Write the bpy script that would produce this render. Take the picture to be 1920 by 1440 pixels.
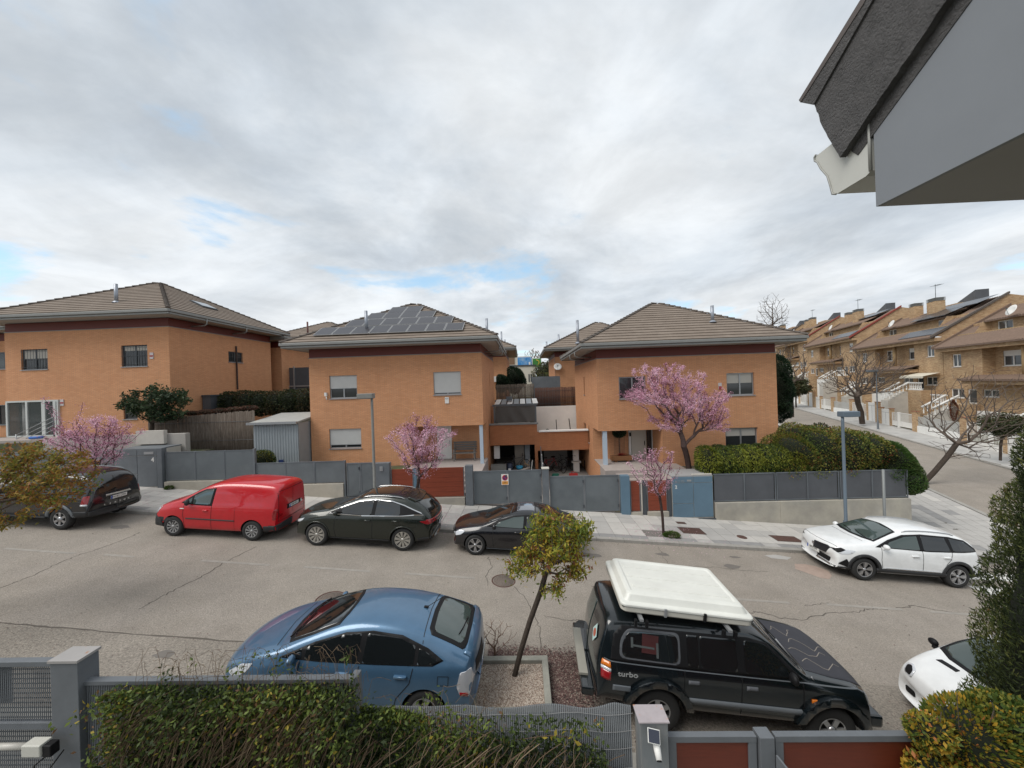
import bpy, bmesh, math, random
from mathutils import Vector, Matrix, Euler
from mathutils.bvhtree import BVHTree
from mathutils import noise as mnoise
import numpy as np

for o in list(bpy.data.objects): bpy.data.objects.remove(o)
SC = bpy.context.scene
COL = SC.collection
R = math.radians
random.seed(7)

# ------------------------------------------------------------------ camera
CAM_H = 5.65
YAW, ROLL = R(1.68), R(1.9)
cd = bpy.data.cameras.new('camera'); cam = bpy.data.objects.new('camera', cd); COL.objects.link(cam)
cd.sensor_width = 36; cd.sensor_fit = 'HORIZONTAL'; cd.lens = 680/1920*36
cd.clip_start = .05; cd.clip_end = 3000
f_ = Vector((-math.sin(YAW), math.cos(YAW), 0)); r0 = Vector((math.cos(YAW), math.sin(YAW), 0)); u0 = Vector((0, 0, 1))
rt = r0*math.cos(ROLL)-u0*math.sin(ROLL); up = r0*math.sin(ROLL)+u0*math.cos(ROLL)
cam.matrix_world = Matrix(((rt.x, up.x, -f_.x, 0), (rt.y, up.y, -f_.y, 0), (rt.z, up.z, -f_.z, CAM_H), (0, 0, 0, 1)))
SC.camera = cam
SC.render.resolution_x = 1024; SC.render.resolution_y = 768

# ------------------------------------------------------------------ world and sun
SUN_EL, SUN_AZ = R(54), R(-118)          # azimuth from +Y towards +X
w = bpy.data.worlds.new('World'); SC.world = w; w.use_nodes = True
nt = w.node_tree; N = nt.nodes; L = nt.links
for n in list(N): N.remove(n)
out = N.new('ShaderNodeOutputWorld'); bg = N.new('ShaderNodeBackground'); bg.inputs[1].default_value = .1
sky = N.new('ShaderNodeTexSky'); sky.sky_type = 'NISHITA'; sky.sun_disc = False
sky.sun_elevation = SUN_EL; sky.sun_rotation = SUN_AZ; sky.air_density = 1.0; sky.dust_density = .6; sky.ozone_density = 1.2
def nd(t, **k):
    n = N.new(t)
    for a, b in k.items(): setattr(n, a, b)
    return n
def vmath(op, a, b=None):
    n = nd('ShaderNodeVectorMath', operation=op); L.new(a, n.inputs[0])
    if b is not None:
        if isinstance(b, tuple): n.inputs[1].default_value = b
        else: L.new(b, n.inputs[1])
    return n.outputs[0]
def smath(op, a, b=None, clamp=False):
    n = nd('ShaderNodeMath', operation=op); n.use_clamp = clamp
    for i, v in enumerate((a, b)):
        if v is None: continue
        if isinstance(v, (int, float)): n.inputs[i].default_value = v
        else: L.new(v, n.inputs[i])
    return n.outputs[0]
def ramp(v, stops):
    n = nd('ShaderNodeValToRGB'); L.new(v, n.inputs[0]); e = n.color_ramp.elements
    n.color_ramp.interpolation = 'B_SPLINE' if len(stops) > 3 else 'EASE'
    while len(e) < len(stops): e.new(.5)
    for el, (p, c) in zip(e, stops):
        el.position = p; el.color = (c, c, c, 1) if isinstance(c, (int, float)) else (*c, 1)
    return n.outputs[0]
def wnoise(vec, scale, detail, rough, dist=0, off=(0, 0, 0)):
    n = nd('ShaderNodeTexNoise'); n.inputs['Scale'].default_value = scale; n.inputs['Detail'].default_value = detail
    n.inputs['Roughness'].default_value = rough; n.inputs['Distortion'].default_value = dist
    L.new(vmath('ADD', vec, off), n.inputs['Vector']); return n.outputs['Fac']
tc = nd('ShaderNodeTexCoord'); sp = nd('ShaderNodeSeparateXYZ'); L.new(tc.outputs['Generated'], sp.inputs[0])
zz = smath('ADD', smath('MAXIMUM', sp.outputs[2], 0.0), .16)
cb = nd('ShaderNodeCombineXYZ'); L.new(smath('DIVIDE', sp.outputs[0], zz), cb.inputs[0]); L.new(smath('DIVIDE', sp.outputs[1], zz), cb.inputs[1])
P = cb.outputs[0]
cover = ramp(wnoise(P, .85, 7, .58, .25, (1.4, 12.3, 0)), [(.33, 0.0), (.43, 1.0)])
shade = vmath('MULTIPLY', ramp(wnoise(P, .55, 7, .6, .35, (11.3, 4.4, 2)), [(.33, (.40, .445, .50)), (.43, (.48, .525, .57)), (.51, (.575, .61, .645)), (.60, (.655, .68, .70))]), (10, 10, 10))
fine = ramp(wnoise(P, 1.7, 8, .6, .3, (0, 7, 1)), [(.3, .86), (.7, 1.12)])
mx = nd('ShaderNodeMix', data_type='RGBA', blend_type='MULTIPLY'); mx.inputs[0].default_value = 1
L.new(shade, mx.inputs[6]); L.new(fine, mx.inputs[7])
skb = nd('ShaderNodeMix', data_type='RGBA', blend_type='ADD'); skb.inputs[0].default_value = 1
L.new(sky.outputs[0], skb.inputs[6]); skb.inputs[7].default_value = (1.6, 2.4, 2.6, 1)
mm = nd('ShaderNodeMix', data_type='RGBA'); L.new(cover, mm.inputs[0]); L.new(skb.outputs[2], mm.inputs[6]); L.new(mx.outputs[2], mm.inputs[7])
L.new(mm.outputs[2], bg.inputs[0]); L.new(bg.outputs[0], out.inputs[0])

sd = bpy.data.lights.new('sun', 'SUN'); sd.energy = 1.9; sd.angle = R(38); sd.color = (1, .96, .9)
sun = bpy.data.objects.new('sun', sd); COL.objects.link(sun)
sv = Vector((math.sin(SUN_AZ)*math.cos(SUN_EL), math.cos(SUN_AZ)*math.cos(SUN_EL), math.sin(SUN_EL)))
sun.rotation_euler = sv.to_track_quat('Z', 'Y').to_euler(); sun.location = (0, 0, 60)
SC.view_settings.view_transform = 'Standard'; SC.view_settings.look = 'None'
SC.view_settings.exposure = 0.42; SC.view_settings.gamma = 1; SC.view_settings.use_curve_mapping = False

# ------------------------------------------------------------------ ground height
def ss(t):
    t = max(0, min(1, t)); return t*t*(3-2*t)
SDX, SDY = math.sin(R(18.9)), math.cos(R(18.9))      # side street direction
def sidez(x, y): return -1.05+.033*((x-22.8)*SDX+(y-21.6)*SDY)
def G(x, y):
    wgt = ss((x-15)/8)*ss((y-11.5)/6)
    return -.08*max(-60, min(60, x))*(1-wgt)+sidez(x, y)*wgt

# ------------------------------------------------------------------ materials
MATS = {}
def mat(name, col, rough=.6, metal=0, var=.0, vscale=3., bump=0., bscale=40., spec=.5, coat=0., emis=None, col2=None, cscale=1.5, trans=0., alpha=1., vdetail=5, stretch=None, cpos=(.42, .6), grain=0, gscale=70.):
    if name in MATS: return MATS[name]
    m = bpy.data.materials.new(name); m.use_nodes = True; t = m.node_tree; b = t.nodes['Principled BSDF']
    b.inputs['Base Color'].default_value = (*col, 1); b.inputs['Roughness'].default_value = rough; b.inputs['Metallic'].default_value = metal
    b.inputs['Specular IOR Level'].default_value = spec; b.inputs['Coat Weight'].default_value = coat; b.inputs['Coat Roughness'].default_value = .03
    b.inputs['Transmission Weight'].default_value = trans; b.inputs['Alpha'].default_value = alpha
    def posnode(s):
        g = t.nodes.new('ShaderNodeNewGeometry'); mp = t.nodes.new('ShaderNodeMapping')
        if stretch: mp.inputs['Scale'].default_value = stretch
        t.links.new(g.outputs['Position'], mp.inputs[0])
        n = t.nodes.new('ShaderNodeTexNoise'); n.inputs['Scale'].default_value = s; n.inputs['Detail'].default_value = vdetail; n.inputs['Roughness'].default_value = .62
        t.links.new(mp.outputs[0], n.inputs['Vector']); return n
    last = None
    if col2:
        n = posnode(cscale); r = t.nodes.new('ShaderNodeValToRGB'); r.color_ramp.elements[0].position = cpos[0]; r.color_ramp.elements[1].position = cpos[1]
        r.color_ramp.elements[0].color = (*col, 1); r.color_ramp.elements[1].color = (*col2, 1)
        t.links.new(n.outputs['Fac'], r.inputs[0]); last = r.outputs[0]
    if var:
        n = posnode(vscale); mr = t.nodes.new('ShaderNodeMapRange'); mr.inputs[1].default_value = .25; mr.inputs[2].default_value = .75
        mr.inputs[3].default_value = 1-var; mr.inputs[4].default_value = 1+var; t.links.new(n.outputs['Fac'], mr.inputs[0])
        mu = t.nodes.new('ShaderNodeMix'); mu.data_type = 'RGBA'; mu.blend_type = 'MULTIPLY'; mu.inputs[0].default_value = 1
        if last: t.links.new(last, mu.inputs[6])
        else: mu.inputs[6].default_value = (*col, 1)
        t.links.new(mr.outputs[0], mu.inputs[7]); last = mu.outputs[2]
    if grain:
        n = posnode(gscale); n.inputs['Detail'].default_value = 3; mr = t.nodes.new('ShaderNodeMapRange'); mr.inputs[1].default_value = .3; mr.inputs[2].default_value = .7
        mr.inputs[3].default_value = 1-grain; mr.inputs[4].default_value = 1+grain; t.links.new(n.outputs['Fac'], mr.inputs[0])
        mu = t.nodes.new('ShaderNodeMix'); mu.data_type = 'RGBA'; mu.blend_type = 'MULTIPLY'; mu.inputs[0].default_value = 1
        if last: t.links.new(last, mu.inputs[6])
        else: mu.inputs[6].default_value = (*col, 1)
        t.links.new(mr.outputs[0], mu.inputs[7]); last = mu.outputs[2]
    if last: t.links.new(last, b.inputs['Base Color'])
    if bump:
        n = posnode(bscale); bm_ = t.nodes.new('ShaderNodeBump'); bm_.inputs['Strength'].default_value = min(1, bump); bm_.inputs['Distance'].default_value = .02
        t.links.new(n.outputs['Fac'], bm_.inputs['Height']); t.links.new(bm_.outputs[0], b.inputs['Normal'])
    if emis: b.inputs['Emission Color'].default_value = (*emis, 1); b.inputs['Emission Strength'].default_value = 1
    MATS[name] = m; return m

def brickmat(name, c1, c2, mortar, bw=.25, bh=.062, ms=.008, bias=0., var=.12):
    m = bpy.data.materials.new(name); m.use_nodes = True; t = m.node_tree; n_ = t.nodes; l_ = t.links; b = n_['Principled BSDF']
    b.inputs['Roughness'].default_value = .85
    g = n_.new('ShaderNodeNewGeometry')
    cr = n_.new('ShaderNodeVectorMath'); cr.operation = 'CROSS_PRODUCT'; l_.new(g.outputs['True Normal'], cr.inputs[0]); cr.inputs[1].default_value = (0, 0, 1)
    dt = n_.new('ShaderNodeVectorMath'); dt.operation = 'DOT_PRODUCT'; l_.new(cr.outputs[0], dt.inputs[0]); l_.new(g.outputs['Position'], dt.inputs[1])
    s = n_.new('ShaderNodeSeparateXYZ'); l_.new(g.outputs['Position'], s.inputs[0])
    c = n_.new('ShaderNodeCombineXYZ'); l_.new(dt.outputs['Value'], c.inputs[0]); l_.new(s.outputs[2], c.inputs[1])
    br = n_.new('ShaderNodeTexBrick'); l_.new(c.outputs[0], br.inputs['Vector']); br.inputs['Scale'].default_value = 1
    br.inputs['Brick Width'].default_value = bw; br.inputs['Row Height'].default_value = bh; br.inputs['Mortar Size'].default_value = ms
    br.inputs['Mortar Smooth'].default_value = .3; br.inputs['Bias'].default_value = bias
    br.inputs['Color1'].default_value = (*c1, 1); br.inputs['Color2'].default_value = (*c2, 1); br.inputs['Mortar'].default_value = (*mortar, 1)
    no = n_.new('ShaderNodeTexNoise'); no.inputs['Scale'].default_value = .9; no.inputs['Detail'].default_value = 8; no.inputs['Roughness'].default_value = .7; l_.new(g.outputs['Position'], no.inputs['Vector'])
    mr = n_.new('ShaderNodeMapRange'); mr.inputs[1].default_value = .25; mr.inputs[2].default_value = .75; mr.inputs[3].default_value = 1-var; mr.inputs[4].default_value = 1+var
    l_.new(no.outputs['Fac'], mr.inputs[0])
    mu = n_.new('ShaderNodeMix'); mu.data_type = 'RGBA'; mu.blend_type = 'MULTIPLY'; mu.inputs[0].default_value = 1
    l_.new(br.outputs['Color'], mu.inputs[6]); l_.new(mr.outputs[0], mu.inputs[7])
    mp = n_.new('ShaderNodeMapping'); mp.inputs['Scale'].default_value = (2.2, 2.2, .22); l_.new(g.outputs['Position'], mp.inputs[0])
    n2 = n_.new('ShaderNodeTexNoise'); n2.inputs['Scale'].default_value = 1.3; n2.inputs['Detail'].default_value = 6; n2.inputs['Roughness'].default_value = .65; l_.new(mp.outputs[0], n2.inputs['Vector'])
    m2 = n_.new('ShaderNodeMapRange'); m2.inputs[1].default_value = .3; m2.inputs[2].default_value = .72; m2.inputs[3].default_value = 1.03; m2.inputs[4].default_value = .94; l_.new(n2.outputs['Fac'], m2.inputs[0])
    mv = n_.new('ShaderNodeMix'); mv.data_type = 'RGBA'; mv.blend_type = 'MULTIPLY'; mv.inputs[0].default_value = 1; l_.new(mu.outputs[2], mv.inputs[6]); l_.new(m2.outputs[0], mv.inputs[7]); l_.new(mv.outputs[2], b.inputs['Base Color'])
    bp = n_.new('ShaderNodeBump'); bp.inputs['Strength'].default_value = .6; bp.inputs['Distance'].default_value = .01; bp.invert = True
    l_.new(br.outputs['Fac'], bp.inputs['Height']); l_.new(bp.outputs[0], b.inputs['Normal'])
    MATS[name] = m; return m

# ------------------------------------------------------------------ object helpers
WP = {}          # world position of unrotated parents
def link(o):
    COL.objects.link(o); return o
def tag(o, label=None, cat=None, group=None, kind=None):
    if label: o['label'] = label
    if cat: o['category'] = cat
    if group: o['group'] = group
    if kind: o['kind'] = kind
    return o
def thing(name, label, cat, loc=(0, 0, 0), rz=0, group=None, rot=None):
    o = bpy.data.objects.new(name, None); link(o); o.location = loc
    o.rotation_euler = rot if rot else (0, 0, rz); o.empty_display_size = .2
    WP[o.name] = Vector(loc); return tag(o, label, cat, group)
class MB:
    """collects faces; build() links them as ONE mesh object"""
    def __init__(s): s.v = []; s.f = []; s.m = []; s.cm = 0; s.sm = []; s.smooth = False
    def add(s, vs, fs):
        b = len(s.v); s.v.extend([tuple(q) for q in vs])
        for f in fs: s.f.append(tuple(b+i for i in f)); s.m.append(s.cm); s.sm.append(s.smooth)
        return s
    def box(s, x0, x1, y0, y1, z0, z1):
        vs = [(x, y, z) for z in (z0, z1) for y in (y0, y1) for x in (x0, x1)]
        return s.add(vs, [(0, 2, 3, 1), (4, 5, 7, 6), (0, 1, 5, 4), (2, 6, 7, 3), (0, 4, 6, 2), (1, 3, 7, 5)])
    def rbox(s, c, d, rz=0, M=None):
        vs = []
        Mx = M if M is not None else Matrix.Rotation(rz, 3, 'Z')
        for z in (-1, 1):
            for y in (-1, 1):
                for x in (-1, 1): vs.append(Vector(c)+Mx @ Vector((x*d[0]/2, y*d[1]/2, z*d[2]/2)))
        return s.add(vs, [(0, 2, 3, 1), (4, 5, 7, 6), (0, 1, 5, 4), (2, 6, 7, 3), (0, 4, 6, 2), (1, 3, 7, 5)])
    def prism(s, poly, d):
        """poly: list of 3D points (planar), d: extrusion vector"""
        n = len(poly); d = Vector(d); a = [Vector(p) for p in poly]; vs = a+[p+d for p in a]
        fs = [tuple(range(n))[::-1], tuple(range(n, 2*n))]+[(i, (i+1) % n, n+(i+1) % n, n+i) for i in range(n)]
        return s.add(vs, fs)
    def quad(s, *p): return s.add(p, [tuple(range(len(p)))])
    def tube(s, pts, r, n=8, cap=True):
        pts = [Vector(p) for p in pts]; rs = r if isinstance(r, (list, tuple)) else [r]*len(pts)
        vs = []; fs = []; prev = None
        for i, p in enumerate(pts):
            t = (pts[min(i+1, len(pts)-1)]-pts[max(i-1, 0)]);
            if t.length < 1e-7: t = Vector((0, 0, 1))
            t.normalize()
            if prev is None:
                a = Vector((1, 0, 0)) if abs(t.x) < .8 else Vector((0, 1, 0)); u = t.cross(a).normalized()
            else:
                u = (prev-t*prev.dot(t));
                u = u.normalized() if u.length > 1e-6 else t.orthogonal().normalized()
            prev = u; v = t.cross(u)
            for k in range(n):
                a = 2*math.pi*k/n; vs.append(p+(u*math.cos(a)+v*math.sin(a))*rs[i])
        for i in range(len(pts)-1):
            for k in range(n):
                k2 = (k+1) % n; fs.append((i*n+k, i*n+k2, (i+1)*n+k2, (i+1)*n+k))
        if cap: fs.append(tuple(range(n))[::-1]); fs.append(tuple((len(pts)-1)*n+k for k in range(n)))
        sm = s.smooth; s.smooth = n > 4; s.add(vs, fs); s.smooth = sm; return s
    def lathe(s, prof, n=24, axis='Z', c=(0, 0, 0), close=False):
        """prof: list of (radius, height)"""
        vs = []; fs = []; m = len(prof)
        for k in range(n):
            a = 2*math.pi*k/n
            for r, h in prof:
                x, y = r*math.cos(a), r*math.sin(a)
                p = (x, y, h) if axis == 'Z' else ((x, h, y) if axis == 'Y' else (h, x, y))
                vs.append((p[0]+c[0], p[1]+c[1], p[2]+c[2]))
        for k in range(n):
            k2 = (k+1) % n
            for i in range(m-1 if not close else m):
                j = (i+1) % m; fs.append((k*m+i, k2*m+i, k2*m+j, k*m+j))
        sm = s.smooth; s.smooth = True; s.add(vs, fs); s.smooth = sm; return s
    def mesh(s, name, mats):
        me = bpy.data.meshes.new(name); me.from_pydata(s.v, [], s.f)
        for m in (mats if isinstance(mats, (list, tuple)) else [mats]): me.materials.append(m)
        me.polygons.foreach_set('material_index', s.m); me.polygons.foreach_set('use_smooth', s.sm); me.update(); return me
    def build(s, name, mats, parent=None, world=True, bevel=0, recalc=True):
        if parent is not None and world:
            o = WP[parent.name]; s.v = [(a-o.x, b-o.y, c-o.z) for a, b, c in s.v]
        me = s.mesh(name, mats)
        if recalc and len(s.f) < 60000:
            bm = bmesh.new(); bm.from_mesh(me); bmesh.ops.recalc_face_normals(bm, faces=bm.faces)
            bm.to_mesh(me); bm.free()
        ob = bpy.data.objects.new(name, me); link(ob)
        if parent is not None:
            ob.parent = parent
            WP[ob.name] = WP.get(parent.name, Vector())
        else: WP[ob.name] = Vector()
        if bevel:
            md = ob.modifiers.new('bevel', 'BEVEL'); md.width = bevel; md.segments = 2; md.limit_method = 'ANGLE'; md.angle_limit = R(40)
        return ob
def inst(name, me, parent, loc, rot=None, world=True, scale=None):
    o = bpy.data.objects.new(name, me); link(o)
    if parent is not None:
        o.parent = parent
        if world: loc = Vector(loc)-WP[parent.name]
    o.location = loc
    if rot is not None:
        if isinstance(rot, Matrix): o.rotation_euler = rot.to_euler()
        else: o.rotation_euler = rot
    if scale is not None: o.scale = scale
    WP[o.name] = Vector(loc) if parent is None else WP[parent.name]+Vector(loc)
    return o
def copy_tree(o, parent=None, skip=()):
    c = o.copy(); COL.objects.link(c); c.parent = parent
    for ch in list(o.children):
        copy_tree(ch, c)
    return c
def bx(name, m, parent, x0, x1, y0, y1, z0, z1, bevel=0, world=True):
    return MB().box(x0, x1, y0, y1, z0, z1).build(name, m, parent, world, bevel)
def text_mesh(name, body, size, m, parent, loc, rot, ext=.002, bold=False, sx=1.):
    cu = bpy.data.curves.new(name, 'FONT'); cu.body = body; cu.size = size; cu.align_x = 'CENTER'; cu.align_y = 'CENTER'; cu.extrude = ext
    if bold: cu.offset = size*.018
    to = bpy.data.objects.new('tmp', cu); link(to); dg = bpy.context.evaluated_depsgraph_get(); dg.update()
    me = bpy.data.meshes.new_from_object(to.evaluated_get(dg)); bpy.data.objects.remove(to)
    me.name = name; me.materials.clear(); me.materials.append(m)
    o = bpy.data.objects.new(name, me); link(o); o.parent = parent; o.location = loc; o.rotation_euler = rot; o.scale = (sx, 1, 1); return o

# shared materials
ASPH = mat('asphalt', (.268, .236, .20), .93, var=.13, vscale=1.1, bump=1, bscale=45, col2=(.283, .25, .215), cscale=.8, vdetail=12, grain=.28, gscale=38.)
CONC = mat('concrete_wall', (.40, .37, .31), .9, var=.16, vscale=1.3, bump=.25, bscale=30, col2=(.33, .31, .27), cscale=.8)
CONC2 = mat('pale_concrete', (.5, .47, .42), .85, var=.12, vscale=2, bump=.15)
KERB = mat('kerb_granite', (.30, .285, .26), .9, var=.15, vscale=4, bump=.3, bscale=80)
SLABL = mat('slab_light', (.46, .44, .41), .85, var=.1, vscale=2.5, bump=.1)
SLABM = mat('slab_mid', (.38, .365, .345), .85, var=.1, vscale=2.5, bump=.1)
SLABD = mat('slab_dark', (.25, .245, .24), .85, var=.12, vscale=2.5, bump=.1)
SLABJ = mat('slab_joint', (.16, .15, .135), .95, var=.2)
GMET = mat('grey_fence_metal', (.125, .14, .155), .5, var=.1, vscale=2, metal=.1, col2=(.15, .165, .18), cscale=.9)
GMESH = mat('grey_perforated_sheet', (.13, .147, .158), .62, var=.1, vscale=1.2, col2=(.105, .12, .13), cscale=.7)
GDARK = mat('dark_grey_sheet', (.085, .09, .1), .6, var=.15, vscale=1.5)
BLUEG = mat('blue_grey_paint', (.11, .185, .25), .45, var=.08, vscale=2)
WOODR = mat('red_brown_board', (.21, .042, .018), .5, var=.22, vscale=3, stretch=(.6, 1, 9), bump=.05, bscale=8)
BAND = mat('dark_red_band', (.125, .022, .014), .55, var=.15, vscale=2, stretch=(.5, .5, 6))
ALU = mat('aluminium_frame', (.36, .37, .38), .4, metal=.5, var=.04)
DALU = mat('dark_window_frame', (.06, .068, .078), .45)
SHUT = mat('roller_shutter', (.5, .5, .49), .55, var=.04)
GUTR = mat('grey_gutter', (.235, .235, .225), .5, var=.08, metal=.2)
SOFF = mat('soffit', (.42, .40, .37), .8, var=.05)
WHITE = mat('white_paint', (.74, .73, .70), .55, var=.05, vscale=4)
WHITEW = mat('white_wall', (.80, .79, .76), .85, var=.08, vscale=1.3)
BLACK = mat('black_plastic', (.010, .010, .011), .5, spec=.2)
BRICK = brickmat('orange_brick', (.60, .275, .125), (.68, .335, .165), (.46, .25, .15), ms=.011, var=.05)
BRICKD = brickmat('darker_orange_brick', (.40, .15, .062), (.46, .18, .075), (.32, .14, .07), ms=.011)
BRICKY = brickmat('mottled_tan_brick', (.56, .39, .22), (.36, .20, .10), (.42, .32, .21), bw=.27, bh=.075, ms=.012, var=.2)
TILE = mat('roof_tile', (.185, .146, .116), .85, var=.1, vscale=3, bump=.1, bscale=20, col2=(.21, .168, .135), cscale=1.2)
TILED = mat('roof_tile_dark', (.11, .092, .08), .88, var=.25, vscale=5, bump=.3)
TILEO = mat('roof_tile_brown', (.17, .115, .085), .85, var=.22, vscale=6, bump=.2)
TILER = mat('roof_trim_red', (.25, .05, .035), .8, var=.1)
SOLAR = mat('solar_cells', (.030, .027, .032), .35, spec=.6, coat=.15, var=.2, vscale=2)
SFRAME = mat('solar_frame', (.40, .40, .40), .4, metal=.4)
GLASSD = mat('dark_window_glass', (.03, .033, .035), .06, spec=.7)
BAMB = mat('old_bamboo', (.12, .092, .072), .95, var=.4, vscale=14, stretch=(3, 3, .25), bump=.4, col2=(.16, .13, .105), cscale=5)
BAMBR = mat('brown_heather', (.115, .055, .038), .95, var=.35, vscale=16, stretch=(3, 3, .3), bump=.4)
BARK = mat('bark', (.11, .085, .068), .95, var=.25, vscale=14, bump=.6, bscale=40)
BARKP = mat('bark_purple', (.10, .065, .058), .95, var=.25, vscale=14, bump=.4)
TILEF = mat('porch_floor', (.36, .30, .27), .7, var=.08)
# ================================================================== GROUND
EARTH = mat('earth', (.12, .10, .075), .95, var=.25, vscale=.8, bump=.5, col2=(.09, .10, .05), cscale=.4)
def struct(o): return tag(o, kind='structure')
C0 = (22.8, 21.6); DX, DY = SDX, SDY; EX, EY = SDY, -SDX
def es(x, y): return ((x-C0[0])*EX+(y-C0[1])*EY, (x-C0[0])*DX+(y-C0[1])*DY)
def xy(e, s): return (C0[0]+e*EX+s*DX, C0[1]+e*EY+s*DY)
def side_shift(e): return 0
def sheet(name, m, xs, ys, zf, keep=lambda x, y: True):
    vs = []; ix = {}; fs = []
    for j, y in enumerate(ys):
        for i, x in enumerate(xs): vs.append((x, y, zf(x, y)))
    nx = len(xs)
    for j in range(len(ys)-1):
        for i in range(nx-1):
            if keep((xs[i]+xs[i+1])/2, (ys[j]+ys[j+1])/2):
                fs.append((j*nx+i, j*nx+i+1, (j+1)*nx+i+1, (j+1)*nx+i))
    b = MB(); b.smooth = True; b.add(vs, fs); return struct(b.build(name, m, recalc=False))
xs = [-900, -400, -200, -120]+list(range(-80, 100, 3))+[140, 220, 400, 900]
ys = [-300, -60]+list(range(-20, 160, 3))+[220, 400, 800, 1500]
def lowz(x, y):
    z = G(x, y)-.22
    if y > 100: z = min(z, 3)
    return z
sheet('ground', EARTH, xs, ys, lowz)
fx = [-60+i for i in range(0, 161)]; fy = [2+i for i in range(0, 139)]
def roadkeep(x, y):
    e, s = es(x, y)
    return y < 14 or (-1.2 < e < 8.0 and s > -12)
road = sheet('road', ASPH, fx, fy, G, roadkeep)
# rough parking strip on the near side (a thin sheet above the road)
PARK = mat('rough_asphalt', (.26, .23, .195), .95, var=.16, vscale=1.6, bump=1.0, bscale=38, col2=(.215, .19, .16), cscale=.8, vdetail=12, grain=.4, gscale=30.)
sheet('parking_strip', PARK, [-60+i for i in range(0, 121)], [2, 3, 4, 5, 6, 7, 7.38], lambda x, y: G(x, y)+.004)
# cracks, joints and worn lines
CRK = mat('road_crack_tar', (.10, .086, .072), .95)
DASH = mat('worn_line_paint', (.285, .262, .232), .9, var=.18, vscale=5)
ZEB = mat('zebra_paint', (.66, .65, .62), .85, var=.12, vscale=6)
def ribbon(name, pts, wd, m, parent, dz, jag=.03, seed=1, sub=7):
    rnd = random.Random(seed); P_ = []
    for (x0, y0), (x1, y1) in zip(pts, pts[1:]):
        for k in range(sub):
            t = k/sub; P_.append((x0+(x1-x0)*t+rnd.uniform(-jag, jag), y0+(y1-y0)*t+rnd.uniform(-jag, jag)))
    P_.append(pts[-1]); vs = []; fs = []
    for i, p in enumerate(P_):
        a = P_[max(0, i-1)]; b = P_[min(len(P_)-1, i+1)]; dx, dy = b[0]-a[0], b[1]-a[1]; l = math.hypot(dx, dy) or 1
        h = wd/2*rnd.uniform(.5, 1.3) if jag else wd/2
        for s in (-1, 1):
            X, Y = p[0]-dy/l*h*s, p[1]+dx/l*h*s; vs.append((X, Y, G(X, Y)+dz))
    for i in range(len(P_)-1): fs.append((2*i, 2*i+2, 2*i+3, 2*i+1))
    return MB().add(vs, fs).build(name, m, parent, recalc=False)
cr = [[(-13.05, 7.5), (-13.05, 8.57), (-13.01, 9.12), (-13.15, 9.72), (-13.17, 10.29), (-13.05, 10.86), (-13.06, 11.48), (-13.12, 11.9)],
      [(-9.04, 8.12), (-9.03, 8.61), (-8.95, 9.08), (-8.87, 9.61), (-8.89, 10.34), (-8.73, 11.4)],
      [(-1.3, 11.63), (-1.13, 11.07), (-1.24, 10.51), (-1.16, 10.01)],
      [(-.41, 10.05), (-.12, 9.53), (.08, 8.93), (.21, 8.36), (.18, 7.61)],
      [(4.68, 13.19), (4.54, 12.3), (4.54, 11.57), (4.6, 11.19)],
      [(5.0, 9.55), (5.49, 9.49), (5.89, 9.59), (6.3, 9.4), (6.8, 9.37), (7.9, 9.74), (8.72, 9.86), (9.05, 10.04), (9.6, 10.09), (10.38, 10.25), (10.54, 10.36), (11.08, 10.18), (11.74, 10.09)],
      [(.31, 8.85), (.84, 8.74), (1.25, 8.79)], [(4.66, 11.85), (5.31, 11.86), (6.08, 11.89), (6.86, 11.78), (7.63, 11.8)],
      [(-20.5, 8.2), (-20.3, 10), (-20.4, 12)], [(7.4, 10.0), (7.9, 10.15), (8.2, 10.2)]]
for i, c in enumerate(cr): ribbon('crack', c, .028 if i in (0, 1, 5) else .018, CRK, road, .003, .035, i)
ribbon('joint_line', [(-12.1, 7.45), (-10.96, 7.42), (-9.88, 7.4), (-8.42, 7.37), (-6.13, 7.35), (-1, 7.33)], .035, CRK, road, .007, .015, 3)
for k, (a, b, y) in enumerate([(-21.5, -19.5, 10.37), (-18.5, -16.6, 10.37), (-15.6, -13.4, 10.36), (-12.54, -11.6, 10.37), (-9.6, -7.55, 10.38), (-6.54, -4.59, 10.38), (-3.57, -1.56, 10.37), (5.3, 7.07, 10.12), (8.1, 10.07, 10.14), (10.76, 12.2, 10.1)]):
    ribbon('lane_dash', [(a, y), (b, y-.02)], .10, DASH, road, .0045, 0, k, 4)
for k, y in enumerate([12.38, 11.43, 10.48, 9.53, 8.58]):
    ribbon('zebra_stripe', [(13.6, y), (17.4, y)], .5, ZEB, road, .0055, 0, k, 4)
PATCH = mat('pinkish_patch', (.34, .26, .215), .95, var=.15, vscale=6)
def flatpoly(name, pts, m, parent, dz):
    return MB().add([(x, y, G(x, y)+dz) for x, y in pts], [tuple(range(len(pts)))]).build(name, m, parent, recalc=False)
flatpoly('repair_patch', [(8.94, 12.47), (9.3, 12.5), (9.57, 12.38), (9.75, 12.1), (9.59, 11.78), (9.33, 11.56), (9.1, 11.6), (8.95, 11.8), (8.7, 12.11)], PATCH, road, .0035)
flatpoly('repair_patch', [(8.3, 13.0), (8.75, 13.1), (9.2, 12.95), (8.9, 12.75), (8.4, 12.8)], SLABM, road, .0035)

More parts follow.
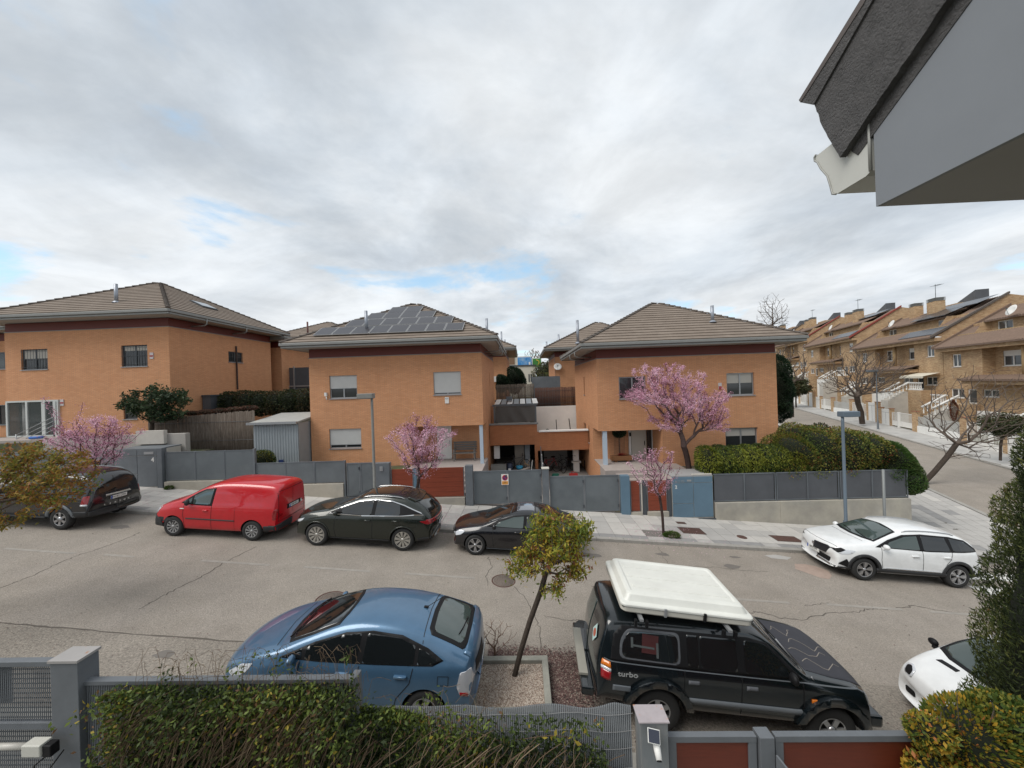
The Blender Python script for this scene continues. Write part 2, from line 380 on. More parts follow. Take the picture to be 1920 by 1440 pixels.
# ------------------------------------------------------------------ far pavement with kerb and slabs
KZ = .10
pav = MB()
vs = []; fs = []
X_ = [-60+i for i in range(0, 77)]+[16.5]
for i, x in enumerate(X_):
    vs += [(x, 13.35, G(x, 13.35)-.05), (x, 13.35, G(x, 13.35)+KZ-.012), (x, 16.35, G(x, 16.35)+KZ-.012)]
for i in range(len(X_)-1): fs += [(3*i, 3*i+3, 3*i+4, 3*i+1), (3*i+1, 3*i+4, 3*i+5, 3*i+2)]
pav.add(vs, fs); pav = struct(pav.build('pavement', SLABJ, recalc=False)); WP[pav.name] = Vector()
PITS = [(4.75, 5.75, 13.75, 14.5), (-5.0, -4.0, 13.75, 14.55), (-14.35, -13.35, 13.7, 14.55)]
def in_pit(x, y): return any(a < x < b and c < y < d for a, b, c, d in PITS)
def slabmesh(m, lx, ly):
    b = MB(); b.box(-lx/2, lx/2, -ly/2, ly/2, -.035, 0); return b.mesh('slab', m)
SL = {k: slabmesh(m, .587, .587) for k, m in (('l', SLABL), ('m', SLABM), ('d', SLABD))}
SK = {k: slabmesh(m, .587, .287) for k, m in (('l', SLABM), ('m', SLABM), ('d', SLABD))}
rnd = random.Random(5); slope = math.atan(.08)
DARKX = [(-11.6, -8.2), (-3.0, -.2), (16.2, 20)]
stuffs = {'l': MB(), 'm': MB(), 'd': MB()}
nsl = 0
for r in range(5):
    y = 13.85+.6*r if r else 13.68
    yy = 13.68 if r == 0 else 13.835+.6*(r-1)+.3
    for c in range(-64, 60):
        x = -.02+.6*c/1.0+(.3 if r % 2 else 0)*0
        if x > 16.3: continue
        if in_pit(x, yy): continue
        k = rnd.choice('llllm')
        if r == 0: k = rnd.choice('mdd')
        if r == 1 and rnd.random() < .35: k = 'm'
        if (r == 2 and math.floor(x/3.0) % 2 == 0): k = 'm'
        src = SK if r == 0 else SL
        z = G(x, yy)+KZ+rnd.uniform(-.002, .002)
        if -20.2 < x < 16.3:
            nsl += 1
            inst('paving_slab', src[k], pav, (x, yy, z), (0, slope, 0))
        else:
            stuffs[k].rbox((x, yy, z-.017), (.587, .287 if r == 0 else .587, .035), M=Matrix.Rotation(slope, 3, 'Y'))
for k, m in (('l', SLABL), ('m', SLABM), ('d', SLABD)):
    tag(stuffs[k].build('paving_slab', m, pav), kind='stuff')
kb = MB(); kb.box(-.495, .495, -.1, .1, -.16, 0); kbm = kb.mesh('kerb_stone', KERB)
for c in range(-60, 17):
    x = c+.02; inst('kerb_stone', kbm, pav, (x, 13.44, G(x, 13.44)+KZ+.004), (0, slope, 0))
# corner and side pavement
sp_ = MB()
def sidepave(x, y):
    e, s = es(x, y); return -4.4 < e < .1 and y > 13.35 and x > 16.4
side = []
b = MB()
vs = []; fs = []
S_ = [-9+.75*i for i in range(0, 150)]
def ecl(e, s):
    x, y = xy(e, s)
    if y < 13.36: y = 13.36
    return x, y
for i, s in enumerate(S_):
    for e in (-4.4, -3, -1.5, 0): x, y = ecl(e, s); vs.append((x, y, G(x, y)+KZ-.012))
    x, y = ecl(0, s); vs.append((x, y, G(x, y)-.05))
for i in range(len(S_)-1):
    for k in range(4): fs.append((5*i+k, 5*i+k+1, 5*i+5+k+1, 5*i+5+k))
b.add(vs, fs); spv = struct(b.build('side_pavement', SLABJ, recalc=False)); WP[spv.name] = Vector()
SLS = {k: slabmesh(m, .587, .387) for k, m in (('l', SLABL), ('m', SLABM), ('d', SLABD))}
n2 = 0; st2 = {'l': MB(), 'm': MB(), 'd': MB()}
for i in range(-9*2, 80):
    for j in range(10):
        s = .6*i; e = -.35-.4*j-.05
        x, y = xy(e, s)
        if y < 13.7 or x < 16.7-.0: continue
        k = rnd.choice('lmm') if j < 2 else rnd.choice('mmmmd' if s < 5 else 'lm')
        z = G(x, y)+KZ
        gx = (G(x+.2, y)-G(x-.2, y))/.4; gy = (G(x, y+.2)-G(x, y-.2))/.4
        nrm = Vector((-gx, -gy, 1)).normalized(); q = nrm.to_track_quat('Z', 'Y')
        ax = Vector((DX, DY, 0)); ax = (ax-nrm*ax.dot(nrm)).normalized(); ay = nrm.cross(ax)
        M = Matrix((ax, ay, nrm)).transposed()
        if s < 13 and n2 < 290:
            n2 += 1; inst('paving_slab', SLS[k], spv, (x, y, z), M)
        elif s < 30: st2[k].rbox((x, y, z-.017), (.587, .387, .035), M=M)
for k, m in (('l', SLABL), ('m', SLABM), ('d', SLABD)):
    if st2[k].v: tag(st2[k].build('paving_slab', m, spv), kind='stuff')
for i in range(-7, 60):
    s = i*1.0; x, y = xy(-.05, s)
    if y < 13.6: continue
    inst('kerb_stone', kbm, spv, (x, y, G(x, y)+KZ+.004), (0, -math.atan(.05), math.atan2(DY, DX)))
for k in range(4):
    x = 17+k; inst('kerb_stone', kbm, spv, (x, 13.44, G(x, 13.44)+KZ+.004), (0, math.atan(.075), 0))
# far side of the side street
FE = 6.9; FP = mat('far_paving', (.42, .41, .39), .9, var=.14, vscale=1.5, bump=.1, col2=(.36, .35, .335), cscale=.7)
def strip(name, m, e0, e1, s0, s1, dz0, dz1, n=60, lip=None):
    vs = []; fs = []
    for i in range(n+1):
        s = s0+(s1-s0)*i/n; row = []
        for e, dz in (([(e0, lip)] if lip is not None else [])+[(e0, dz0), (e1, dz1)]):
            x, y = xy(e, s); row.append((x, y, G(x, y)+dz))
        vs += row
    k = len(row)
    for i in range(n):
        for j in range(k-1): fs.append((k*i+j, k*i+j+1, k*i+k+j+1, k*i+k+j))
    return MB().add(vs, fs).build(name, m, recalc=False)
fpv = struct(strip('far_pavement', FP, FE, FE+3.1, -12, 110, KZ, KZ, lip=-.06)); WP[fpv.name] = Vector()
for i in range(-12, 60):
    x, y = xy(FE+.02, i*1.0); inst('kerb_stone', kbm, fpv, (x, y, G(x, y)+KZ+.006), (0, -math.atan(.05), math.atan2(DY, DX)))
# near kerb fragment at the left and the near pavement behind it
npv = MB()
vs = []; fs = []
for i in range(0, 61):
    x = -50+i; 
    if x > -11.5: break
    vs += [(x, 7.42, G(x, 7.4)-.03), (x, 7.42, G(x, 7.4)+.12), (x, 5.0, G(x, 5)+.12)]
vs += [(-11.6, 7.42, G(-11.6, 7.4)-.03), (-11.6, 7.42, G(-11.6, 7.4)+.12), (-11.6, 5.0, G(-11.6, 5)+.12)]
k = len(vs)//3
for i in range(k-1): fs += [(3*i, 3*i+3, 3*i+4, 3*i+1), (3*i+1, 3*i+4, 3*i+5, 3*i+2)]
fs.append((3*k-3, 3*k-2, 3*k-1))
struct(MB().add(vs, fs).build('near_pavement', SLABM, recalc=False))
# front yard pavement between strip and own fence
sheet('footpath', mat('old_footpath', (.27, .26, .235), .92, var=.2, vscale=3, bump=.3), [-11.5+i for i in range(0, 32)], [2.5, 4.2, 5.62], lambda x, y: G(x, y)+.05)

# manholes and covers
RUST = mat('rusty_iron', (.085, .042, .032), .8, var=.3, vscale=14, bump=.4, bscale=70)
IRON = mat('cast_iron', (.15, .12, .10), .75, var=.35, vscale=25, bump=.5, bscale=90)
def cover_round(x, y, r, label, m=IRON, dz=.003):
    rt_ = thing('manhole_cover', label, 'manhole cover', (x, y, G(x, y)+dz), rot=(0, math.atan(.08), 0), group='round covers set in the ground')
    b = MB(); b.lathe([(0, 0), (r*.86, 0), (r*.86, -.01)], 40); 
    for i in range(-4, 5):
        for j in range(-4, 5):
            if math.hypot(i, j) < 4.3: b.box(i*r*.18-.017, i*r*.18+.017, j*r*.18-.017, j*r*.18+.017, 0, .006)
    b.build('lid', m, rt_, False)
    b = MB(); b.lathe([(r*.9, -.01), (r*.9, .004), (r, .004), (r*1.01, -.01)], 40); b.build('rim_ring', RUST, rt_, False)
cover_round(-.73, 10.31, .34, 'round iron manhole cover in the road left of the leaning young tree')
cover_round(-4.99, 8.95, .36, 'round iron manhole cover half hidden behind the blue hatchback')
def cover_rect(x, y, wx, wy, label, m=RUST):
    rt_ = thing('utility_cover', label, 'utility cover', (x, y, G(x, y)+KZ+.004), rot=(0, math.atan(.08), 0), group='rusty covers set in the pavement')
    b = MB(); b.box(-wx/2+.02, wx/2-.02, -wy/2+.02, wy/2-.02, -.01, .003); b.build('lid', m, rt_, False)
    b = MB()
    for s in (-1, 1):
        b.box(-wx/2, wx/2, s*(wy/2-.008)-.008, s*(wy/2-.008)+.008, -.01, .006); b.box(s*(wx/2-.008)-.008, s*(wx/2-.008)+.008, -wy/2+.016, wy/2-.016, -.01, .006)
    b.build('rim_frame', CRK, rt_, False)
cover_rect(6.45, 15.42, .38, .22, 'small rusty cover in the pavement near the blue meter cabinet')
cover_rect(6.52, 14.62, .9, .62, 'large rusty double cover in the pavement right of the small blossom tree')
cover_rect(10.0, 14.35, 1.0, .55, 'long rusty cover in the pavement in front of the concrete wall')
cover_rect(11.6, 14.4, .8, .5, 'rusty cover partly behind the nose of the white crossover')
cover_rect(2.2, 15.35, .45, .3, 'pale small cover near the grey double gate', mat('pale_cover', (.33, .29, .24), .9))
t = thing('valve_cover', 'small round reddish cover between two rusty rectangular covers', 'valve cover', (8.28, 14.28, G(8.28, 14.3)+KZ+.004), rot=(0, .08, 0))
b = MB(); b.lathe([(0, .004), (.17, .004), (.19, -.01)], 24); b.build('lid', RUST, t, False)
# tree pits
GRAV = mat('pale_gravel', (.34, .27, .22), .95, var=.5, vscale=22, bump=1, bscale=30, vdetail=8)
PITM = mat('dark_soil', (.10, .085, .06), .95, var=.4, vscale=18, bump=.6)
def scatter_stones(x0, x1, y0, y1, n, size, zf, seed, mats):
    rn = random.Random(seed); b = MB()
    for i in range(n):
        x, y = rn.uniform(x0, x1), rn.uniform(y0, y1); z = zf(x, y); s = size*rn.uniform(.5, 1.4); a = rn.uniform(0, 6.3)
        b.cm = rn.randrange(len(mats)); c, q = math.cos(a)*s, math.sin(a)*s
        b.add([(x-c, y-q, z), (x+q*.7, y-c*.7, z), (x+c, y+q, z), (x-q*.7, y+c*.7, z), (x+rn.uniform(-.2, .2)*s, y+rn.uniform(-.2, .2)*s, z+s*.8)], [(0, 1, 4), (1, 2, 4), (2, 3, 4), (3, 0, 4)])
    return b.build('loose_stones', mats, recalc=False)
ST = [mat('stone_a', (.48, .40, .33), .9), mat('stone_b', (.34, .27, .22), .9), mat('stone_c', (.58, .52, .45), .9), mat('stone_d', (.20, .15, .12), .9)]
for i, (a, b_, c, d) in enumerate(PITS):
    pit = struct(MB().box(a, b_, c, d, G((a+b_)/2, c)-.1, G((a+b_)/2, c)+.075).build('tree_pit', PITM)); pit.rotation_euler = (0, 0, 0)
    s = scatter_stones(a+.03, b_-.03, c+.03, d-.03, 260, .022, lambda x, y: G((a+b_)/2, c)+.074, i, ST); tag(s, kind='stuff')
# near planter pit with gravel
pf = MB(); z0 = G(-.4, 6.8)
pf.box(-1.12, .32, 7.2, 7.33, z0-.2, z0+.13); pf.box(-1.12, -1.0, 5.6, 7.2, z0-.2, z0+.13); pf.box(.2, .32, 5.6, 7.2, z0-.2, z0+.13); pf.box(-1.0, .2, 6.05, 6.17, z0-.2, z0+.128)
tag(pf.build('planter_kerb', mat('old_kerb', (.27, .265, .23), .92, var=.2, vscale=5, bump=.4), bevel=.012), kind='structure')
struct(MB().box(-1.0, .2, 6.17, 7.2, z0-.2, z0+.055).build('planter_bed', GRAV))
struct(MB().box(-1.0, .2, 5.6, 6.05, z0-.2, z0+.12).build('planter_apron', SLABM))
tag(scatter_stones(-.99, .19, 6.19, 7.18, 9000, .013, lambda x, y: z0+.055, 11, ST), kind='stuff')
LIT = [mat('litter_a', (.12, .065, .06), .95), mat('litter_b', (.17, .10, .09), .95), mat('litter_c', (.30, .24, .2), .95), mat('litter_d', (.08, .05, .045), .95)]
def litter(n, seed, fx_, size=.016):
    rn = random.Random(seed); b = MB()
    for i in range(n):
        x, y = fx_(rn); z = G(x, y)+.012+rn.random()*.01; s = size*rn.uniform(.5, 1.5); a = rn.uniform(0, 6.3); c, q = math.cos(a)*s, math.sin(a)*s
        b.cm = rn.randrange(len(LIT)); b.quad((x-c, y-q, z), (x+q*.6, y-c*.6, z+rn.uniform(0, .012)), (x+c, y+q, z), (x-q*.6, y+c*.6, z+rn.uniform(0, .01)))
    return tag(b.build('fallen_petals_and_gravel', LIT, recalc=False), kind='stuff')
litter(9000, 3, lambda r: (.34+abs(r.gauss(0, .42)) if r.random() < .99 else r.uniform(-1, 2), r.uniform(5.7, 7.45)))
litter(4500, 4, lambda r: (r.uniform(-.9, 1.1), 7.36+abs(r.gauss(0, .17))))
litter(1200, 5, lambda r: (r.uniform(-12, 12), r.uniform(5.8, 7.6)), .012)
litter(500, 6, lambda r: (r.uniform(-16, 14), r.uniform(7.6, 13.2)), .014)
PET = [mat('petal_a', (.62, .42, .48), .8), mat('petal_b', (.45, .28, .33), .8)]
def petals(cx, cy, rx, ry, n, seed):
    rn = random.Random(seed); b = MB()
    for i in range(n):
        x, y = rn.gauss(cx, rx), rn.gauss(cy, ry); z = G(x, y)+(KZ+.006 if y > 13.36 else .006); s = .016*rn.uniform(.6, 1.4); b.cm = rn.randrange(2)
        if y > 16 or (5 > y): continue
        b.quad((x-s, y-s*.5, z), (x+s*.4, y-s, z+.004), (x+s, y+s*.5, z+.002), (x-s*.4, y+s, z+.004))
    tag(b.build('fallen_petals', PET, recalc=False), kind='stuff')
petals(-4.4, 14.2, .9, .8, 700, 1); petals(-17, 14.2, 1.2, .8, 600, 2); petals(5.2, 14.1, .8, .6, 350, 3)
STAIN = mat('oil_stain', (.15, .135, .12), .8, var=.15, vscale=4)
rn = random.Random(14)
for (x, y, r) in ((-9.9, 12.3, .3), (-5.2, 12.0, .22), (2.1, 12.2, .3), (4.6, 12.6, .2), (6.6, 12.0, .25), (-8.6, 6.3, .3), (-14.1, 12.2, .25), (7.1, 12.7, .14), (1.4, 11.1, .1), (-7.2, 6.9, .18)):
    flatpoly('oil_stain', [(x+r*rn.uniform(.55, 1)*1.5*math.cos(k*.4488), y+r*rn.uniform(.55, 1)*.7*math.sin(k*.4488)) for k in range(14)], STAIN, road, .0062)
litter(420, 8, lambda r: (r.uniform(-16, 14), 13.33-abs(r.gauss(0, .12))), .016)
# ================================================================== HOUSES
class T:      # local frame on a wall: u along, v up, d outwards
    def __init__(s, O, U, Nn): s.O = Vector(O); s.U = Vector(U).normalized(); s.N = Vector(Nn).normalized()
    def p(s, u, v, d=0): return s.O+s.U*u+Vector((0, 0, v))+s.N*d
def fb(b, t, u0, u1, v0, v1, d0, d1):
    vs = [t.p(u, v, d) for v in (v0, v1) for d in (d0, d1) for u in (u0, u1)]
    return b.add(vs, [(0, 2, 3, 1), (4, 5, 7, 6), (0, 1, 5, 4), (2, 6, 7, 3), (0, 4, 6, 2), (1, 3, 7, 5)])
def wallface(b, t, u0, u1, v0, v1, holes=(), depth=.14):
    us = sorted({u0, u1, *[h[0] for h in holes], *[h[1] for h in holes]}); vs_ = sorted({v0, v1, *[h[2] for h in holes], *[h[3] for h in holes]})
    for i in range(len(us)-1):
        for j in range(len(vs_)-1):
            cu, cv = (us[i]+us[i+1])/2, (vs_[j]+vs_[j+1])/2
            if any(h[0] < cu < h[1] and h[2] < cv < h[3] for h in holes): continue
            b.quad(t.p(us[i], vs_[j]), t.p(us[i+1], vs_[j]), t.p(us[i+1], vs_[j+1]), t.p(us[i], vs_[j+1]))
    for h in holes:
        if len(h) > 4: continue
        a, c, e, g = h[:4]
        b.quad(t.p(a, e), t.p(a, e, -depth), t.p(a, g, -depth), t.p(a, g)); b.quad(t.p(c, e), t.p(c, g), t.p(c, g, -depth), t.p(c, e, -depth))
        b.quad(t.p(a, e), t.p(c, e), t.p(c, e, -depth), t.p(a, e, -depth)); b.quad(t.p(a, g), t.p(a, g, -depth), t.p(c, g, -depth), t.p(c, g))
CURT = mat('pale_curtain', (.42, .40, .36), .9)
def window(par, t, u0, u1, v0, v1, frame=ALU, panes=2, shutter=0., depth=.12, curtain=0, bars=0, sill=True, glass=GLASSD, fw=.055, shutm=SHUT):
    b = MB(); d0, d1 = -depth-.02, -depth+.04
    fb(b, t, u0, u1, v0, v0+fw, d0, d1); fb(b, t, u0, u1, v1-fw, v1, d0, d1); fb(b, t, u0, u0+fw, v0+fw, v1-fw, d0, d1); fb(b, t, u1-fw, u1, v0+fw, v1-fw, d0, d1)
    iw = (u1-u0-2*fw)
    for k in range(1, panes):
        c = u0+fw+iw*k/panes; fb(b, t, c-fw*.6, c+fw*.6, v0+fw, v1-fw, d0, d1+.004)
    w_ = b.build('window', frame, par)
    for k in range(panes):
        a, c = u0+fw+iw*k/panes, u0+fw+iw*(k+1)/panes; b = MB(); fb(b, t, a, c, v0+fw, v1-fw, d0+.012, d0+.024+.004*k); b.build('pane', glass, w_)
        if curtain:
            b = MB(); fb(b, t, a+.02, c-.02, v0+fw+(v1-v0)*(1-curtain), v1-fw, d0+.03, d0+.034+.003*k); b.build('blind', CURT, w_)
    if shutter:
        b = MB(); n = max(3, int((v1-v0)*shutter/.05)); vb = v1-(v1-v0)*shutter
        for k in range(n):
            a = vb+(v1-vb)*k/n; c = vb+(v1-vb)*(k+1)/n
            b.quad(t.p(u0+.03, a, d1+.012), t.p(u1-.03, a, d1+.012), t.p(u1-.03, c-.006, d1+.02), t.p(u0+.03, c-.006, d1+.02))
            b.quad(t.p(u0+.03, c-.006, d1+.02), t.p(u1-.03, c-.006, d1+.02), t.p(u1-.03, c, d1+.012), t.p(u0+.03, c, d1+.012))
        b.build('shutter', shutm, w_, recalc=False)
        b = MB(); fb(b, t, u0, u0+.03, vb, v1, d1, d1+.03); fb(b, t, u1-.03, u1, vb, v1, d1, d1+.03); fb(b, t, u0+.03, u1-.03, vb-.03, vb, d1+.002, d1+.028); b.build('shutter_rail', ALU, w_)
    if bars:
        b = MB()
        for k in range(bars):
            c = u0+(u1-u0)*(k+.5)/bars; b.tube([t.p(c, v0, .03), t.p(c, v1, .03)], .009, 5)
        for k in range(3):
            c = v0+(v1-v0)*(.12+.38*k); b.tube([t.p(u0, c, .03), t.p(u1, c, .03)], .009, 5)
        b.build('window_grille', DALU, w_)
    if sill:
        b = MB(); fb(b, t, u0-.03, u1+.03, v0-.04, v0-.001, -depth-.02, .05); b.build('sill', ALU if frame is not WHITE else WHITE, w_)
    return w_
def courses(par, e0, e1, r0_, r1_, n, m, lift=.04, name='tile_course', flip=False, jit=1):
    """stepped tile courses on the plane e0-e1 (eave) to r0-r1 (ridge)"""
    e0, e1, r0_, r1_ = map(Vector, (e0, e1, r0_, r1_)); nn = (e1-e0).cross(r0_-e0)
    if nn.length < 1e-6: nn = (e1-e0).cross(r1_-e0)
    nn.normalize()
    if nn.z < 0: nn = -nn
    for k in range(n):
        t0, t1 = k/n, min(1, (k+1.0)/n)
        a, b_ = e0.lerp(r0_, t0), e1.lerp(r1_, t0); c, d = e1.lerp(r1_, t1), e0.lerp(r0_, t1)
        b = MB(); th = nn*.02
        q = [a+nn*lift, b_+nn*lift, c+nn*.006, d+nn*.004]; q2 = [a-th, b_-th, c-th, d-th]
        b.add(q+q2, [(0, 1, 2, 3), (0, 4, 5, 1), (1, 5, 6, 2), (2, 6, 7, 3), (3, 7, 4, 0), (4, 7, 6, 5)])
        b.build(name, m, par)
HT = MB()
for k in range(5):
    a0, a1 = math.pi*k/5, math.pi*(k+1)/5
    HT.quad((0, .11*math.cos(a0), .09*math.sin(a0)), (0, .11*math.cos(a1), .09*math.sin(a1)), (.37, .085*math.cos(a1), .06*math.sin(a1)-.02), (.37, .085*math.cos(a0), .06*math.sin(a0)-.02))
HT.add([(0, .11*math.cos(math.pi*k/5), .09*math.sin(math.pi*k/5)) for k in range(6)], [(0, 1, 2, 3, 4, 5)])
HTM = HT.mesh('ridge_tile', TILED)
def hip(par, a, b_, step=.34, me=None):
    a, b_ = Vector(a), Vector(b_); d = b_-a; n = int(d.length/step); ax = d.normalized(); ay = Vector((0, 0, 1)).cross(ax).normalized(); az = ax.cross(ay)
    M = Matrix((ax, ay, az)).transposed()
    for k in range(n):
        inst('ridge_tile', me or HTM, par, a+ax*k*d.length/n+az*.03, M)
def hip_roof(par, X0, X1, Y0, Y1, ze, zp, ov=.95, ridge=.5, n=16, tile=TILE, sides='FLRB', soffz=None, gutter=True, xov=None):
    ex0, ex1, ey0, ey1 = X0-ov, X1+ov, Y0-ov, Y1+ov; cx, cy = (X0+X1)/2, (Y0+Y1)/2
    ra, rb = (cx-ridge/2, cy, zp), (cx+ridge/2, cy, zp)
    A, B, C, D = (ex0, ey0, ze), (ex1, ey0, ze), (ex1, ey1, ze), (ex0, ey1, ze)
    if 'F' in sides: courses(par, A, B, ra, rb, n, tile)
    if 'R' in sides: courses(par, B, C, rb, rb, n, tile)
    if 'B' in sides: courses(par, C, D, rb, ra, n, tile)
    if 'L' in sides: courses(par, D, A, ra, ra, n, tile)
    hip(par, A, ra); hip(par, B, rb)
    if 'R' in sides: hip(par, C, rb)
    if 'L' in sides: hip(par, D, ra)
    hip(par, ra, rb)
    # eave box: soffit + fascia
    b = MB(); b.box(ex0+.12, ex1-.12, ey0+.12, ey1-.12, ze-.27, ze-.05)
    b.build('soffit', SOFF, par)
    b = MB(); g = .13
    for (x0, x1, y0, y1) in ((ex0-.04, ex1+.04, ey0-.04, ey0+.115), (ex0-.04, ex1+.04, ey1-.115, ey1+.04), (ex0-.04, ex0+.115, ey0+.118, ey1-.118), (ex1-.115, ex1+.04, ey0+.118, ey1-.118)):
        b.box(x0, x1, y0, y1, ze-.17, ze-.01)
    for (x0, x1, y0, y1) in ((ex0+.02, ex1-.02, ey0+.02, ey0+.117), (ex0+.02, ex1-.02, ey1-.117, ey1-.02), (ex0+.02, ex0+.117, ey0+.12, ey1-.12), (ex1-.117, ex1-.02, ey0+.12, ey1-.12)):
        b.box(x0, x1, y0, y1, ze-.29, ze-.172)
    b.build('gutter', GUTR, par, bevel=.03)
def down_arm(par, X, Y, z, side, xw):
    b = MB(); s = side
    b.tube([(X+s*.02, Y, z-.12), (X+s*.02, Y, z-.42), (X-s*.12, Y, z-.5), (xw, Y, z-.52)], .04, 8); b.build('downpipe', GUTR, par)
def flue(par, x, y, z0, z1, m=None):
    b = MB(); b.lathe([(.01, z0-.15), (.085, z0-.15), (.085, z1-z0+z0-.0), (.01, z1)], 14, c=(x, y, 0)); b.lathe([(.2, z0-.02), (.1, z0+.08)], 14, c=(x, y, 0))
    b.build('flue_pipe', m or mat('flue_steel', (.30, .32, .36), .4, metal=.5), par)
def house(name, label, X0, X1, zt, zb, notch=None, holesF=(), holesR=(), holesL=(), Y0=19.5, Y1=27.6, ztop_off=.78, peak=3.65, n=16, **kw):
    h = thing(name, label, 'house', ((X0+X1)/2, Y0, zb), group='orange brick houses with hipped tiled roofs')
    tF = T((0, Y0, 0), (1, 0, 0), (0, -1, 0)); tR = T((X1, 0, 0), (0, 1, 0), (1, 0, 0)); tL = T((X0, 0, 0), (0, 1, 0), (-1, 0, 0))
    b = MB(); dn = 1.6
    hf = list(holesF); hr = list(holesR); hl = list(holesL)
    if notch:
        side, nx, nz0, nz1 = notch
        if side == 'R': hf.append((nx, X1, nz0, nz1, 1)); hr.append((Y0, Y0+dn, nz0, nz1, 1))
        else: hf.append((X0, nx, nz0, nz1, 1)); hl.append((Y0, Y0+dn, nz0, nz1, 1))
    wallface(b, tF, X0, X1, zb, zt, hf); wallface(b, tR, Y0, Y1, zb, zt, hr); wallface(b, tL, Y0, Y1, zb, zt, hl)
    wallface(b, T((0, Y1, 0), (1, 0, 0), (0, 1, 0)), X0, X1, zb, zt)
    b.build('wall', BRICK, h, recalc=False)
    # dark red band under the eaves, slightly set in
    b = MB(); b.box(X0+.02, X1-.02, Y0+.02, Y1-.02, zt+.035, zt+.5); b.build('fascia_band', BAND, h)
    b = MB(); b.box(X0-.02, X1+.02, Y0-.02, Y1+.02, zt, zt+.034); b.build('metal_trim', GUTR, h)
    # window backs: dark inner box
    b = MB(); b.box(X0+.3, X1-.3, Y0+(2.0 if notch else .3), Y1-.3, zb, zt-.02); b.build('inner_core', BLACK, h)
    if notch:
        side, nx, nz0, nz1 = notch; a, c = (nx, X1) if side == 'R' else (X0, nx)
        b = MB(); tB = T((0, Y0+dn, 0), (1, 0, 0), (0, -1, 0))
        b.quad((a, Y0, nz1), (c, Y0, nz1), (c, Y0+dn, nz1), (a, Y0+dn, nz1))
        b.build('porch_ceiling', SOFF, h, recalc=False)
        b = MB(); wallface(b, tB, a, c, nz0, nz1); 
        xi = nx
        b.quad((xi, Y0, nz0), (xi, Y0+dn, nz0), (xi, Y0+dn, nz1), (xi, Y0, nz1)); b.build('porch_wall', BRICK, h, recalc=False)
    hip_roof(h, X0, X1, Y0, Y1, zt+ztop_off, zt+peak, n=n, **kw)
    return h, tF, tR, tL

# ---- house with solar panels (centre left)
h2, tF, tR, tL = house('brick_house', 'orange brick house covered with solar panels on its front roof slope', -11.65, -2.18, 7.40, -.4,
    notch=('R', -6.14, 1.4, 3.5), holesF=[(-10.54, -9.02, 5.17, 6.42), (-4.82, -3.33, 5.19, 6.43), (-10.64, -8.88, 2.44, 3.51)],
    holesR=[(23.85, 24.1, 5.2, 6.45), (22.3, 22.6, 2.25, 3.5), (24.3, 24.8, 2.2, 3.5)])
window(h2, tF, -10.54, -9.02, 5.17, 6.42, shutter=.55); window(h2, tF, -4.82, -3.33, 5.19, 6.43, shutter=.9); window(h2, tF, -10.64, -8.88, 2.44, 3.51, shutter=.8)
for a in ((23.85, 24.1, 5.2, 6.45), (22.3, 22.6, 2.25, 3.5), (24.3, 24.8, 2.2, 3.5)): window(h2, tR, *a, panes=1, sill=False, frame=mat('bronze_frame', (.16, .075, .04), .6))
k_ = (3.65-.78)/((27.6-19.5)/2+.95)
SP = MB(); SP.box(-.49, .49, 0, 1.08, 0, .035); spm = SP.mesh('solar_panel', SFRAME)
SQ = MB(); SQ.box(-.462, .462, .03, 1.05, .0352, .0395); sqm = SQ.mesh('cell_face', SOLAR)
def panels(par, rows, ze, ye, k, side=None):
    a = math.atan(k)
    for x0, cnt, y in rows:
        for i in range(cnt):
            x = x0+.505+1.01*i; z = ze+k*(y-ye)+.10
            p = inst('solar_panel', spm, par, (x, y, z), (a, 0, 0)); q = bpy.data.objects.new('cell_face', sqm); link(q); q.parent = p
panels(h2, [(-11.14, 8, 19.06), (-9.89, 6, 20.07), (-9.13, 4, 21.03), (-8.12, 2, 21.93)], 8.18, 18.55, k_)
flue(h2, -8.5, 19.75, 8.85, 9.95); flue(h2, -2.25, 24, 8.8, 10.05)
for yy in (21.2, 22.6, 24.2): down_arm(h2, -1.3, yy, 8.1, 1, -2.18)
# porch of h2
bx('porch_column', mat('pale_blue_column', (.42, .50, .58), .5), h2, -2.42, -2.24, 19.55, 19.73, 1.4, 3.5)
b = MB(); b.box(-5.08, -4.24, 20.99, 21.08, 1.42, 3.4); b.build('door', WHITE, h2, bevel=.01)
b = MB(); b.tube([(-4.35, 20.93, 2.2), (-4.35, 20.93, 2.5)], .015, 6); b.build('door_handle', ALU, h2)
bx('number_plaque', WHITE, h2, -4.22, -4.01, 19.46, 19.495, 4.72, 5.06)
text_mesh('plaque_print', 'ADT', .1, DALU, h2, Vector((-4.115, 19.457, 4.97))-WP[h2.name], (R(90), 0, 0), sx=.9)
t = thing('alarm_siren', 'small white alarm siren on the solar panel house left of its middle window', 'alarm', (-10.72, 19.44, 5.4)); MB().rbox((-10.72, 19.43, 5.42), (.12, .1, .2)).tube([(-10.7, 19.42, 5.3), (-10.66, 19.4, 5.12)], .025, 6).build('siren_box', WHITE, t)
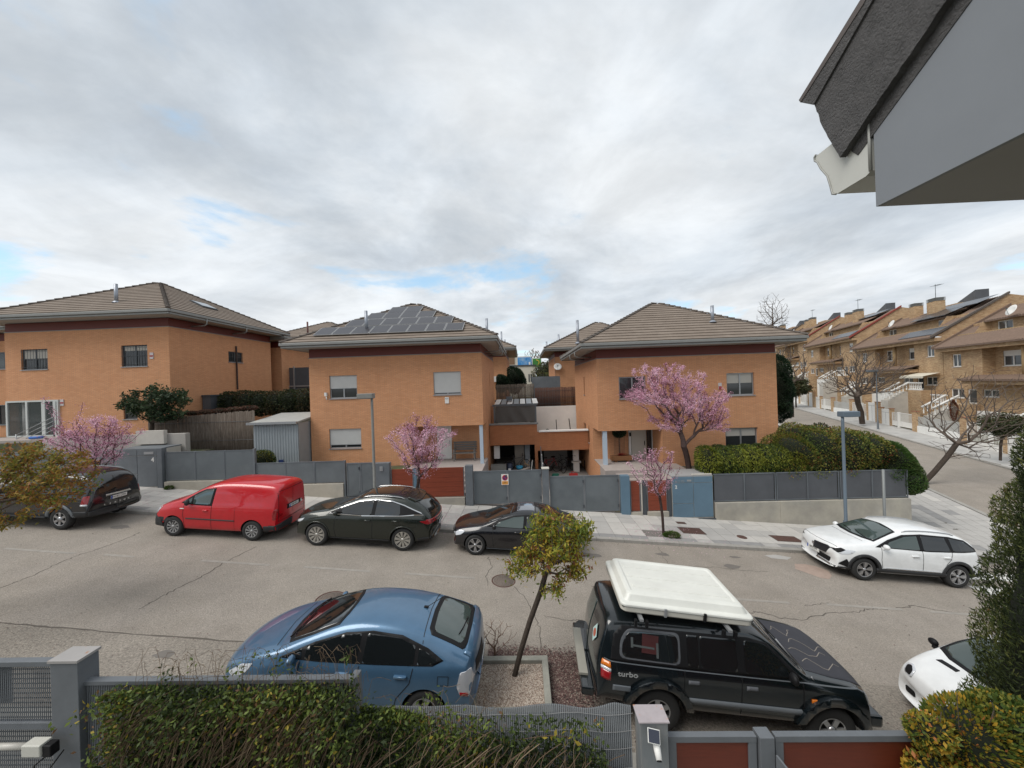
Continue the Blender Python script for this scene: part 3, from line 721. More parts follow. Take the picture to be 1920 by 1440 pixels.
# porch bench
PB = mat('weathered_bench', (.17, .155, .14), .8)
t = thing('park_bench', 'weathered grey bench on the porch of the solar panel house', 'bench', (-3.4, 20.6, 1.4))
for i in range(4): MB().box(-4.1, -2.75, 20.25+.12*i, 20.34+.12*i, 1.83, 1.86).build('seat_slat', PB, t)
for i in range(4): MB().box(-4.1, -2.75, 20.78, 20.81, 1.95+.13*i, 2.05+.13*i).build('back_slat', PB, t)
for x in (-4.0, -2.85):
    b = MB(); b.box(x-.03, x+.03, 20.28, 20.33, 1.4, 1.83); b.box(x-.03, x+.03, 20.7, 20.77, 1.4, 2.45); b.box(x-.03, x+.03, 20.28, 20.7, 2.03, 2.07); b.box(x-.03, x+.03, 20.28, 20.32, 1.83, 2.03); b.build('leg', PB, t)
t = thing('planter_tub', 'dark potted plant standing on the porch behind the blossom tree', 'plant pot', (-5.35, 20.4, 1.4))
MB().lathe([(0, 1.4), (.14, 1.4), (.19, 1.75), (.16, 1.75), (.15, 1.7), (0, 1.7)], 16, c=(-5.35, 20.4, 0)).build('pot', mat('terracotta', (.3, .1, .05), .8), t)

# ---- right house
h3, tF3, tR3, tL3 = house('brick_house', 'orange brick house behind the large pink blossom tree with an open corner porch', 3.97, 13.37, 6.83, -1.2,
    notch=('L', 7.31, 1.15, 2.97), holesF=[(5.13, 6.55, 4.65, 5.83), (10.78, 12.21, 4.66, 5.84), (10.63, 12.3, 1.7, 2.94)],
    holesL=[(23.35, 23.75, 4.8, 5.95), (22.2, 22.6, 1.9, 2.95), (23.5, 24.3, 1.9, 2.95), (24.2, 25.2, -.5, .4)])
window(h3, tF3, 5.13, 6.55, 4.65, 5.83); window(h3, tF3, 10.78, 12.21, 4.66, 5.84, curtain=.5); window(h3, tF3, 10.63, 12.3, 1.7, 2.94, curtain=.4)
for a in ((23.35, 23.75, 4.8, 5.95), (22.2, 22.6, 1.9, 2.95), (23.5, 24.3, 1.9, 2.95), (24.2, 25.2, -.5, .4)): window(h3, tL3, *a, panes=1, sill=True, frame=mat('bronze_frame', (.16, .075, .04), .6))
flue(h3, 10.62, 20.4, 8.72, 9.62); flue(h3, 3.45, 22.2, 8.0, 9.4)
for yy in (21.0, 23.2): down_arm(h3, 3.08, yy, 7.55, -1, 3.97)
bx('porch_column', MATS['pale_blue_column'], h3, 4.2, 4.42, 19.55, 19.77, 1.15, 2.97)
d = bx('door', mat('cream_door', (.50, .475, .42), .6, var=.04), h3, 6.12, 6.97, 20.98, 21.06, 1.16, 2.8, bevel=.01)
b = MB(); b.tube([(6.85, 20.93, 1.9), (6.85, 20.93, 2.15)], .02, 6); b.build('handle', BLACK, d)
bx('side_light', GLASSD, h3, 7.02, 7.26, 20.985, 21.06, 1.16, 2.8)
b = MB(); b.box(5.98, 6.09, 20.95, 21.08, 1.16, 2.9); b.box(7.27, 7.3, 20.9, 21.08, 1.16, 2.9); b.box(6.09, 7.27, 20.95, 21.08, 2.82, 2.9); b.build('door_frame', WHITE, h3)
bx('wall_lamp', BLACK, h3, 6.0, 6.08, 20.88, 20.945, 2.45, 2.65)
bx('security_sign', mat('sign_pale', (.55, .5, .5), .6), h3, 10.33, 10.5, 19.465, 19.495, 5.0, 5.35)
bx('security_sign', mat('sign_red', (.35, .05, .05), .6), h3, 10.34, 10.49, 19.455, 19.464, 5.0, 5.17)
t = thing('planter_box', 'long terracotta planter with red flowers beside the cream front door', 'planter', (5.3, 20.3, 1.15))
b = MB(); b.box(4.75, 5.9, 20.1, 20.5, 1.23, 1.48); b.build('trough', mat('terracotta_brown', (.22, .10, .04), .8), t, bevel=.03)
for x in (4.95, 5.6): MB().box(x, x+.12, 20.15, 20.45, 1.15, 1.228).build('foot', MATS['terracotta_brown'], t)
b = MB(); rr = random.Random(3)
for i in range(120):
    x, y, z = rr.gauss(5.35, .12), 20.28+rr.uniform(-.12, .12), 1.5+abs(rr.gauss(0, .06)); s = .03
    b.quad((x-s, y-s, z), (x+s, y-s, z+s), (x+s, y+s, z), (x-s, y+s, z-s*.4))
b.build('flowers', mat('red_flower', (.62, .02, .05), .7), t, recalc=False)

# ---- left house
h1, tF1, tR1, tL1 = house('brick_house', 'large orange brick house at the far left with a glazed entrance', -28.95, -19.47, 9.45, 2.6,
    holesF=[(-28.02, -26.47, 7.34, 8.48), (-22.21, -20.72, 7.32, 8.50), (-29.0+.1, -25.85, 3.6, 5.62), (-22.2, -21.4, 4.4, 5.3)], holesR=[(23.54, 24.75, 7.75, 8.45), (21.6, 22.7, 4.3, 5.6)], peak=3.7, ztop_off=.80)
window(h1, tF1, -28.02, -26.47, 7.34, 8.48, frame=DALU, bars=9, curtain=.5); window(h1, tF1, -22.21, -20.72, 7.32, 8.50, frame=DALU, bars=9, curtain=.3)
window(h1, tR1, 23.54, 24.75, 7.75, 8.45, frame=DALU, bars=7); window(h1, tF1, -22.2, -21.4, 4.4, 5.3, frame=DALU, panes=1)
window(h1, tR1, 21.6, 22.7, 4.3, 5.6, frame=DALU, panes=1)
flue(h1, -22.8, 19.85, 11.0, 12.05)
for yy in (20.9, 24.0): down_arm(h1, -18.55, yy, 10.2, 1, -19.47)
bx('gutter_pipe', mat('rusty_pipe', (.05, .03, .025), .7), h1, -19.43, -19.37, 24.1, 24.18, 5.9, 8.85)
# skylight on the right slope of house 1
a = math.atan((3.7-.8)/(9.48/2+.95))
sk = MB(); sk.rbox((0, 0, 0), (.95, 1.2, .1)); o = inst('skylight', sk.mesh('skylight', DALU), h1, (-20.7, 23.2, 9.45+.8+math.tan(a)*2.15+.12), (0, a, 0))
q = MB(); q.rbox((0, 0, .055), (.82, 1.06, .02)); q_ = bpy.data.objects.new('pane', q.mesh('pane', mat('bright_glass', (.3, .33, .36), .04, spec=1., metal=.4))); link(q_); q_.parent = o
for i, (x, z, w_) in enumerate(((-20.46, 7.88, .2), (-25.7, 5.45, .2))):
    bx('security_sign', MATS['sign_pale'], h1, x-w_/2, x+w_/2, 19.465, 19.495, z-.18, z+.17); bx('security_sign', MATS['sign_red'], h1, x-w_/2+.01, x+w_/2-.01, 19.455, 19.464, z-.06, z+.02)
# glazed entrance: frame, panes, column inside
g = MB(); z0, z1 = 3.6, 5.62; xs_ = [-28.9, -27.75, -26.75, -26.1, -25.85]
g.box(-28.9, -25.85, 19.42, 19.5, z1-.09, z1); g.box(-28.9, -25.85, 19.42, 19.5, z0, z0+.07)
for x, w_ in ((-28.9, .1), (-27.75, .11), (-26.82, .2), (-26.15, .16), (-25.93, .08)): g.box(x, x+w_, 19.41, 19.505, z0+.07, z1-.09)
gl = g.build('glazed_entrance', mat('pale_frame', (.52, .54, .52), .5), h1)
CLG = mat('clear_glass', (.12, .14, .14), .03, spec=.8, alpha=.3)
for a, c in ((-28.8, -27.75), (-27.64, -26.82), (-26.62, -26.15), (-25.99, -25.93)): bx('pane', CLG, gl, a, c, 19.455, 19.465, z0+.07, z1-.09)
b = MB(); b.box(-28.9, -25.85, 21.1, 21.2, z0, z1); b.build('entrance_back_wall', BRICK, h1)
b = MB(); b.lathe([(0, z0), (.14, z0), (.14, z1), (0, z1)], 20, c=(-28.25, 19.8, 0)); b.build('porch_column', WHITE, h1)
# far-left neighbour (a strip of wall at the frame edge)
def backhouse(label, X0, X1, Y0, Y1, zt, zb, peak=3.6, **kw):
    h = thing('brick_house', label, 'house', ((X0+X1)/2, Y0, zb), group='orange brick houses with hipped tiled roofs')
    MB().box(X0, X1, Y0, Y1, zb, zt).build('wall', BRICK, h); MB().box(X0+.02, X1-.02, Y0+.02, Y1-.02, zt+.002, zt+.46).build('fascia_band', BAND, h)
    hip_roof(h, X0, X1, Y0, Y1, zt+.78, zt+peak, n=12, **kw); return h
hb = backhouse('orange brick house cut off by the left edge of the picture', -40, -30.9, 21.2, 29, 9.3, 3, peak=2.2)
window(hb, T((0, 21.19, 0), (1, 0, 0), (0, -1, 0)), -31.9, -30.9, 7.6, 8.6, frame=DALU, depth=-.01); window(hb, T((0, 21.19, 0), (1, 0, 0), (0, -1, 0)), -31.9, -30.9, 4.2, 5.4, frame=DALU, depth=-.01)
hb = backhouse('brick house seen just past the right end of the left house', -28.5, -19.3, 28.6, 35, 9.2, 4, peak=1.9)
hb = backhouse('brick house whose roof shows behind the solar panel roof', -26.8, -17.2, 37, 45, 10.1, 4, peak=3.3); flue(hb, -22.4, 37.5, 11.3, 12.9, mat('rust_flue', (.12, .05, .045), .7))
hb = backhouse('narrow brick house seen in the gap right of the solar panel house', -11.5, -1.45, 33.5, 41, 8.2, 3); flue(hb, -1.95, 36, 9.0, 10.9); flue(hb, -1.75, 38.5, 9.4, 10.4)
bx('air_conditioner', WHITE, hb, -2.6, -1.8, 33.1, 33.48, 5.9, 6.4)
hb = backhouse('small looking brick house with a satellite dish left of the right house', 3.0, 12.6, 33.5, 41, 8.0, 3); flue(hb, 3.55, 34.5, 8.6, 10.2); flue(hb, 2.6, 37.5, 8.6, 9.9)
def dish(par, x, y, z, r=.45, ang=0, tilt=25, m=WHITE):
    b = MB(); b.lathe([(0, 0), (r*.5, .04), (r, .14), (r*1.01, .13), (r*.5, .02), (0, -.02)], 20)
    M = Matrix.Rotation(ang, 3, 'Z') @ Matrix.Rotation(R(90-tilt), 3, 'X')
    d_ = inst('satellite_dish', b.mesh('satellite_dish', m), par, (x, y, z), M)
    c = MB(); c.tube([(0, -r*.9, .1), (0, -.05, r*.9)], .015, 5); c.rbox((0, 0, r*.9), (.09, .09, .09)); o_ = bpy.data.objects.new('dish_arm', c.mesh('dish_arm', DALU)); link(o_); o_.parent = d_
dish(hb, 3.25, 33.35, 7.05, .35)
b = MB(); b.box(3.0, 3.02, 33.4, 33.45, 3, 8); b.build('drain_pipe', GUTR, hb)
# ================================================================== TERRACES, FENCES AND YARDS
# raised gardens (each a block of earth faced with concrete)
GARD = mat('garden_soil', (.10, .085, .055), .95, var=.3, vscale=2, col2=(.07, .085, .035), cscale=.9, bump=.5)
PORP = mat('porch_paving', (.36, .315, .29), .8, var=.08, vscale=3)
FAC = mat('retaining_face', (.36, .34, .31), .9, var=.12, vscale=1)
def terrace(name, x0, x1, y0, y1, z, m, zb=-2.5):
    return struct(MB().box(x0, x1, y0, y1, zb, z).build(name, m))
terrace('garden_ground', -60, -20.2, 17.6, 32, 3.45, GARD); terrace('garden_ground', -20.2, -14.35, 19.2, 28.5, 3.4, GARD, 1)
terrace('garden_ground', -16.6, -11.66, 16.5, 28.4, 1.62, GARD); terrace('garden_ground', -60, -16.7, 16.6, 19.4, 2.7, GARD)
terrace('garden_ground', -11.6, -6.2, 16.5, 19.4, 1.45, GARD)
terrace('porch_terrace', -6.16, -2.15, 17.9, 21.1, 1.40, PORP, -1); terrace('porch_terrace', 3.99, 8.0, 18.3, 21.1, 1.15, PORP, -2)
for k in range(3):
    terrace('porch_step', 4.5, 8.0, 18.3-.32*(k+1), 18.3-.32*k, 1.15-.16*(k+1), PORP, -2); terrace('porch_step', -6.1, -2.6, 17.9-.32*(k+1), 17.9-.32*k, 1.40-.16*(k+1), PORP, -1)
terrace('garden_ground', 8.0, 16.2, 16.6, 28, 1.0, GARD); terrace('garden_ground', 4.5, 8.0, 16.5, 17.34, .45, PORP, -2); terrace('garden_ground', -6.1, -2.7, 16.5, 16.94, .75, PORP, -2)
terrace('garden_ground', -60, 16, 28.6, 60, 3.4, GARD, -1)
DRV = mat('driveway_concrete', (.28, .26, .24), .9, var=.15)
struct(MB().add([(-2.15, 16.4, .25), (.8, 16.4, .05), (.8, 27, 0.15), (-2.15, 27, .25)], [(0, 1, 2, 3)]).build('driveway', DRV)); struct(MB().add([(.8, 16.4, 0), (3.97, 16.4, -.25), (3.97, 27, -.2), (.8, 27, -.05)], [(0, 1, 2, 3)]).build('driveway', DRV))

# ---- far fence line, each bay by its real extents
def panel_gate(root, name, x0, x1, z0, z1, y, m=GMESH, fm=GMET, mull=(), fr=.045, thick=.04):
    s = MB().box(x0+fr, x1-fr, y-.006, y+.006, z0+fr, z1-fr).build(name, m, root)
    b = MB(); b.box(x0, x1, y-thick/2, y+thick/2, z1-fr, z1); b.box(x0, x1, y-thick/2, y+thick/2, z0, z0+fr); b.box(x0, x0+fr, y-thick/2, y+thick/2, z0+fr, z1-fr); b.box(x1-fr, x1, y-thick/2, y+thick/2, z0+fr, z1-fr)
    for x in mull: b.box(x-.018, x+.018, y-thick/2-.003, y+thick/2-.003, z0+fr, z1-fr)
    b.build('frame', fm, root); return s
YF = 16.2
def concrete_base(root, x0, x1, ztop, y0=YF-.12, y1=YF+.12, m=CONC, n=3):
    for k in range(n):
        a, c = x0+(x1-x0)*k/n, x0+(x1-x0)*(k+1)/n
        MB().box(a, c-.006, y0, y1, G(c, YF)-.4, ztop).build('base_wall', m, root, bevel=.008)
def fence(label, x0, x1, z0, z1, n, posts=True, base=True, m=GMESH, zbase=None):
    r = thing('metal_fence', label, 'fence', (x0, YF, z0), group='grey sheet metal fences along the pavement')
    w_ = (x1-x0)/n
    if base: concrete_base(r, x0, x1, z0-.04 if zbase is None else zbase, n=max(1, int((x1-x0)/2.5)))
    for k in range(n): panel_gate(r, 'panel', x0+w_*k+.004, x0+w_*(k+1)-.004, z0, z1, YF, m, fr=.03)
    if posts:
        for k in range(0, n+1):
            x = x0+w_*k; MB().box(x-.025, x+.025, YF+.022, YF+.06, z0-.1, z1+.005).build('post', GMET, r)
    return r
# far left: panels above pale wall behind the suv, up to the cabinet
fence('long grey fence on a pale wall behind the black estate car', -29.5, -18.98, 2.03, 3.25, 6)
# utility cabinet no 4
def cabinet(label, x0, x1, z0, z1, m, split, num, numx, numz, gname='meter cabinets'):
    r = thing('meter_cabinet', label, 'cabinet', ((x0+x1)/2, YF, z0), group='metal meter cabinets in the fence')
    MB().box(x0, x1, YF-.05, YF+1.1, z0, z1-.02).build('case', CONC2, r)
    xm = x0+(x1-x0)*split; zt_ = z1-.28
    zm = z0+(zt_-z0)*.42
    for (a, c, e, g) in ((x0+.02, xm-.01, z0+.05, zm-.01), (x0+.02, xm-.01, zm+.01, zt_-.01), (xm+.01, x1-.02, z0+.05, zt_-.01), (x0+.02, xm-.01, zt_+.01, z1-.02), (xm+.01, x1-.02, zt_+.01, z1-.02)):
        MB().box(a, c, YF-.075, YF-.052, e, g).build('cabinet_door', m, r, bevel=.004)
    MB().box(x0, x1, YF-.06, YF+1.15, z1-.018, z1+.03).build('lid', GMET if m is GMET else MATS.get('lid_grey') or mat('lid_grey', (.3, .3, .3), .7), r)
    text_mesh('number', num, .3 if num == '4' else .2, WHITE, r, Vector((numx, YF-.079, numz))-WP[r.name], (R(90), 0, 0), bold=True)
    return r
c4 = cabinet('grey meter cabinet with the white number 4 on its door', -18.9, -16.85, 1.45, 3.20, GMET, .54, '4', -17.05, 2.72)
bx('letter_slot', ALU, c4, -17.45, -17.0, YF-.085, YF-.076, 2.98, 3.1); bx('letter_slot', ALU, c4, -18.85, -18.6, YF-.085, YF-.076, 2.98, 3.1)
MB().box(-18.9, -16.6, YF-.1, YF+.3, 1.0, 1.448).build('plinth', CONC2, c4)
t = thing('gate_post', 'grey square post beside the cabinet with number 4', 'post', (-16.7, YF, 1.3)); MB().box(-16.82, -16.58, YF-.12, YF+.12, 1.2, 3.25).build('shaft', GMET, t, bevel=.01); 
fence('three panel grey fence between the cabinet numbered 4 and the hedge ball', -16.5, -12.38, 1.74, 3.05, 3)
t = thing('gate_post', 'slim grey post between two fence heights near the red van', 'post', (-12.36, YF, 1.4)); MB().box(-12.37, -12.29, YF-.06, YF+.06, .9, 3.1).build('shaft', GMET, t)
fence('lower grey fence on a pale wall behind the red van', -12.27, -8.22, 1.46, 2.43, 3)
t = thing('gate_post', 'slim grey post at the left end of the sliding gate', 'post', (-8.2, YF, 1)); MB().box(-8.21, -8.14, YF-.06, YF+.06, .5, 2.45).build('shaft', GMET, t)
def gate(name, label, x0, x1, z0, z1, n, group='grey sheet metal gates'):
    r = thing(name, label, 'gate', (x0, YF, z0), group=group); w_ = (x1-x0)/n
    for k in range(n): panel_gate(r, 'leaf', x0+w_*k+.005, x0+w_*(k+1)-.005, z0, z1, YF, fr=.05)
    for k in (1, n):
        x = x0+w_*k-.05
        for z in (z0+.25, z1-.25): MB().box(x-.03, x+.03, YF-.05, YF-.022, z-.06, z+.06).build('hinge', DALU, r)
    return r
gate('metal_gate', 'tall grey gate behind the lamp post left of the red boards', -8.1, -6.84, .72, 2.32, 2)
t = thing('gate_post', 'wide grey post with an intercom left of the red boards', 'post', (-6.5, YF, .6)); MB().box(-6.8, -6.1, YF-.13, YF+.13, .35, 2.3).build('shaft', GMET, t, bevel=.01); MB().box(-6.52, -6.38, YF-.16, YF-.132, 1.95, 2.15).build('intercom', ALU, t)
def board_gate(label, x0, x1, z0, z1, n=6, base=True, zb=None, group='red brown board gates'):
    r = thing('board_gate', label, 'gate', (x0, YF, z0), group=group); h_ = (z1-z0)/n
    for k in range(n): MB().box(x0+.03, x1-.03, YF-.02, YF+.02, z0+h_*k+.003, z0+h_*(k+1)-.003).build('board', WOODR, r)
    b = MB(); b.box(x0, x0+.03, YF-.03, YF+.03, z0, z1); b.box(x1-.03, x1, YF-.03, YF+.03, z0, z1); b.build('frame', GMET, r)
    if base: MB().box(x0-.02, x1+.02, YF-.14, YF+.14, G(x1, YF)-.3, z0-.03).build('base_wall', CONC, r)
    return r
board_gate('narrow red board panel left of the blossom tree trunk', -6.06, -5.06, .62, 1.98)
t = thing('gate_post', 'dark and pale twin post between the two red board panels', 'post', (-4.9, YF, .5)); MB().box(-5.03, -4.9, YF-.06, YF+.06, .2, 2.0).build('shaft', BLUEG, t); MB().box(-4.88, -4.82, YF-.05, YF+.05, .2, 2.0).build('rail', ALU, t)
board_gate('wide red board panel behind the blossom tree trunk', -4.8, -2.76, .70, 2.0)
t = thing('gate_post', 'grey square post left of the double gate with the parking sign', 'post', (-2.5, YF, .3)); MB().box(-2.7, -2.36, YF-.15, YF+.15, .1, 2.08).build('shaft', GMET, t, bevel=.01)
gs = gate('metal_gate', 'grey gate carrying the no parking sign', -2.34, .70, .32, 1.80, 2)
t = thing('gate_post', 'pale topped grey post between the two double gates', 'post', (.87, YF, 0)); MB().box(.73, 1.02, YF-.15, YF+.15, -.1, 1.84).build('shaft', GMET, t, bevel=.008); MB().box(.71, 1.04, YF-.17, YF+.17, 1.842, 1.875).build('cap', CONC2, t)
gate('metal_gate', 'grey double gate to the right of the no parking sign', 1.05, 4.12, -.12, 1.48, 2)
t = thing('gate_post', 'blue grey square post left of the narrow red panels', 'post', (4.35, YF, 0)); MB().box(4.17, 4.55, YF-.15, YF+.15, -.45, 1.45).build('shaft', BLUEG, t, bevel=.01)
board_gate('narrow red board panel beside the blue grey post', 4.6, 5.03, -.14, 1.18, zb=-.5)
t = thing('gate_post', 'dark slim post with a pale bar between red panels', 'post', (5.2, YF, 0)); MB().box(5.06, 5.11, YF-.05, YF+.05, -.4, 1.2).build('rail', CONC2, t); MB().box(5.13, 5.3, YF-.05, YF+.05, -.4, 1.2).build('shaft', DALU, t)
board_gate('red board gate left of the blue cabinet with number 2', 5.33, 6.2, -.14, 1.18)
t = thing('gate_post', 'dark post hard against the blue cabinet', 'post', (6.3, YF, 0)); MB().box(6.21, 6.37, YF-.06, YF+.06, -.5, 1.22).build('shaft', DALU, t)
c2 = cabinet('blue grey meter cabinet with the white number 2 on its door', 6.4, 8.18, -.5, 1.34, BLUEG, .52, '2', 6.58, .88)
text_mesh('letter_slot', 'N 2 M2', .13, ALU, c2, Vector((6.75, YF-.079, 1.13))-WP[c2.name], (R(90), 0, 0)); bx('letter_slot', ALU, c2, 7.06, 7.25, YF-.084, YF-.076, 1.12, 1.2)
MB().box(6.36, 8.24, YF-.14, YF+.2, -1.1, -.502).build('plinth', DALU, c2)
b = MB()
for i in range(12): b.lathe([(0, 0), (.05, 0), (.05, .05), (0, .06)], 8, c=(7.35+i*.072, YF+.02, 1.37))
b.build('pebble_row', CONC2, c2)
fr_ = thing('metal_fence', 'long dark grey fence under the hedge at the right corner', 'fence', (8.25, YF, .2), group='grey sheet metal fences along the pavement')
for k in range(3):
    a, c = 8.24+2.76*k, 8.24+2.76*(k+1); MB().box(a, c-.006, YF-.13, YF+.13, G(c, YF)-.4, .16).build('base_wall', CONC, fr_, bevel=.01)
PX = [8.24, 9.55, 10.88, 10.96, 12.22, 13.6, 13.68, 14.98, 16.5]
for a, c in ((8.24, 9.55), (9.55, 10.86), (10.96, 12.26), (12.26, 13.56), (13.68, 15.0), (15.0, 16.45)):
    MB().box(a+.02, c-.02, YF-.008, YF+.008, .24, 1.36).build('panel', GDARK, fr_); MB().box(a, c, YF-.03, YF+.03, 1.362, 1.4).box(a, c, YF-.02, YF+.02, .19, .238).build('rail', GMET, fr_)
for x in (9.55, 10.88, 10.95, 12.26, 13.58, 13.66, 15.0, 16.47): MB().box(x-.018, x+.018, YF-.045, YF-.01, .1, 1.4).build('post', GMET, fr_)
# return fence along the side street
r = thing('metal_fence', 'side fence of the right house running away along the side street', 'fence', (16.5, YF, 0), group='grey sheet metal fences along the pavement')
L_ = 26
for k in range(10):
    s0, s1 = k*2.6, (k+1)*2.6; p0 = Vector((16.5+DX*s0, YF+DY*s0+.14, 0)); p1 = Vector((16.5+DX*s1, YF+DY*s1+.14, 0)); c = (p0+p1)/2; ang = math.atan2(DY, DX)
    MB().rbox((c.x, c.y, -.6), (2.59, .24, 1.5), ang).build('base_wall', CONC, r); MB().rbox((c.x, c.y, .8), (2.56, .03, 1.15), ang).build('panel', GDARK, r)

# no parking sign
sg = thing('parking_sign', 'small no parking sign with an orange strip on the grey gate', 'sign', (-.93, YF-.03, 1.5))
SR, SB, SO, SW = mat('sign_red_paint', (.45, .025, .03), .5), mat('sign_blue_paint', (.03, .03, .16), .5), mat('sign_orange', (.75, .33, .06), .6), mat('sign_white', (.75, .70, .66), .6)
cx_ = -.93
b = MB(); b.box(cx_-.16, cx_+.16, YF-.04, YF-.032, 1.16, 1.64); b.build('plate', SW, sg)
def disc(par, name, m, x, y, z, r, n=28):
    b = MB(); b.prism([(x+r*math.cos(2*math.pi*k/n), y, z+r*math.sin(2*math.pi*k/n)) for k in range(n)], (0, -.003, 0)); return b.build(name, m, par)
disc(sg, 'red_ring', SR, cx_, YF-.041, 1.48, .125); disc(sg, 'blue_disc', SB, cx_, YF-.0445, 1.48, .088)
b = MB(); b.rbox((cx_, YF-.0495, 1.48), (.19, .003, .03), M=Matrix.Rotation(R(45), 3, 'Y')); b.build('red_bar', SR, sg)
bx('orange_strip', SO, sg, cx_-.135, cx_+.135, YF-.044, YF-.041, 1.18, 1.33)
text_mesh('lettering', 'VADO\nPERMANENTE', .05, DALU, sg, Vector((cx_, YF-.046, 1.27))-WP[sg.name], (R(90), 0, 0), sx=.75)

# ---- garage block between the houses
gw = thing('garage_block', 'brick garage block with two open bays between the houses', 'garage', (.8, 22.5, 0))
b = MB(); tg = T((0, 22.5, 0), (1, 0, 0), (0, -1, 0))
b.box(-2.16, .8, 22.5, 22.75, 1.86, 3.12); b.box(.8, 3.95, 22.5, 22.75, 1.46, 2.62); b.box(.62, .8, 22.5, 22.75, 0, 1.86); b.build('brick_wall', BRICKD, gw)
MB().box(-2.16, .88, 22.42, 22.85, 3.122, 3.2).build('coping', GUTR, gw); MB().box(.9, 3.95, 22.42, 22.85, 2.622, 2.7).build('coping', WHITEW, gw)
MB().box(-2.16, .75, 22.75, 29, 1.9, 2.05).box(.75, 3.95, 22.75, 29, 1.55, 1.7).build('deck', FAC, gw)
DK = mat('garage_inside', (.10, .095, .09), .95)
MB().box(-2.16, .75, 27.4, 27.5, 0, 1.9).box(.8, 3.95, 27.2, 27.5, -.3, 1.55).box(.76, .8, 22.76, 27.2, -.2, 1.9).build('rear_wall', DK, gw)
bx('partition', mat('garage_pale_panel', (.28, .28, .27), .9), gw, 1.3, 2.9, 25.0, 25.08, -.2, 1.5)
bx('partition', mat('garage_shelf', (.22, .19, .16), .9), gw, -.65, -.05, 23.2, 23.3, .3, 1.85); bx('partition', mat('garage_grey_panel', (.30, .31, .32), .8), gw, 0, .32, 23.3, 23.36, .3, 1.8)
bx('wall_cabinet', WHITEW, gw, -1.95, -1.6, 22.95, 23.2, .95, 1.75)
# clutter in the bays (each its own thing)
t = thing('plastic_crate', 'pale slatted plastic crate in the left garage bay', 'crate', (-1.6, 22.0, .3))
b = MB(); b.box(-2.05, -1.2, 21.8, 22.2, .35, .40); b.build('crate_floor', mat('crate_grey', (.3, .3, .28), .7), t)
for i in range(5):
    bx('slat', MATS['crate_grey'], t, -2.08, -1.17, 21.77, 21.79, .42+.075*i, .47+.075*i)
    bx('slat', MATS['crate_grey'], t, -2.08, -1.17, 22.21, 22.23, .42+.075*i, .47+.075*i)
for x in (-2.07, -1.2): bx('corner', MATS['crate_grey'], t, x, x+.03, 21.792, 22.208, .3, .8)
def bicycle(label, x, y, z, ang, col, lean=.1):
    t = thing('bicycle', label, 'bicycle', (x, y, z), rot=(lean, 0, ang))
    fm = mat('bike_%s' % col[0], col[1], .4)
    for wx in (-.52, .52):
        b = MB(); n = 24
        ring = [(wx+.33*math.cos(2*math.pi*k/n), 0, .34+.33*math.sin(2*math.pi*k/n)) for k in range(n+1)]; b.tube(ring, .02, 6, False)
        wh = b.build('wheel', BLACK, t, False); b = MB()
        for k in range(10): b.tube([(wx, 0, .34), (wx+.32*math.cos(k*.628), 0, .34+.32*math.sin(k*.628))], .003, 3)
        b.build('spokes', ALU, wh, False)
    b = MB()
    for p in (((-.52, 0, .34), (-.1, 0, .3)), ((-.1, 0, .3), (-.22, 0, .85)), ((-.52, 0, .34), (-.2, 0, .75)), ((-.1, 0, .3), (.36, 0, .78)), ((-.2, 0, .75), (.34, 0, .84)), ((.33, 0, .9), (.52, 0, .34))): b.tube(p, .018, 6)
    b.build('frame', fm, t, False)
    b = MB(); b.tube([(.33, 0, .9), (.32, 0, .98)], .014, 6); b.tube([(.36, -.28, 1.0), (.32, 0, .98), (.36, .28, 1.0)], .014, 6); b.build('handlebar', BLACK, t, False)
    MB().rbox((-.25, 0, .93), (.26, .13, .06)).build('saddle', BLACK, t, False, bevel=.02)
bicycle('dark bicycle leaning in the right garage bay in front of the pale panel', 2.0, 23.9, -.1, .5, ('dark', (.03, .03, .035)))
bicycle('red framed bicycle in the middle of the right garage bay', 1.55, 23.4, -.1, .2, ('red', (.35, .03, .03)), -.1)
bicycle('black bicycle nearest the white fridge in the right garage bay', 2.75, 23.5, -.1, .9, ('black', (.015, .015, .02)))
bicycle('dark bicycle behind the blue tub in the left garage bay', -.5, 22.9, .2, .1, ('grey', (.06, .06, .06)))
t = thing('fridge_freezer', 'small white fridge standing on a shelf in the right garage bay', 'fridge', (3.3, 24, 0)); bx('case', WHITEW, t, 3.12, 3.48, 23.6, 24.0, .55, 1.25); bx('shelf', WHITEW, t, 3.0, 3.6, 23.5, 24.0, .44, .5); bx('lower_case', WHITEW, t, 3.12, 3.5, 23.6, 24.0, -.2, .43)
t = thing('plastic_tub', 'bright blue plastic tub among the clutter of the left garage bay', 'tub', (-.35, 21.9, .25)); MB().lathe([(0, .5), (.17, .5), (.22, .68), (.2, .68), (.16, .53), (0, .53)], 16, c=(-.35, 21.9, 0)).build('bowl', mat('blue_plastic', (.02, .22, .36), .4), t)
t = thing('barrel', 'dark barrel with a pale label in the left garage bay', 'barrel', (-.95, 22.1, .2)); MB().lathe([(0, .2), (.17, .2), (.19, .5), (.17, .82), (0, .82)], 16, c=(-.95, 22.1, 0)).build('drum', mat('navy_plastic', (.02, .03, .06), .5), t); bx('paper_label', WHITEW, t, -1.03, -.87, 21.9, 21.915, .45, .55)
rr = random.Random(9)
CL = [('rolled_rug', 'pale rolled rug lying in the left garage bay', (.35, .3, .26)), ('folded_chair', 'folded tan chair in the left garage bay', (.28, .19, .12)), ('toy_scooter', 'white toy scooter in the left garage bay', (.5, .48, .45)), ('tool_box', 'red tool box on the floor of the right garage bay', (.4, .03, .03)), ('garden_hose', 'coiled green hose on the floor of the right garage bay', (.03, .2, .14))]
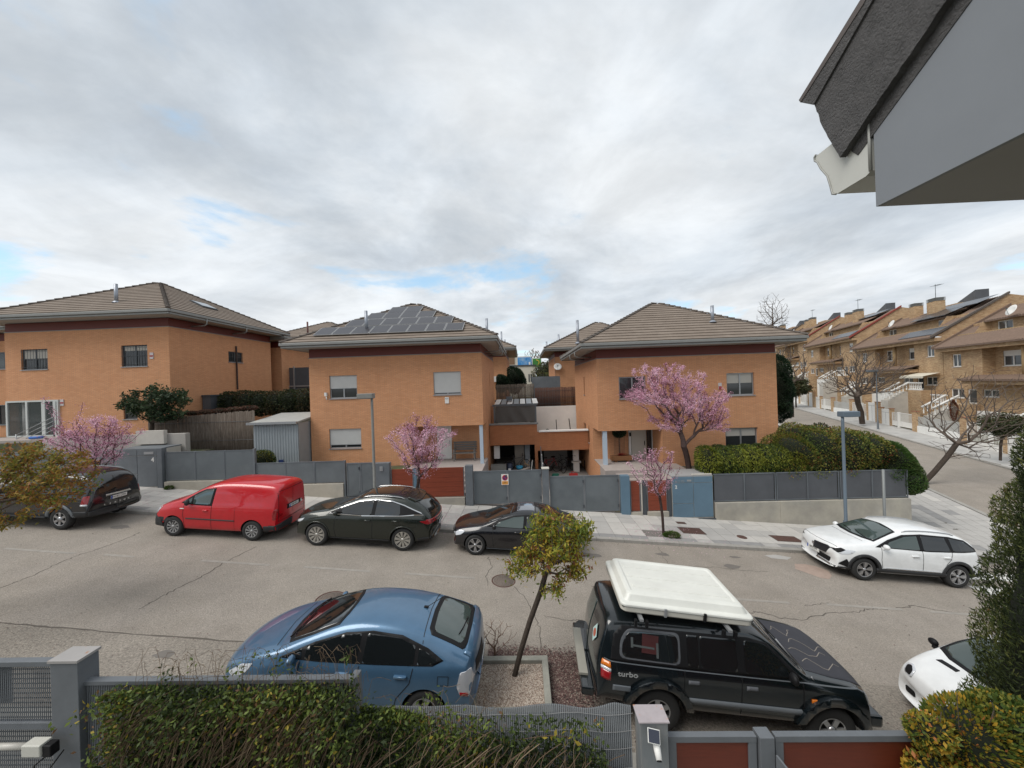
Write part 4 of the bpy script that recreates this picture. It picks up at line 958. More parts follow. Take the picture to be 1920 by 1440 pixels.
for i, (n_, lab, c) in enumerate(CL):
    m = mat('clutter_'+n_, c, .7)
    x, y, z = [(-.02, 21.7, .3), (.1, 22.2, .3), (.25, 21.6, .35), (2.9, 22.1, -.1), (1.8, 22.2, -.1)][i]
    t = thing(n_, lab, n_.replace('_', ' '), (x, y, z)); b = MB()
    if i == 0: b.tube([(x-.45, y, z+.1), (x+.3, y+.1, z+.3)], .07, 10)
    elif i == 1: b.tube([(x-.2, y, z), (x+.2, y, z+.7)], .02, 6); b.tube([(x+.2, y, z), (x-.2, y, z+.7)], .02, 6); b.rbox((x, y, z+.4), (.35, .25, .04), M=Matrix.Rotation(.4, 3, 'Y'))
    elif i == 2:
        b.tube([(x-.2, y, z+.1), (x+.1, y, z+.12), (x+.18, y, z+.7)], .03, 6); b.tube([(x+.18, y-.15, z+.7), (x+.18, y+.15, z+.7)], .02, 6)
        for q in (-.2, .14): b.lathe([(0, -.02), (.08, -.02), (.08, .02), (0, .02)], 12, 'Y', (x+q, y, z+.08))
    elif i == 3: b.box(x-.25, x+.25, y-.12, y+.12, z, z+.2); b.tube([(x-.15, y, z+.2), (x-.1, y, z+.3), (x+.1, y, z+.3), (x+.15, y, z+.2)], .015, 6)
    else:
        for q in range(4): b.tube([(x+.2*math.cos(a*.42)+.01*q, y+.1*math.sin(a*.42), z+.05+.04*q) for a in range(16)], .02, 6)
    b.build('body', m, t)
# white diagonal rails of the stair between bays
t = thing('stair_railing', 'sloping white railings on the stair between the garage bays', 'railing', (1.0, 21, 0))
for i in range(4):
    y = 22.3-i*1.0; bx('baluster', WHITE if i else GMET, t, .95, 1.0, y, y+.05, 0, 1.75-.28*i)
MB().prism([(.96, 22.35, 1.72), (.96, 19.2, .84), (.96, 19.2, .1), (.96, 22.35, .1)], (.03, 0, 0)).build('side_panel', GMET, t)
# pergola with grey tarp
pg = thing('pergola', 'grey pergola with a sagging tarpaulin on the garage roof', 'pergola', (-.5, 24, 3.1))
YT = 23.9
for x in (-1.98, .74): MB().box(x, x+.1, YT, YT+.1, 2.06, 4.2).build('post', GMET, pg)
for x in (-1.98, .74): MB().box(x, x+.1, YT+2.2, YT+2.3, 2.06, 4.4).build('post', GMET, pg)
MB().box(-2.05, .92, YT-.1, YT+.1, 4.2, 4.32).build('beam', GMET, pg); MB().box(-2.05, .92, YT+2.2, YT+2.3, 4.4, 4.52).build('beam', GMET, pg)
for i in range(7):
    x = -1.9+.42*i; MB().add([(x, YT-.15, 4.34), (x+.34, YT-.15, 4.34), (x+.34, YT+2.4, 4.56), (x, YT+2.4, 4.56)], [(0, 1, 2, 3)]).build('roof_slat', WHITE if i % 2 == 0 else ALU, pg)
TARP = mat('grey_tarp', (.115, .11, .102), .7, var=.1, vscale=3); b = MB(); nx, nz = 60, 22; vs = []
for j in range(nz+1):
    for i in range(nx+1):
        u, v = i/nx, j/nz; x = -1.86+2.6*u
        sag = sum(.035*math.exp(-((u-c-(1-v)*.16*s)**2)/.006) for c, s in ((.06, 1), (.32, 1), (.62, 1.2), (.95, -.8)))*(1-v*.2)
        vs.append((x, YT-.02-sag-.012*math.sin(u*17+v*5), 4.18-1.05*(1-v)))
b.smooth = True; b.add(vs, [(j*(nx+1)+i, j*(nx+1)+i+1, (j+1)*(nx+1)+i+1, (j+1)*(nx+1)+i) for j in range(nz) for i in range(nx)]); b.build('tarpaulin', TARP, pg, recalc=False)
MB().box(-1.7, .4, YT-.1, YT-.06, 3.06, 3.11).build('white_rod', WHITE, pg); bx('vent_box', GMET, pg, -1.15, -.75, YT+.9, YT+1.3, 4.5, 4.78)
# white terrace wall and screens behind
t = thing('terrace_wall', 'white rendered wall behind the roof terrace of the right garage', 'wall', (2.5, 28, 1.7)); MB().box(.85, 4.2, 28, 28.2, 1.5, 3.83).build('render', WHITEW, t)
t = thing('terrace_clutter', 'dark parasol pole standing on the roof terrace of the right garage', 'pole', (2.2, 26, 1.7)); MB().tube([(2.35, 26, 1.7), (2.3, 26, 3.0)], .03, 6).build('pole', BLACK, t)
t = thing('terrace_pole', 'leaning dark pole on the right side of the roof terrace', 'pole', (3.3, 26, 1.7)); MB().tube([(3.35, 26, 1.7), (3.22, 26, 3.05)], .035, 6).build('pole', BLACK, t)
t = thing('potted_shrub', 'round dark shrub in a pot on the roof terrace wall', 'plant pot', (1.65, 25, 1.7)); MB().tube([(1.6, 25, 1.7), (1.6, 25, 2.2)], .03, 6).build('stem', BARK, t); MB().lathe([(0, 2.1), (.13, 2.2), (.16, 2.33), (.1, 2.46), (0, 2.5)], 10, c=(1.6, 25, 0)).build('crown', mat('dark_leaf_flat', (.02, .025, .015), .9), t)
t = thing('garden_table', 'low dark table on the roof terrace of the right garage', 'table', (3.0, 25, 1.7)); bx('top', BLACK, t, 2.3, 3.8, 24.8, 25.5, 2.1, 2.16)
for x in (2.35, 3.7): bx('leg', BLACK, t, x, x+.05, 25, 25.05, 1.7, 2.1)
def screen(label, x0, x1, y, z0, z1, m, ang=0, step=.05, jz=.03, seed=1, name='bamboo_screen', endz=None):
    t = thing(name, label, 'screen', (x0, y, z0)); rn = random.Random(seed); b = MB(); n = int((x1-x0)/step)
    for i in range(n):
        u = i/n; x = x0+(x1-x0)*u; zt = z1+(endz-z1 if endz else 0)*u; yy = y+math.tan(ang)*(x-x0)
        r_ = step*.5*rn.uniform(.8, 1.05); b.tube([(x, yy+rn.uniform(-.008, .008), z0), (x+rn.uniform(-.01, .01), yy, zt+rn.uniform(-jz, jz))], r_, 5)
    o = b.build('canes', m, t); tag(o, kind='stuff')
    b = MB()
    for z in (z0+.3, (z0+z1)/2, z1-.25): b.tube([(x0, y-step*.6, z), (x1, y+math.tan(ang)*(x1-x0)-step*.6, z)], .008, 4)
    b.build('wire', DALU, t); return t
screen('weathered grey bamboo screen behind the pergola', -2.15, .92, 29.2, 3.75, 5.62, BAMB, seed=4)
screen('reddish brown heather screen behind the white terrace wall', .98, 4.3, 29.1, 3.7, 5.27, BAMBR, seed=5, name='heather_screen')
screen('long grey brown bamboo screen sloping behind the grey fence on the left', -20.3, -14.4, 19.05, 1.9, 4.38, BAMB, seed=6, endz=4.7)
t = thing('garden_wall', 'dark grey screen wall behind the evergreen trees between the houses', 'wall', (1, 31, 4)); MB().box(.8, 3.2, 31, 31.1, 3.4, 6.2).build('panel', GMET, t)
t = thing('garden_screen', 'black netting screen beside the left house above the dark hedge', 'screen', (-20, 28, 5)); MB().box(-21.5, -16.5, 29.5, 29.55, 3.4, 7.6).build('net', GDARK, t); MB().box(-21.5, -16.5, 29.42, 29.48, 6.0, 6.12).build('rail', ALU, t); MB().box(-18.9, -18.8, 29.4, 29.48, 3.4, 7.7).build('post', ALU, t)

# ---- corrugated shed
sh = thing('garden_shed', 'pale grey corrugated metal shed against the solar panel house', 'shed', (-12.9, 18.5, 1.6))
CORR = mat('corrugated_grey', (.34, .37, .39), .5, metal=.2, var=.06); b = MB(); vs = []; n = 100; x0, x1 = -14.1, -11.72
for i in range(n+1):
    x = x0+(x1-x0)*i/n; d = .03 if (i//3) % 2 else 0; vs += [(x, 18.5-d, 1.6), (x, 18.5-d, 3.95)]
b.add(vs, [(2*i, 2*i+2, 2*i+3, 2*i+1) for i in range(n)]); b.box(x0, x0+.04, 18.52, 20.9, 1.6, 4.0); b.box(x1-.04, x1, 18.52, 20.9, 1.6, 4.0); b.build('corrugated_wall', CORR, sh, recalc=False)
MB().add([(x0-.18, 18.35, 4.0), (x1+.05, 18.35, 4.0), (x1+.05, 21.0, 4.32), (x0-.18, 21.0, 4.32), (x0-.18, 18.35, 4.08), (x1+.05, 18.35, 4.08), (x1+.05, 21.0, 4.4), (x0-.18, 21.0, 4.4)], [(0, 1, 2, 3), (4, 7, 6, 5), (0, 4, 5, 1), (1, 5, 6, 2), (2, 6, 7, 3), (3, 7, 4, 0)]).build('roof', mat('shed_roof', (.36, .36, .34), .8, var=.1), sh)
MB().box(x0-.2, x1+.05, 18.25, 18.345, 3.98, 4.1).build('gutter', ALU, sh)
bx('blue_box', mat('navy_box', (.02, .04, .14), .5), sh, -12.72, -12.52, 18.38, 18.45, 1.9, 2.12)
# entrance steps railing of left house
t = thing('stair_railing', 'thin metal railing on the entrance steps of the left house', 'railing', (-26, 18.6, 3.4))
for k in range(4): MB().tube([(-27.0, 18.5, 3.75+.22*k-.6), (-24.9, 18.5, 4.55+.22*k-.5)], .018, 6).build('rail', ALU, t)
MB().tube([(-27.0, 18.5, 3.0), (-27.0, 18.5, 3.85)], .025, 6).build('post', ALU, t); MB().tube([(-24.9, 18.5, 3.0), (-24.9, 18.5, 4.75)], .03, 6).build('post', DALU, t)
struct(MB().box(-32, -24.8, 17.9, 19.49, 2.6, 3.59).build('entrance_platform', PORP)); struct(MB().box(-32, -24.9, 17.7, 17.9, 2.6, 3.45).build('entrance_step', CONC2))
t = thing('rolled_cover', 'blue rolled cover lying on the platform edge of the left house', 'cover', (-25.2, 18.1, 3.6)); MB().tube([(-25.6, 18.05, 3.68), (-24.95, 18.1, 3.7)], .07, 10).build('roll', mat('blue_fabric', (.03, .12, .4), .6), t)
t = thing('retaining_wall', 'pale retaining wall and planter behind the cabinet with number 4', 'wall', (-19, 17.6, 3)); MB().box(-24, -16.7, 17.4, 17.65, 2, 3.75).build('panel', FAC, t); MB().box(-19.0, -17.6, 17.2, 17.39, 3.3, 3.95).build('planter_face', CONC2, t)
t = thing('garden_box', 'dark upright box against the right wall of the left house', 'box', (-19.2, 22, 4.4)); MB().box(-19.4, -18.9, 21.4, 22.2, 3.4, 5.5).build('case', GDARK, t); MB().box(-19.42, -18.85, 21.35, 22.25, 5.502, 5.6).build('lid', DALU, t)

# ---- lamps and posts
LM = mat('lamp_paint', (.17, .20, .24), .5, var=.08); 
def street_lamp(label, x, y, ht, m, w_=.75, side=1, sx=0):
    z = G(x, y)+KZ; t = thing('street_lamp', label, 'street lamp', (x, y, z), group='slim street lamps with box heads')
    MB().lathe([(.085, 0), (.085, .9), (.055, .95), (.05, ht-.25), (.045, ht-.05), (0, ht-.05)], 14).build('pole', m, t, False)
    MB().lathe([(.15, -.02), (.15, .02), (.1, .035), (.085, .06)], 14).build('base_plate', m, t, False)
    b = MB(); b.rbox((side*(w_/2-.08), 0, ht+.04), (w_, .3, .2)); hd = b.build('lamp_head', m, t, False, bevel=.02)
    MB().rbox((side*(w_/2-.05), 0, ht-.064), (w_*.7, .22, .012)).build('lamp_glass', mat('lamp_lens', (.35, .36, .36), .3), hd, False); return t
street_lamp('tall street lamp in front of the hedge above the white crossover', 12.02, 14.05, 4.92, mat('lamp_blue', (.11, .145, .18), .5), .62, 1)
street_lamp('street lamp behind the dark green crossover in front of the solar panel house', -5.95, 14.1, 4.75, mat('lamp_tan', (.20, .20, .185), .6, var=.15), .62, -1)
lx, ly = xy(FE+.6, 20.5); street_lamp('slim distant lamp post beside the bare tree of the side street', lx, ly, 6.0, GMET, 1.0, -1)
t = thing('sign_post', 'bare grey metal post standing before the concrete wall at the corner', 'post', (14.45, 15.1, G(14.45, 15.1)+KZ)); MB().lathe([(.05, 0), (.05, 2.75), (0, 2.76)], 12).build('pole', mat('galvanised', (.20, .21, .21), .5, metal=.2), t, False); MB().lathe([(.08, 0), (.08, .02), (.05, .03)], 12).build('base_ring', GMET, t, False)
# ================================================================== ROW HOUSES ALONG THE SIDE STREET
RP = Vector((45.9, 41.9, 0)); RU = Vector((DX, DY, 0)); RN = Vector((-DY, DX, 0))
RT = T(RP, RU, RN)
def pr(b, t, prof, u0, u1):   # extrude a (d, v) profile along u
    return b.prism([t.p(u0, v, d) for d, v in prof], t.U*(u1-u0))
WG = mat('far_window_glass', (.06, .068, .075), .08, spec=.7)
COLY = mat('tan_column', (.42, .29, .15), .8)
BALM = MB(); BALM.lathe([(.06, 0), (.06, .06), (.03, .1), (.065, .28), (.03, .5), (.06, .56), (.06, .62)], 8); BALM = BALM.mesh('baluster', WHITE)
def stack(par, u, d, z0, z1, w_=1.2):
    b = MB(); fb(b, RT, u-w_/2, u+w_/2, z0, z1-.45, d-.45, d+.45); c = b.build('chimney', BRICKY, par); b = MB()
    for k in range(4): fb(b, RT, u-w_/2-.03, u+w_/2+.03, z1-.42+.11*k, z1-.37+.11*k, d-.48, d+.48)
    fb(b, RT, u-w_/2+.1, u+w_/2-.1, z1-.45, z1-.05, d-.3, d+.3); b.build('vent_slats', GUTR, c)
def tileribs(name, m, par, t, u0, u1, d0, v0, d1, v1, step=.28, rad=.07):
    b = MB(); n = int((u1-u0)/step)
    for k in range(n):
        a = u0+(u1-u0)*k/n; c = u0+(u1-u0)*(k+1)/n; mid = (a+c)/2
        b.quad(t.p(a, v0, d0), t.p(mid, v0+rad, d0), t.p(mid, v1+rad, d1), t.p(a, v1, d1)); b.quad(t.p(mid, v0+rad, d0), t.p(c, v0, d0), t.p(c, v1, d1), t.p(mid, v1+rad, d1))
    b.quad(t.p(u0, v0-.12, d0), t.p(u1, v0-.12, d0), t.p(u1, v0+.02, d0), t.p(u0, v0+.02, d0))
    b.quad(t.p(u0, v0-.12, d0), t.p(u1, v0-.12, d0), t.p(u1, v1-.12, d1), t.p(u0, v1-.12, d1))
    return b.build(name, m, par, recalc=False)
def rowhouse(label, u0, u1, zE, zb, panels_=(), awning=False, det=2, solar_big=False, trim=GUTR):
    h = thing('row_house', label, 'house', tuple(RT.p((u0+u1)/2, zb, 0)), group='tan brick row houses up the side street')
    uc = (u0+u1)/2; zf = zE-5.75; zw = zE-4.3
    up = [(u0+1.2, u0+2.35, zE-2.05, zE-.75), (u1-2.35, u1-1.2, zE-2.05, zE-.75)]
    low = [(u0+.9, u0+2.6, zf+.5, zw), (u0+3.0, u0+4.1, zf, zw), (u1-2.6, u1-.9, zf+.5, zw), (u1-4.1, u1-3.0, zf, zw)]
    mid = [(u0+4.8, u0+6.5, zf+.75, zw), (u1-6.5, u1-4.8, zf+.75, zw)]
    rc0, rc1 = uc-4.0, uc+4.0
    b = MB(); rech = [(rc0, rc1, zE-2.9, zE-.1, 1)]
    wallface(b, RT, u0, u1, zb, zE, up+low+mid+rech, .2)
    tr = T(RP-RN*.9, RU, RN); wide = [(uc-3.2, uc-1.3, zE-2.15, zE-.75), (uc+1.3, uc+3.2, zE-2.15, zE-.75)]
    wallface(b, tr, rc0, rc1, zE-2.9, zE-.1, wide, .15)
    for u in (rc0, rc1): b.quad(RT.p(u, zE-2.9, 0), RT.p(u, zE-2.9, -.9), RT.p(u, zE-.1, -.9), RT.p(u, zE-.1, 0))
    b.quad(RT.p(rc0, zE-2.9, 0), RT.p(rc1, zE-2.9, 0), RT.p(rc1, zE-2.9, -.9), RT.p(rc0, zE-2.9, -.9))
    for u in (u0, u1):      # side gables
        b.add([RT.p(u, zb, 0), RT.p(u, zE, 0), RT.p(u, zE+.1, .5), RT.p(u, zE+4.05, -5.2), RT.p(u, zE+3.5, -7.2), RT.p(u, zb, -10)], [(0, 1, 2, 3, 4, 5)])
    b.build('wall', BRICKY, h, recalc=False)
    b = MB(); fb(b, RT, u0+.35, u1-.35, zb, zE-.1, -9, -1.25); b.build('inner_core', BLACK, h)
    for q in up: window(h, RT, *q, frame=WHITE, glass=WG, depth=.12, fw=.09, shutter=random.choice((0, .25, .3)), shutm=WHITE)
    for q in wide: window(h, tr, *q, frame=WHITE, glass=WG, depth=.1, fw=.09, shutter=random.choice((.0, .3, .35)), shutm=WHITE)
    for q in (low[0], low[2]): window(h, RT, *q, frame=WHITE, glass=WG, depth=.12, fw=.09, panes=2)
    for q in (low[1], low[3]): window(h, RT, *q, frame=WHITE, glass=WG, depth=.12, fw=.12, panes=1, sill=False)
    for i, q in enumerate(mid): window(h, RT, *q, frame=WHITE, glass=WG, depth=.12, fw=.09, bars=0)
    if det > 1:
        for q in (mid[0],):
            b = MB()
            for k in range(9):
                c = q[0]+(q[1]-q[0])*(k+.5)/9; b.tube([RT.p(c, q[2], .05), RT.p(c, q[3], .05)], .012, 4)
            b.build('window_grille', WHITE, h)
    b = MB(); b.tube([RT.p(uc, zE-3.0, -.15), RT.p(uc, zE-.1, -.15)], .2, 12); b.build('column', COLY, h)
    b = MB(); fb(b, RT, u0, u1, zE-.42, zE-.02, .02, .62); b.build('eave_beam', BRICKY, h)
    # porch roof
    b = MB(); fb(b, RT, rc0-.6, rc1+.6, zE-3.75, zE-3.4, .02, 1.15); b.build('porch_lintel', BRICKY, h)
    tileribs('porch_tiles', TILEO, h, RT, rc0-.8, rc1+.8, 1.35, zE-3.33, .02, zE-2.95)
    # roof: skirt, roof terrace wall with windows, upper slope
    tileribs('roof_tiles', TILEO, h, RT, u0+.05, u1-.05, .85, zE+.02, -1.0, zE+1.2)
    b = MB(); fb(b, RT, u0+.3, u1-.3, zE+1.12, zE+1.32, -1.2, -1.0); b.build('terrace_rim', COLY, h)
    tw = T(RP-RN*2.3, RU, RN); dw = [(u0+3, u0+4.6, zE+1.35, zE+2.25), (u1-4.6, u1-3, zE+1.35, zE+2.25)]
    b = MB(); wallface(b, tw, u0+.2, u1-.2, zE+.4, zE+2.4, dw, .12); b.build('terrace_wall', BRICKY, h, recalc=False)
    for q in dw: window(h, tw, *q, frame=WHITE, glass=WG, depth=.08, fw=.09)
    b = MB(); fb(b, RT, u0+.25, u1-.25, zE+.5, zE+.9, -2.5, -1.1); b.build('terrace_floor', FAC, h)
    a0, a1 = u0+2.3, u1-2.3
    tileribs('roof_tiles', TILEO, h, RT, a0, a1, -1.75, zE+2.42, -5.2, zE+4.0)
    tileribs('roof_tiles', TILEO, h, RT, u0+.05, a0, -1.0, zE+1.22, -5.2, zE+4.0); tileribs('roof_tiles', TILEO, h, RT, a1, u1-.05, -1.0, zE+1.22, -5.2, zE+4.0)
    b = MB(); b.add([RT.p(u0, zE+4.0, -5.2), RT.p(u1, zE+4.0, -5.2), RT.p(u1, zE+2.0, -9), RT.p(u0, zE+2.0, -9)], [(0, 1, 2, 3)]); b.build('rear_slope', TILEO, h, recalc=False)
    for u in (a0, a1):
        b = MB(); b.add([RT.p(u, zE+1.25, -1.05), RT.p(u, zE+2.45, -1.75), RT.p(u, zE+2.45, -2.4), RT.p(u, zE+1.25, -2.4)], [(0, 1, 2, 3)]); b.build('cheek_wall', BRICKY, h, recalc=False)
    # raking trim at both ends
    for u in (u0, u1):
        b = MB(); pr(b, RT, [(.9, zE-.05), (-5.2, zE+4.08), (-5.2, zE+4.3), (.9, zE+.2)], u-.14, u+.14); b.build('verge_trim', trim if u == u0 else TILEO, h)
    for k in range(10):
        pass
    # entrance landing, stair with balustrade
    for s_, ud in ((1, u0+3.55), (-1, u1-3.55)):
        b = MB(); fb(b, RT, ud-2.9 if s_ > 0 else ud-.9, ud+.9 if s_ > 0 else ud+2.9, zb, zf-.02, .02, 1.5); b.build('landing', BRICKY, h)
        b = MB(); n = 6
        for k in range(n): fb(b, RT, ud-.7, ud+.7, zb, zf-.02-(k+1)*.2, 1.5+.3*k+.002, 1.5+.3*(k+1))
        b.build('steps', CONC2, h)
        b = MB()
        for us in (ud-.8, ud+.8): b.tube([RT.p(us, zf+.85, 1.45), RT.p(us, zf-.35, 3.35)], .1, 8)
        lo, hi = (ud-2.9, ud-.8) if s_ > 0 else (ud+.8, ud+2.9)
        fb(b, RT, lo, hi, zf+.75, zf+.87, 1.32, 1.5); fb(b, RT, lo, hi, zf-.02, zf+.1, 1.32, 1.5); b.build('handrail', WHITE, h)
        if det > 1:
            for k in range(6):
                f = (k+.5)/6
                for us in (ud-.8, ud+.8): inst('baluster', BALM, h, RT.p(us, zf+.1-1.2*f, 1.5+1.85*f), scale=(1, 1, 1))
            for k in range(7): inst('baluster', BALM, h, RT.p(lo+(hi-lo)*(k+.5)/7, zf+.1, 1.41))
        else:
            b = MB()
            for k in range(6):
                f = (k+.5)/6
                for us in (ud-.8, ud+.8): fb(b, RT, us-.04, us+.04, zf-.1-1.2*f, zf+.75-1.2*f, 1.46+1.85*f, 1.54+1.85*f)
            b.build('balusters', WHITE, h)
    b = MB(); fb(b, RT, rc0, rc1, zb, zf-.6, .02, .5); b.build('basement_wall', WHITEW, h)
    # front walls, meter doors, gates at the pavement
    fo = 5.5; zg = G(*RT.p((u0+u1)/2, 0, fo).xy)
    def gz(u): q = RT.p(u, 0, fo); return G(q.x, q.y)+KZ
    for s_, ue in ((1, u0), (-1, u1)):
        def U(a): return ue+s_*a
        def seg(a, c): return (min(U(a), U(c)), max(U(a), U(c)))
        top = max(gz(u0), gz(u1))+1.75
        for a, c in ((0, .5), (2.0, 2.3), (5.6, 6.2)):
            q = seg(a, c); b = MB(); fb(b, RT, q[0], q[1], gz(ue)-.6, top, fo-.2, fo+.1); b.build('garden_pier', BRICKY, h); b = MB(); fb(b, RT, q[0]-.03, q[1]+.03, top+.002, top+.06, fo-.24, fo+.14); b.build('pier_cap', mat('terracotta_cap', (.3, .13, .07), .8), h)
        q = seg(.5, 2.0); b = MB(); fb(b, RT, q[0], q[1], gz(ue)-.1, top-.1, fo-.1, fo+.04); md = b.build('meter_doors', WHITE, h)
        b = MB(); fb(b, RT, (q[0]+q[1])/2-.01, (q[0]+q[1])/2+.01, gz(ue)+.05, top-.45, fo+.04, fo+.046); fb(b, RT, q[0], q[1], top-.45, top-.43, fo+.04, fo+.046); b.build('door_gap', GDARK, md)
        q = seg(2.3, 3.3); gate_(h, q, gz(ue), top-.35, fo); q = seg(3.5, 5.6); gate_(h, q, gz(ue), top-.3, fo)
        b = MB(); q = seg(3.3, 3.5); fb(b, RT, q[0], q[1], gz(ue)-.3, top-.25, fo-.1, fo+.08); b.build('gate_post', WHITE, h)
    q = (u0+6.2, u1-6.2); b = MB(); fb(b, RT, q[0], q[1], gz(uc)-.6, gz(uc)+.7, fo-.15, fo+.05); b.build('garden_wall', WHITEW, h); b = MB()
    fb(b, RT, q[0], q[1], gz(uc)+.705, gz(uc)+1.6, fo-.06, fo-.03); b.build('white_mesh_fence', mat('white_mesh', (.5, .5, .48), .7, alpha=.55), h)
    if awning:
        b = MB(); b.add([RT.p(u0+.3, zw+.45, .1), RT.p(u0+4.3, zw+.45, .1), RT.p(u0+4.3, zw+.1, 1.5), RT.p(u0+.3, zw+.1, 1.5), RT.p(u0+.3, zw-.12, 1.5), RT.p(u0+4.3, zw-.12, 1.5)], [(0, 1, 2, 3), (3, 2, 5, 4)]); b.build('awning', mat('cream_awning', (.62, .58, .48), .8), h, recalc=False)
    # chimney stacks, dishes, aerials
    stack(h, uc-1.2, -3.6, zE+2.6, zE+5.3, 1.5); stack(h, uc+4.2, -4.6, zE+2.6, zE+5.6, 1.1)
    if det > 1 or True:
        ang = math.atan2(-RN.x, RN.y)+math.pi
        q = RT.p(uc+3.0, zE+2.9, -1.5); dish(h, q.x, q.y, q.z, .5, ang)
        q = RT.p(uc-1.2, zE+5.9, -3.6)
        b = MB(); b.tube([RT.p(uc-1.2, zE+5.2, -3.6), RT.p(uc-1.2, zE+7.0, -3.6)], .03, 5); b.tube([RT.p(uc-2.2, zE+6.8, -3.6), RT.p(uc-.3, zE+6.9, -3.6)], .02, 4)
        for k in range(5): b.tube([RT.p(uc-2.1+.25*k, zE+6.8, -3.9), RT.p(uc-2.1+.25*k, zE+6.8, -3.3)], .012, 4)
        b.build('aerial', GMET, h)
    for (ua, ub, lowp) in panels_:
        n = max(1, round((ub-ua)/1.05))
        for k in range(n):
            a, c = ua+(ub-ua)*k/n+.02, ua+(ub-ua)*(k+1)/n-.02
            if lowp == 0: d0, v0, d1, v1 = .45, zE+.42, -.75, zE+1.2
            elif lowp == 1: d0, v0, d1, v1 = -1.5, zE+2.62, -3.2, zE+3.42
            else: d0, v0, d1, v1 = -3.3, zE+3.47, -5.0, zE+4.25
            b = MB(); b.quad(RT.p(a, v0, d0), RT.p(c, v0, d0), RT.p(c, v1, d1), RT.p(a, v1, d1)); b.quad(RT.p(a, v0-.05, d0), RT.p(c, v0-.05, d0), RT.p(c, v0, d0), RT.p(a, v0, d0)); b.build('solar_panel', mat('far_solar', (.03, .034, .045), .25, spec=.7), h, recalc=False)
    # dark sloped stair tower behind the ridge
    b = MB(); fb(b, RT, uc-.5, uc+3.0, zE+2, zE+4.6, -9, -6.0); b.build('rear_tower', BRICKY, h)
    b = MB(); b.prism([RT.p(uc-.6, zE+4.6, -7.5), RT.p(uc+3.1, zE+4.6, -7.5), RT.p(uc-.6, zE+6.0, -7.5)], RN*(-1.2)); b.build('tower_roof', GDARK, h)
    return h
def gate_(h, q, z0, z1, fo):
    n = int((q[1]-q[0])/.12); b = MB()
    for k in range(n+1):
        u = q[0]+(q[1]-q[0])*k/n; fb(b, RT, u-.012, u+.012, z0+.1, z1-.06, fo-.01, fo+.01)
    fb(b, RT, q[0], q[1], z1-.06, z1, fo-.025, fo+.025); fb(b, RT, q[0], q[1], z0+.04, z0+.1, fo-.025, fo+.025); fb(b, RT, q[0], q[0]+.05, z0, z1, fo-.025, fo+.025); fb(b, RT, q[1]-.05, q[1], z0, z1, fo-.025, fo+.025)
    fb(b, RT, q[0], q[1], z0+.1, z0+.55, fo-.02, fo-.012)
    g_ = b.build('garden_gate', WHITE, h)
rowhouse('nearest tan brick row house at the right edge, with grey tiled porch roof', -19.2, -1.55, 7.95, -1.0, det=2, trim=mat('pale_flashing', (.42, .46, .50), .5))
rowhouse('tan brick row house with a big solar array and a cream awning', -1.45, 15.4, 9.2, -.8, [(-1.0, 5, 0), (.6, 6.5, 1), (-.8, 8.0, 2)], awning=True, det=2, trim=TILED)
rowhouse('tan brick row house with red roof trims behind the bare street tree', 15.5, 33.5, 11.0, 0, [(16.5, 22.5, 0), (17.5, 24, 2)], det=2, trim=TILER)
rowhouse('fourth tan brick row house up the hill', 33.6, 51.5, 12.5, .5, det=1, trim=TILER)
rowhouse('farthest tan brick row house up the hill partly hidden by the right house', 51.6, 70, 13.6, 1, det=1, trim=TILED)
struct(MB().add([RT.p(-30, -1.6, 5.3), RT.p(80, 1.5, 5.3), RT.p(80, 1.5, 0), RT.p(-30, -1.6, 0)], [(0, 1, 2, 3)]).build('front_gardens', FP, recalc=False))
# parked car seen over the hedge is built with the vehicles; far buildings between the houses
t = thing('far_building', 'white flat roofed building far behind between the brick houses', 'building', (0, 60, 4))
MB().box(-2.6, 2.2, 60, 66, 3, 8.5).build('wall', mat('cream_render', (.60, .56, .48), .85), t); MB().box(-2.3, -.75, 60.5, 64, 8.5, 11.35).build('tower', MATS['cream_render'], t); MB().box(-2.31, -1.2, 60.42, 60.49, 8.9, 10.6).build('brown_panel', mat('brown_panel', (.20, .12, .07), .8), t); MB().box(-2.7, 2.3, 59.9, 60, 8.5, 8.75).build('parapet', DALU, t)
for i in range(3): MB().box(1.0+.35*i, 1.2+.35*i, 59.95, 60, 5.9, 7.2).build('window', DALU, t)
t = thing('billboard', 'blue mural billboard beyond the white building', 'billboard', (.5, 75, 8)); MB().box(-.9, 2.0, 75, 75.2, 9.3, 11.1).build('blue_panel', mat('mural_blue', (.02, .22, .55), .6, col2=(.25, .40, .58), cscale=.9), t); MB().box(-.95, 2.05, 75.02, 75.22, 11.1, 11.3).build('white_rim', WHITE, t); MB().box(1.4, 1.75, 74.9, 74.98, 9.3, 10.1).build('white_box', WHITE, t); MB().box(-.9, -.7, 75.3, 75.5, 3, 9.3).build('post', DALU, t)
t = thing('billboard', 'green mural billboard right of the blue one', 'billboard', (3.1, 76, 8)); MB().box(2.1, 4.1, 76, 76.2, 8.9, 10.95).build('white_rim', WHITE, t)
g = MB(); g.box(2.25, 3.95, 75.95, 75.99, 9.05, 10.8); g.build('green_panel', mat('mural_green', (.05, .22, .04), .6), t); b = MB(); b.tube([(3.0, 75.9, 10.5), (3.5, 75.9, 10.3), (3.6, 75.9, 9.9), (3.3, 75.9, 9.4)], .1, 6); b.build('yellow_curl', mat('mural_yellow', (.5, .36, .04), .6), t); MB().box(3.0, 3.2, 76.3, 76.5, 3, 9).build('post', DALU, t)
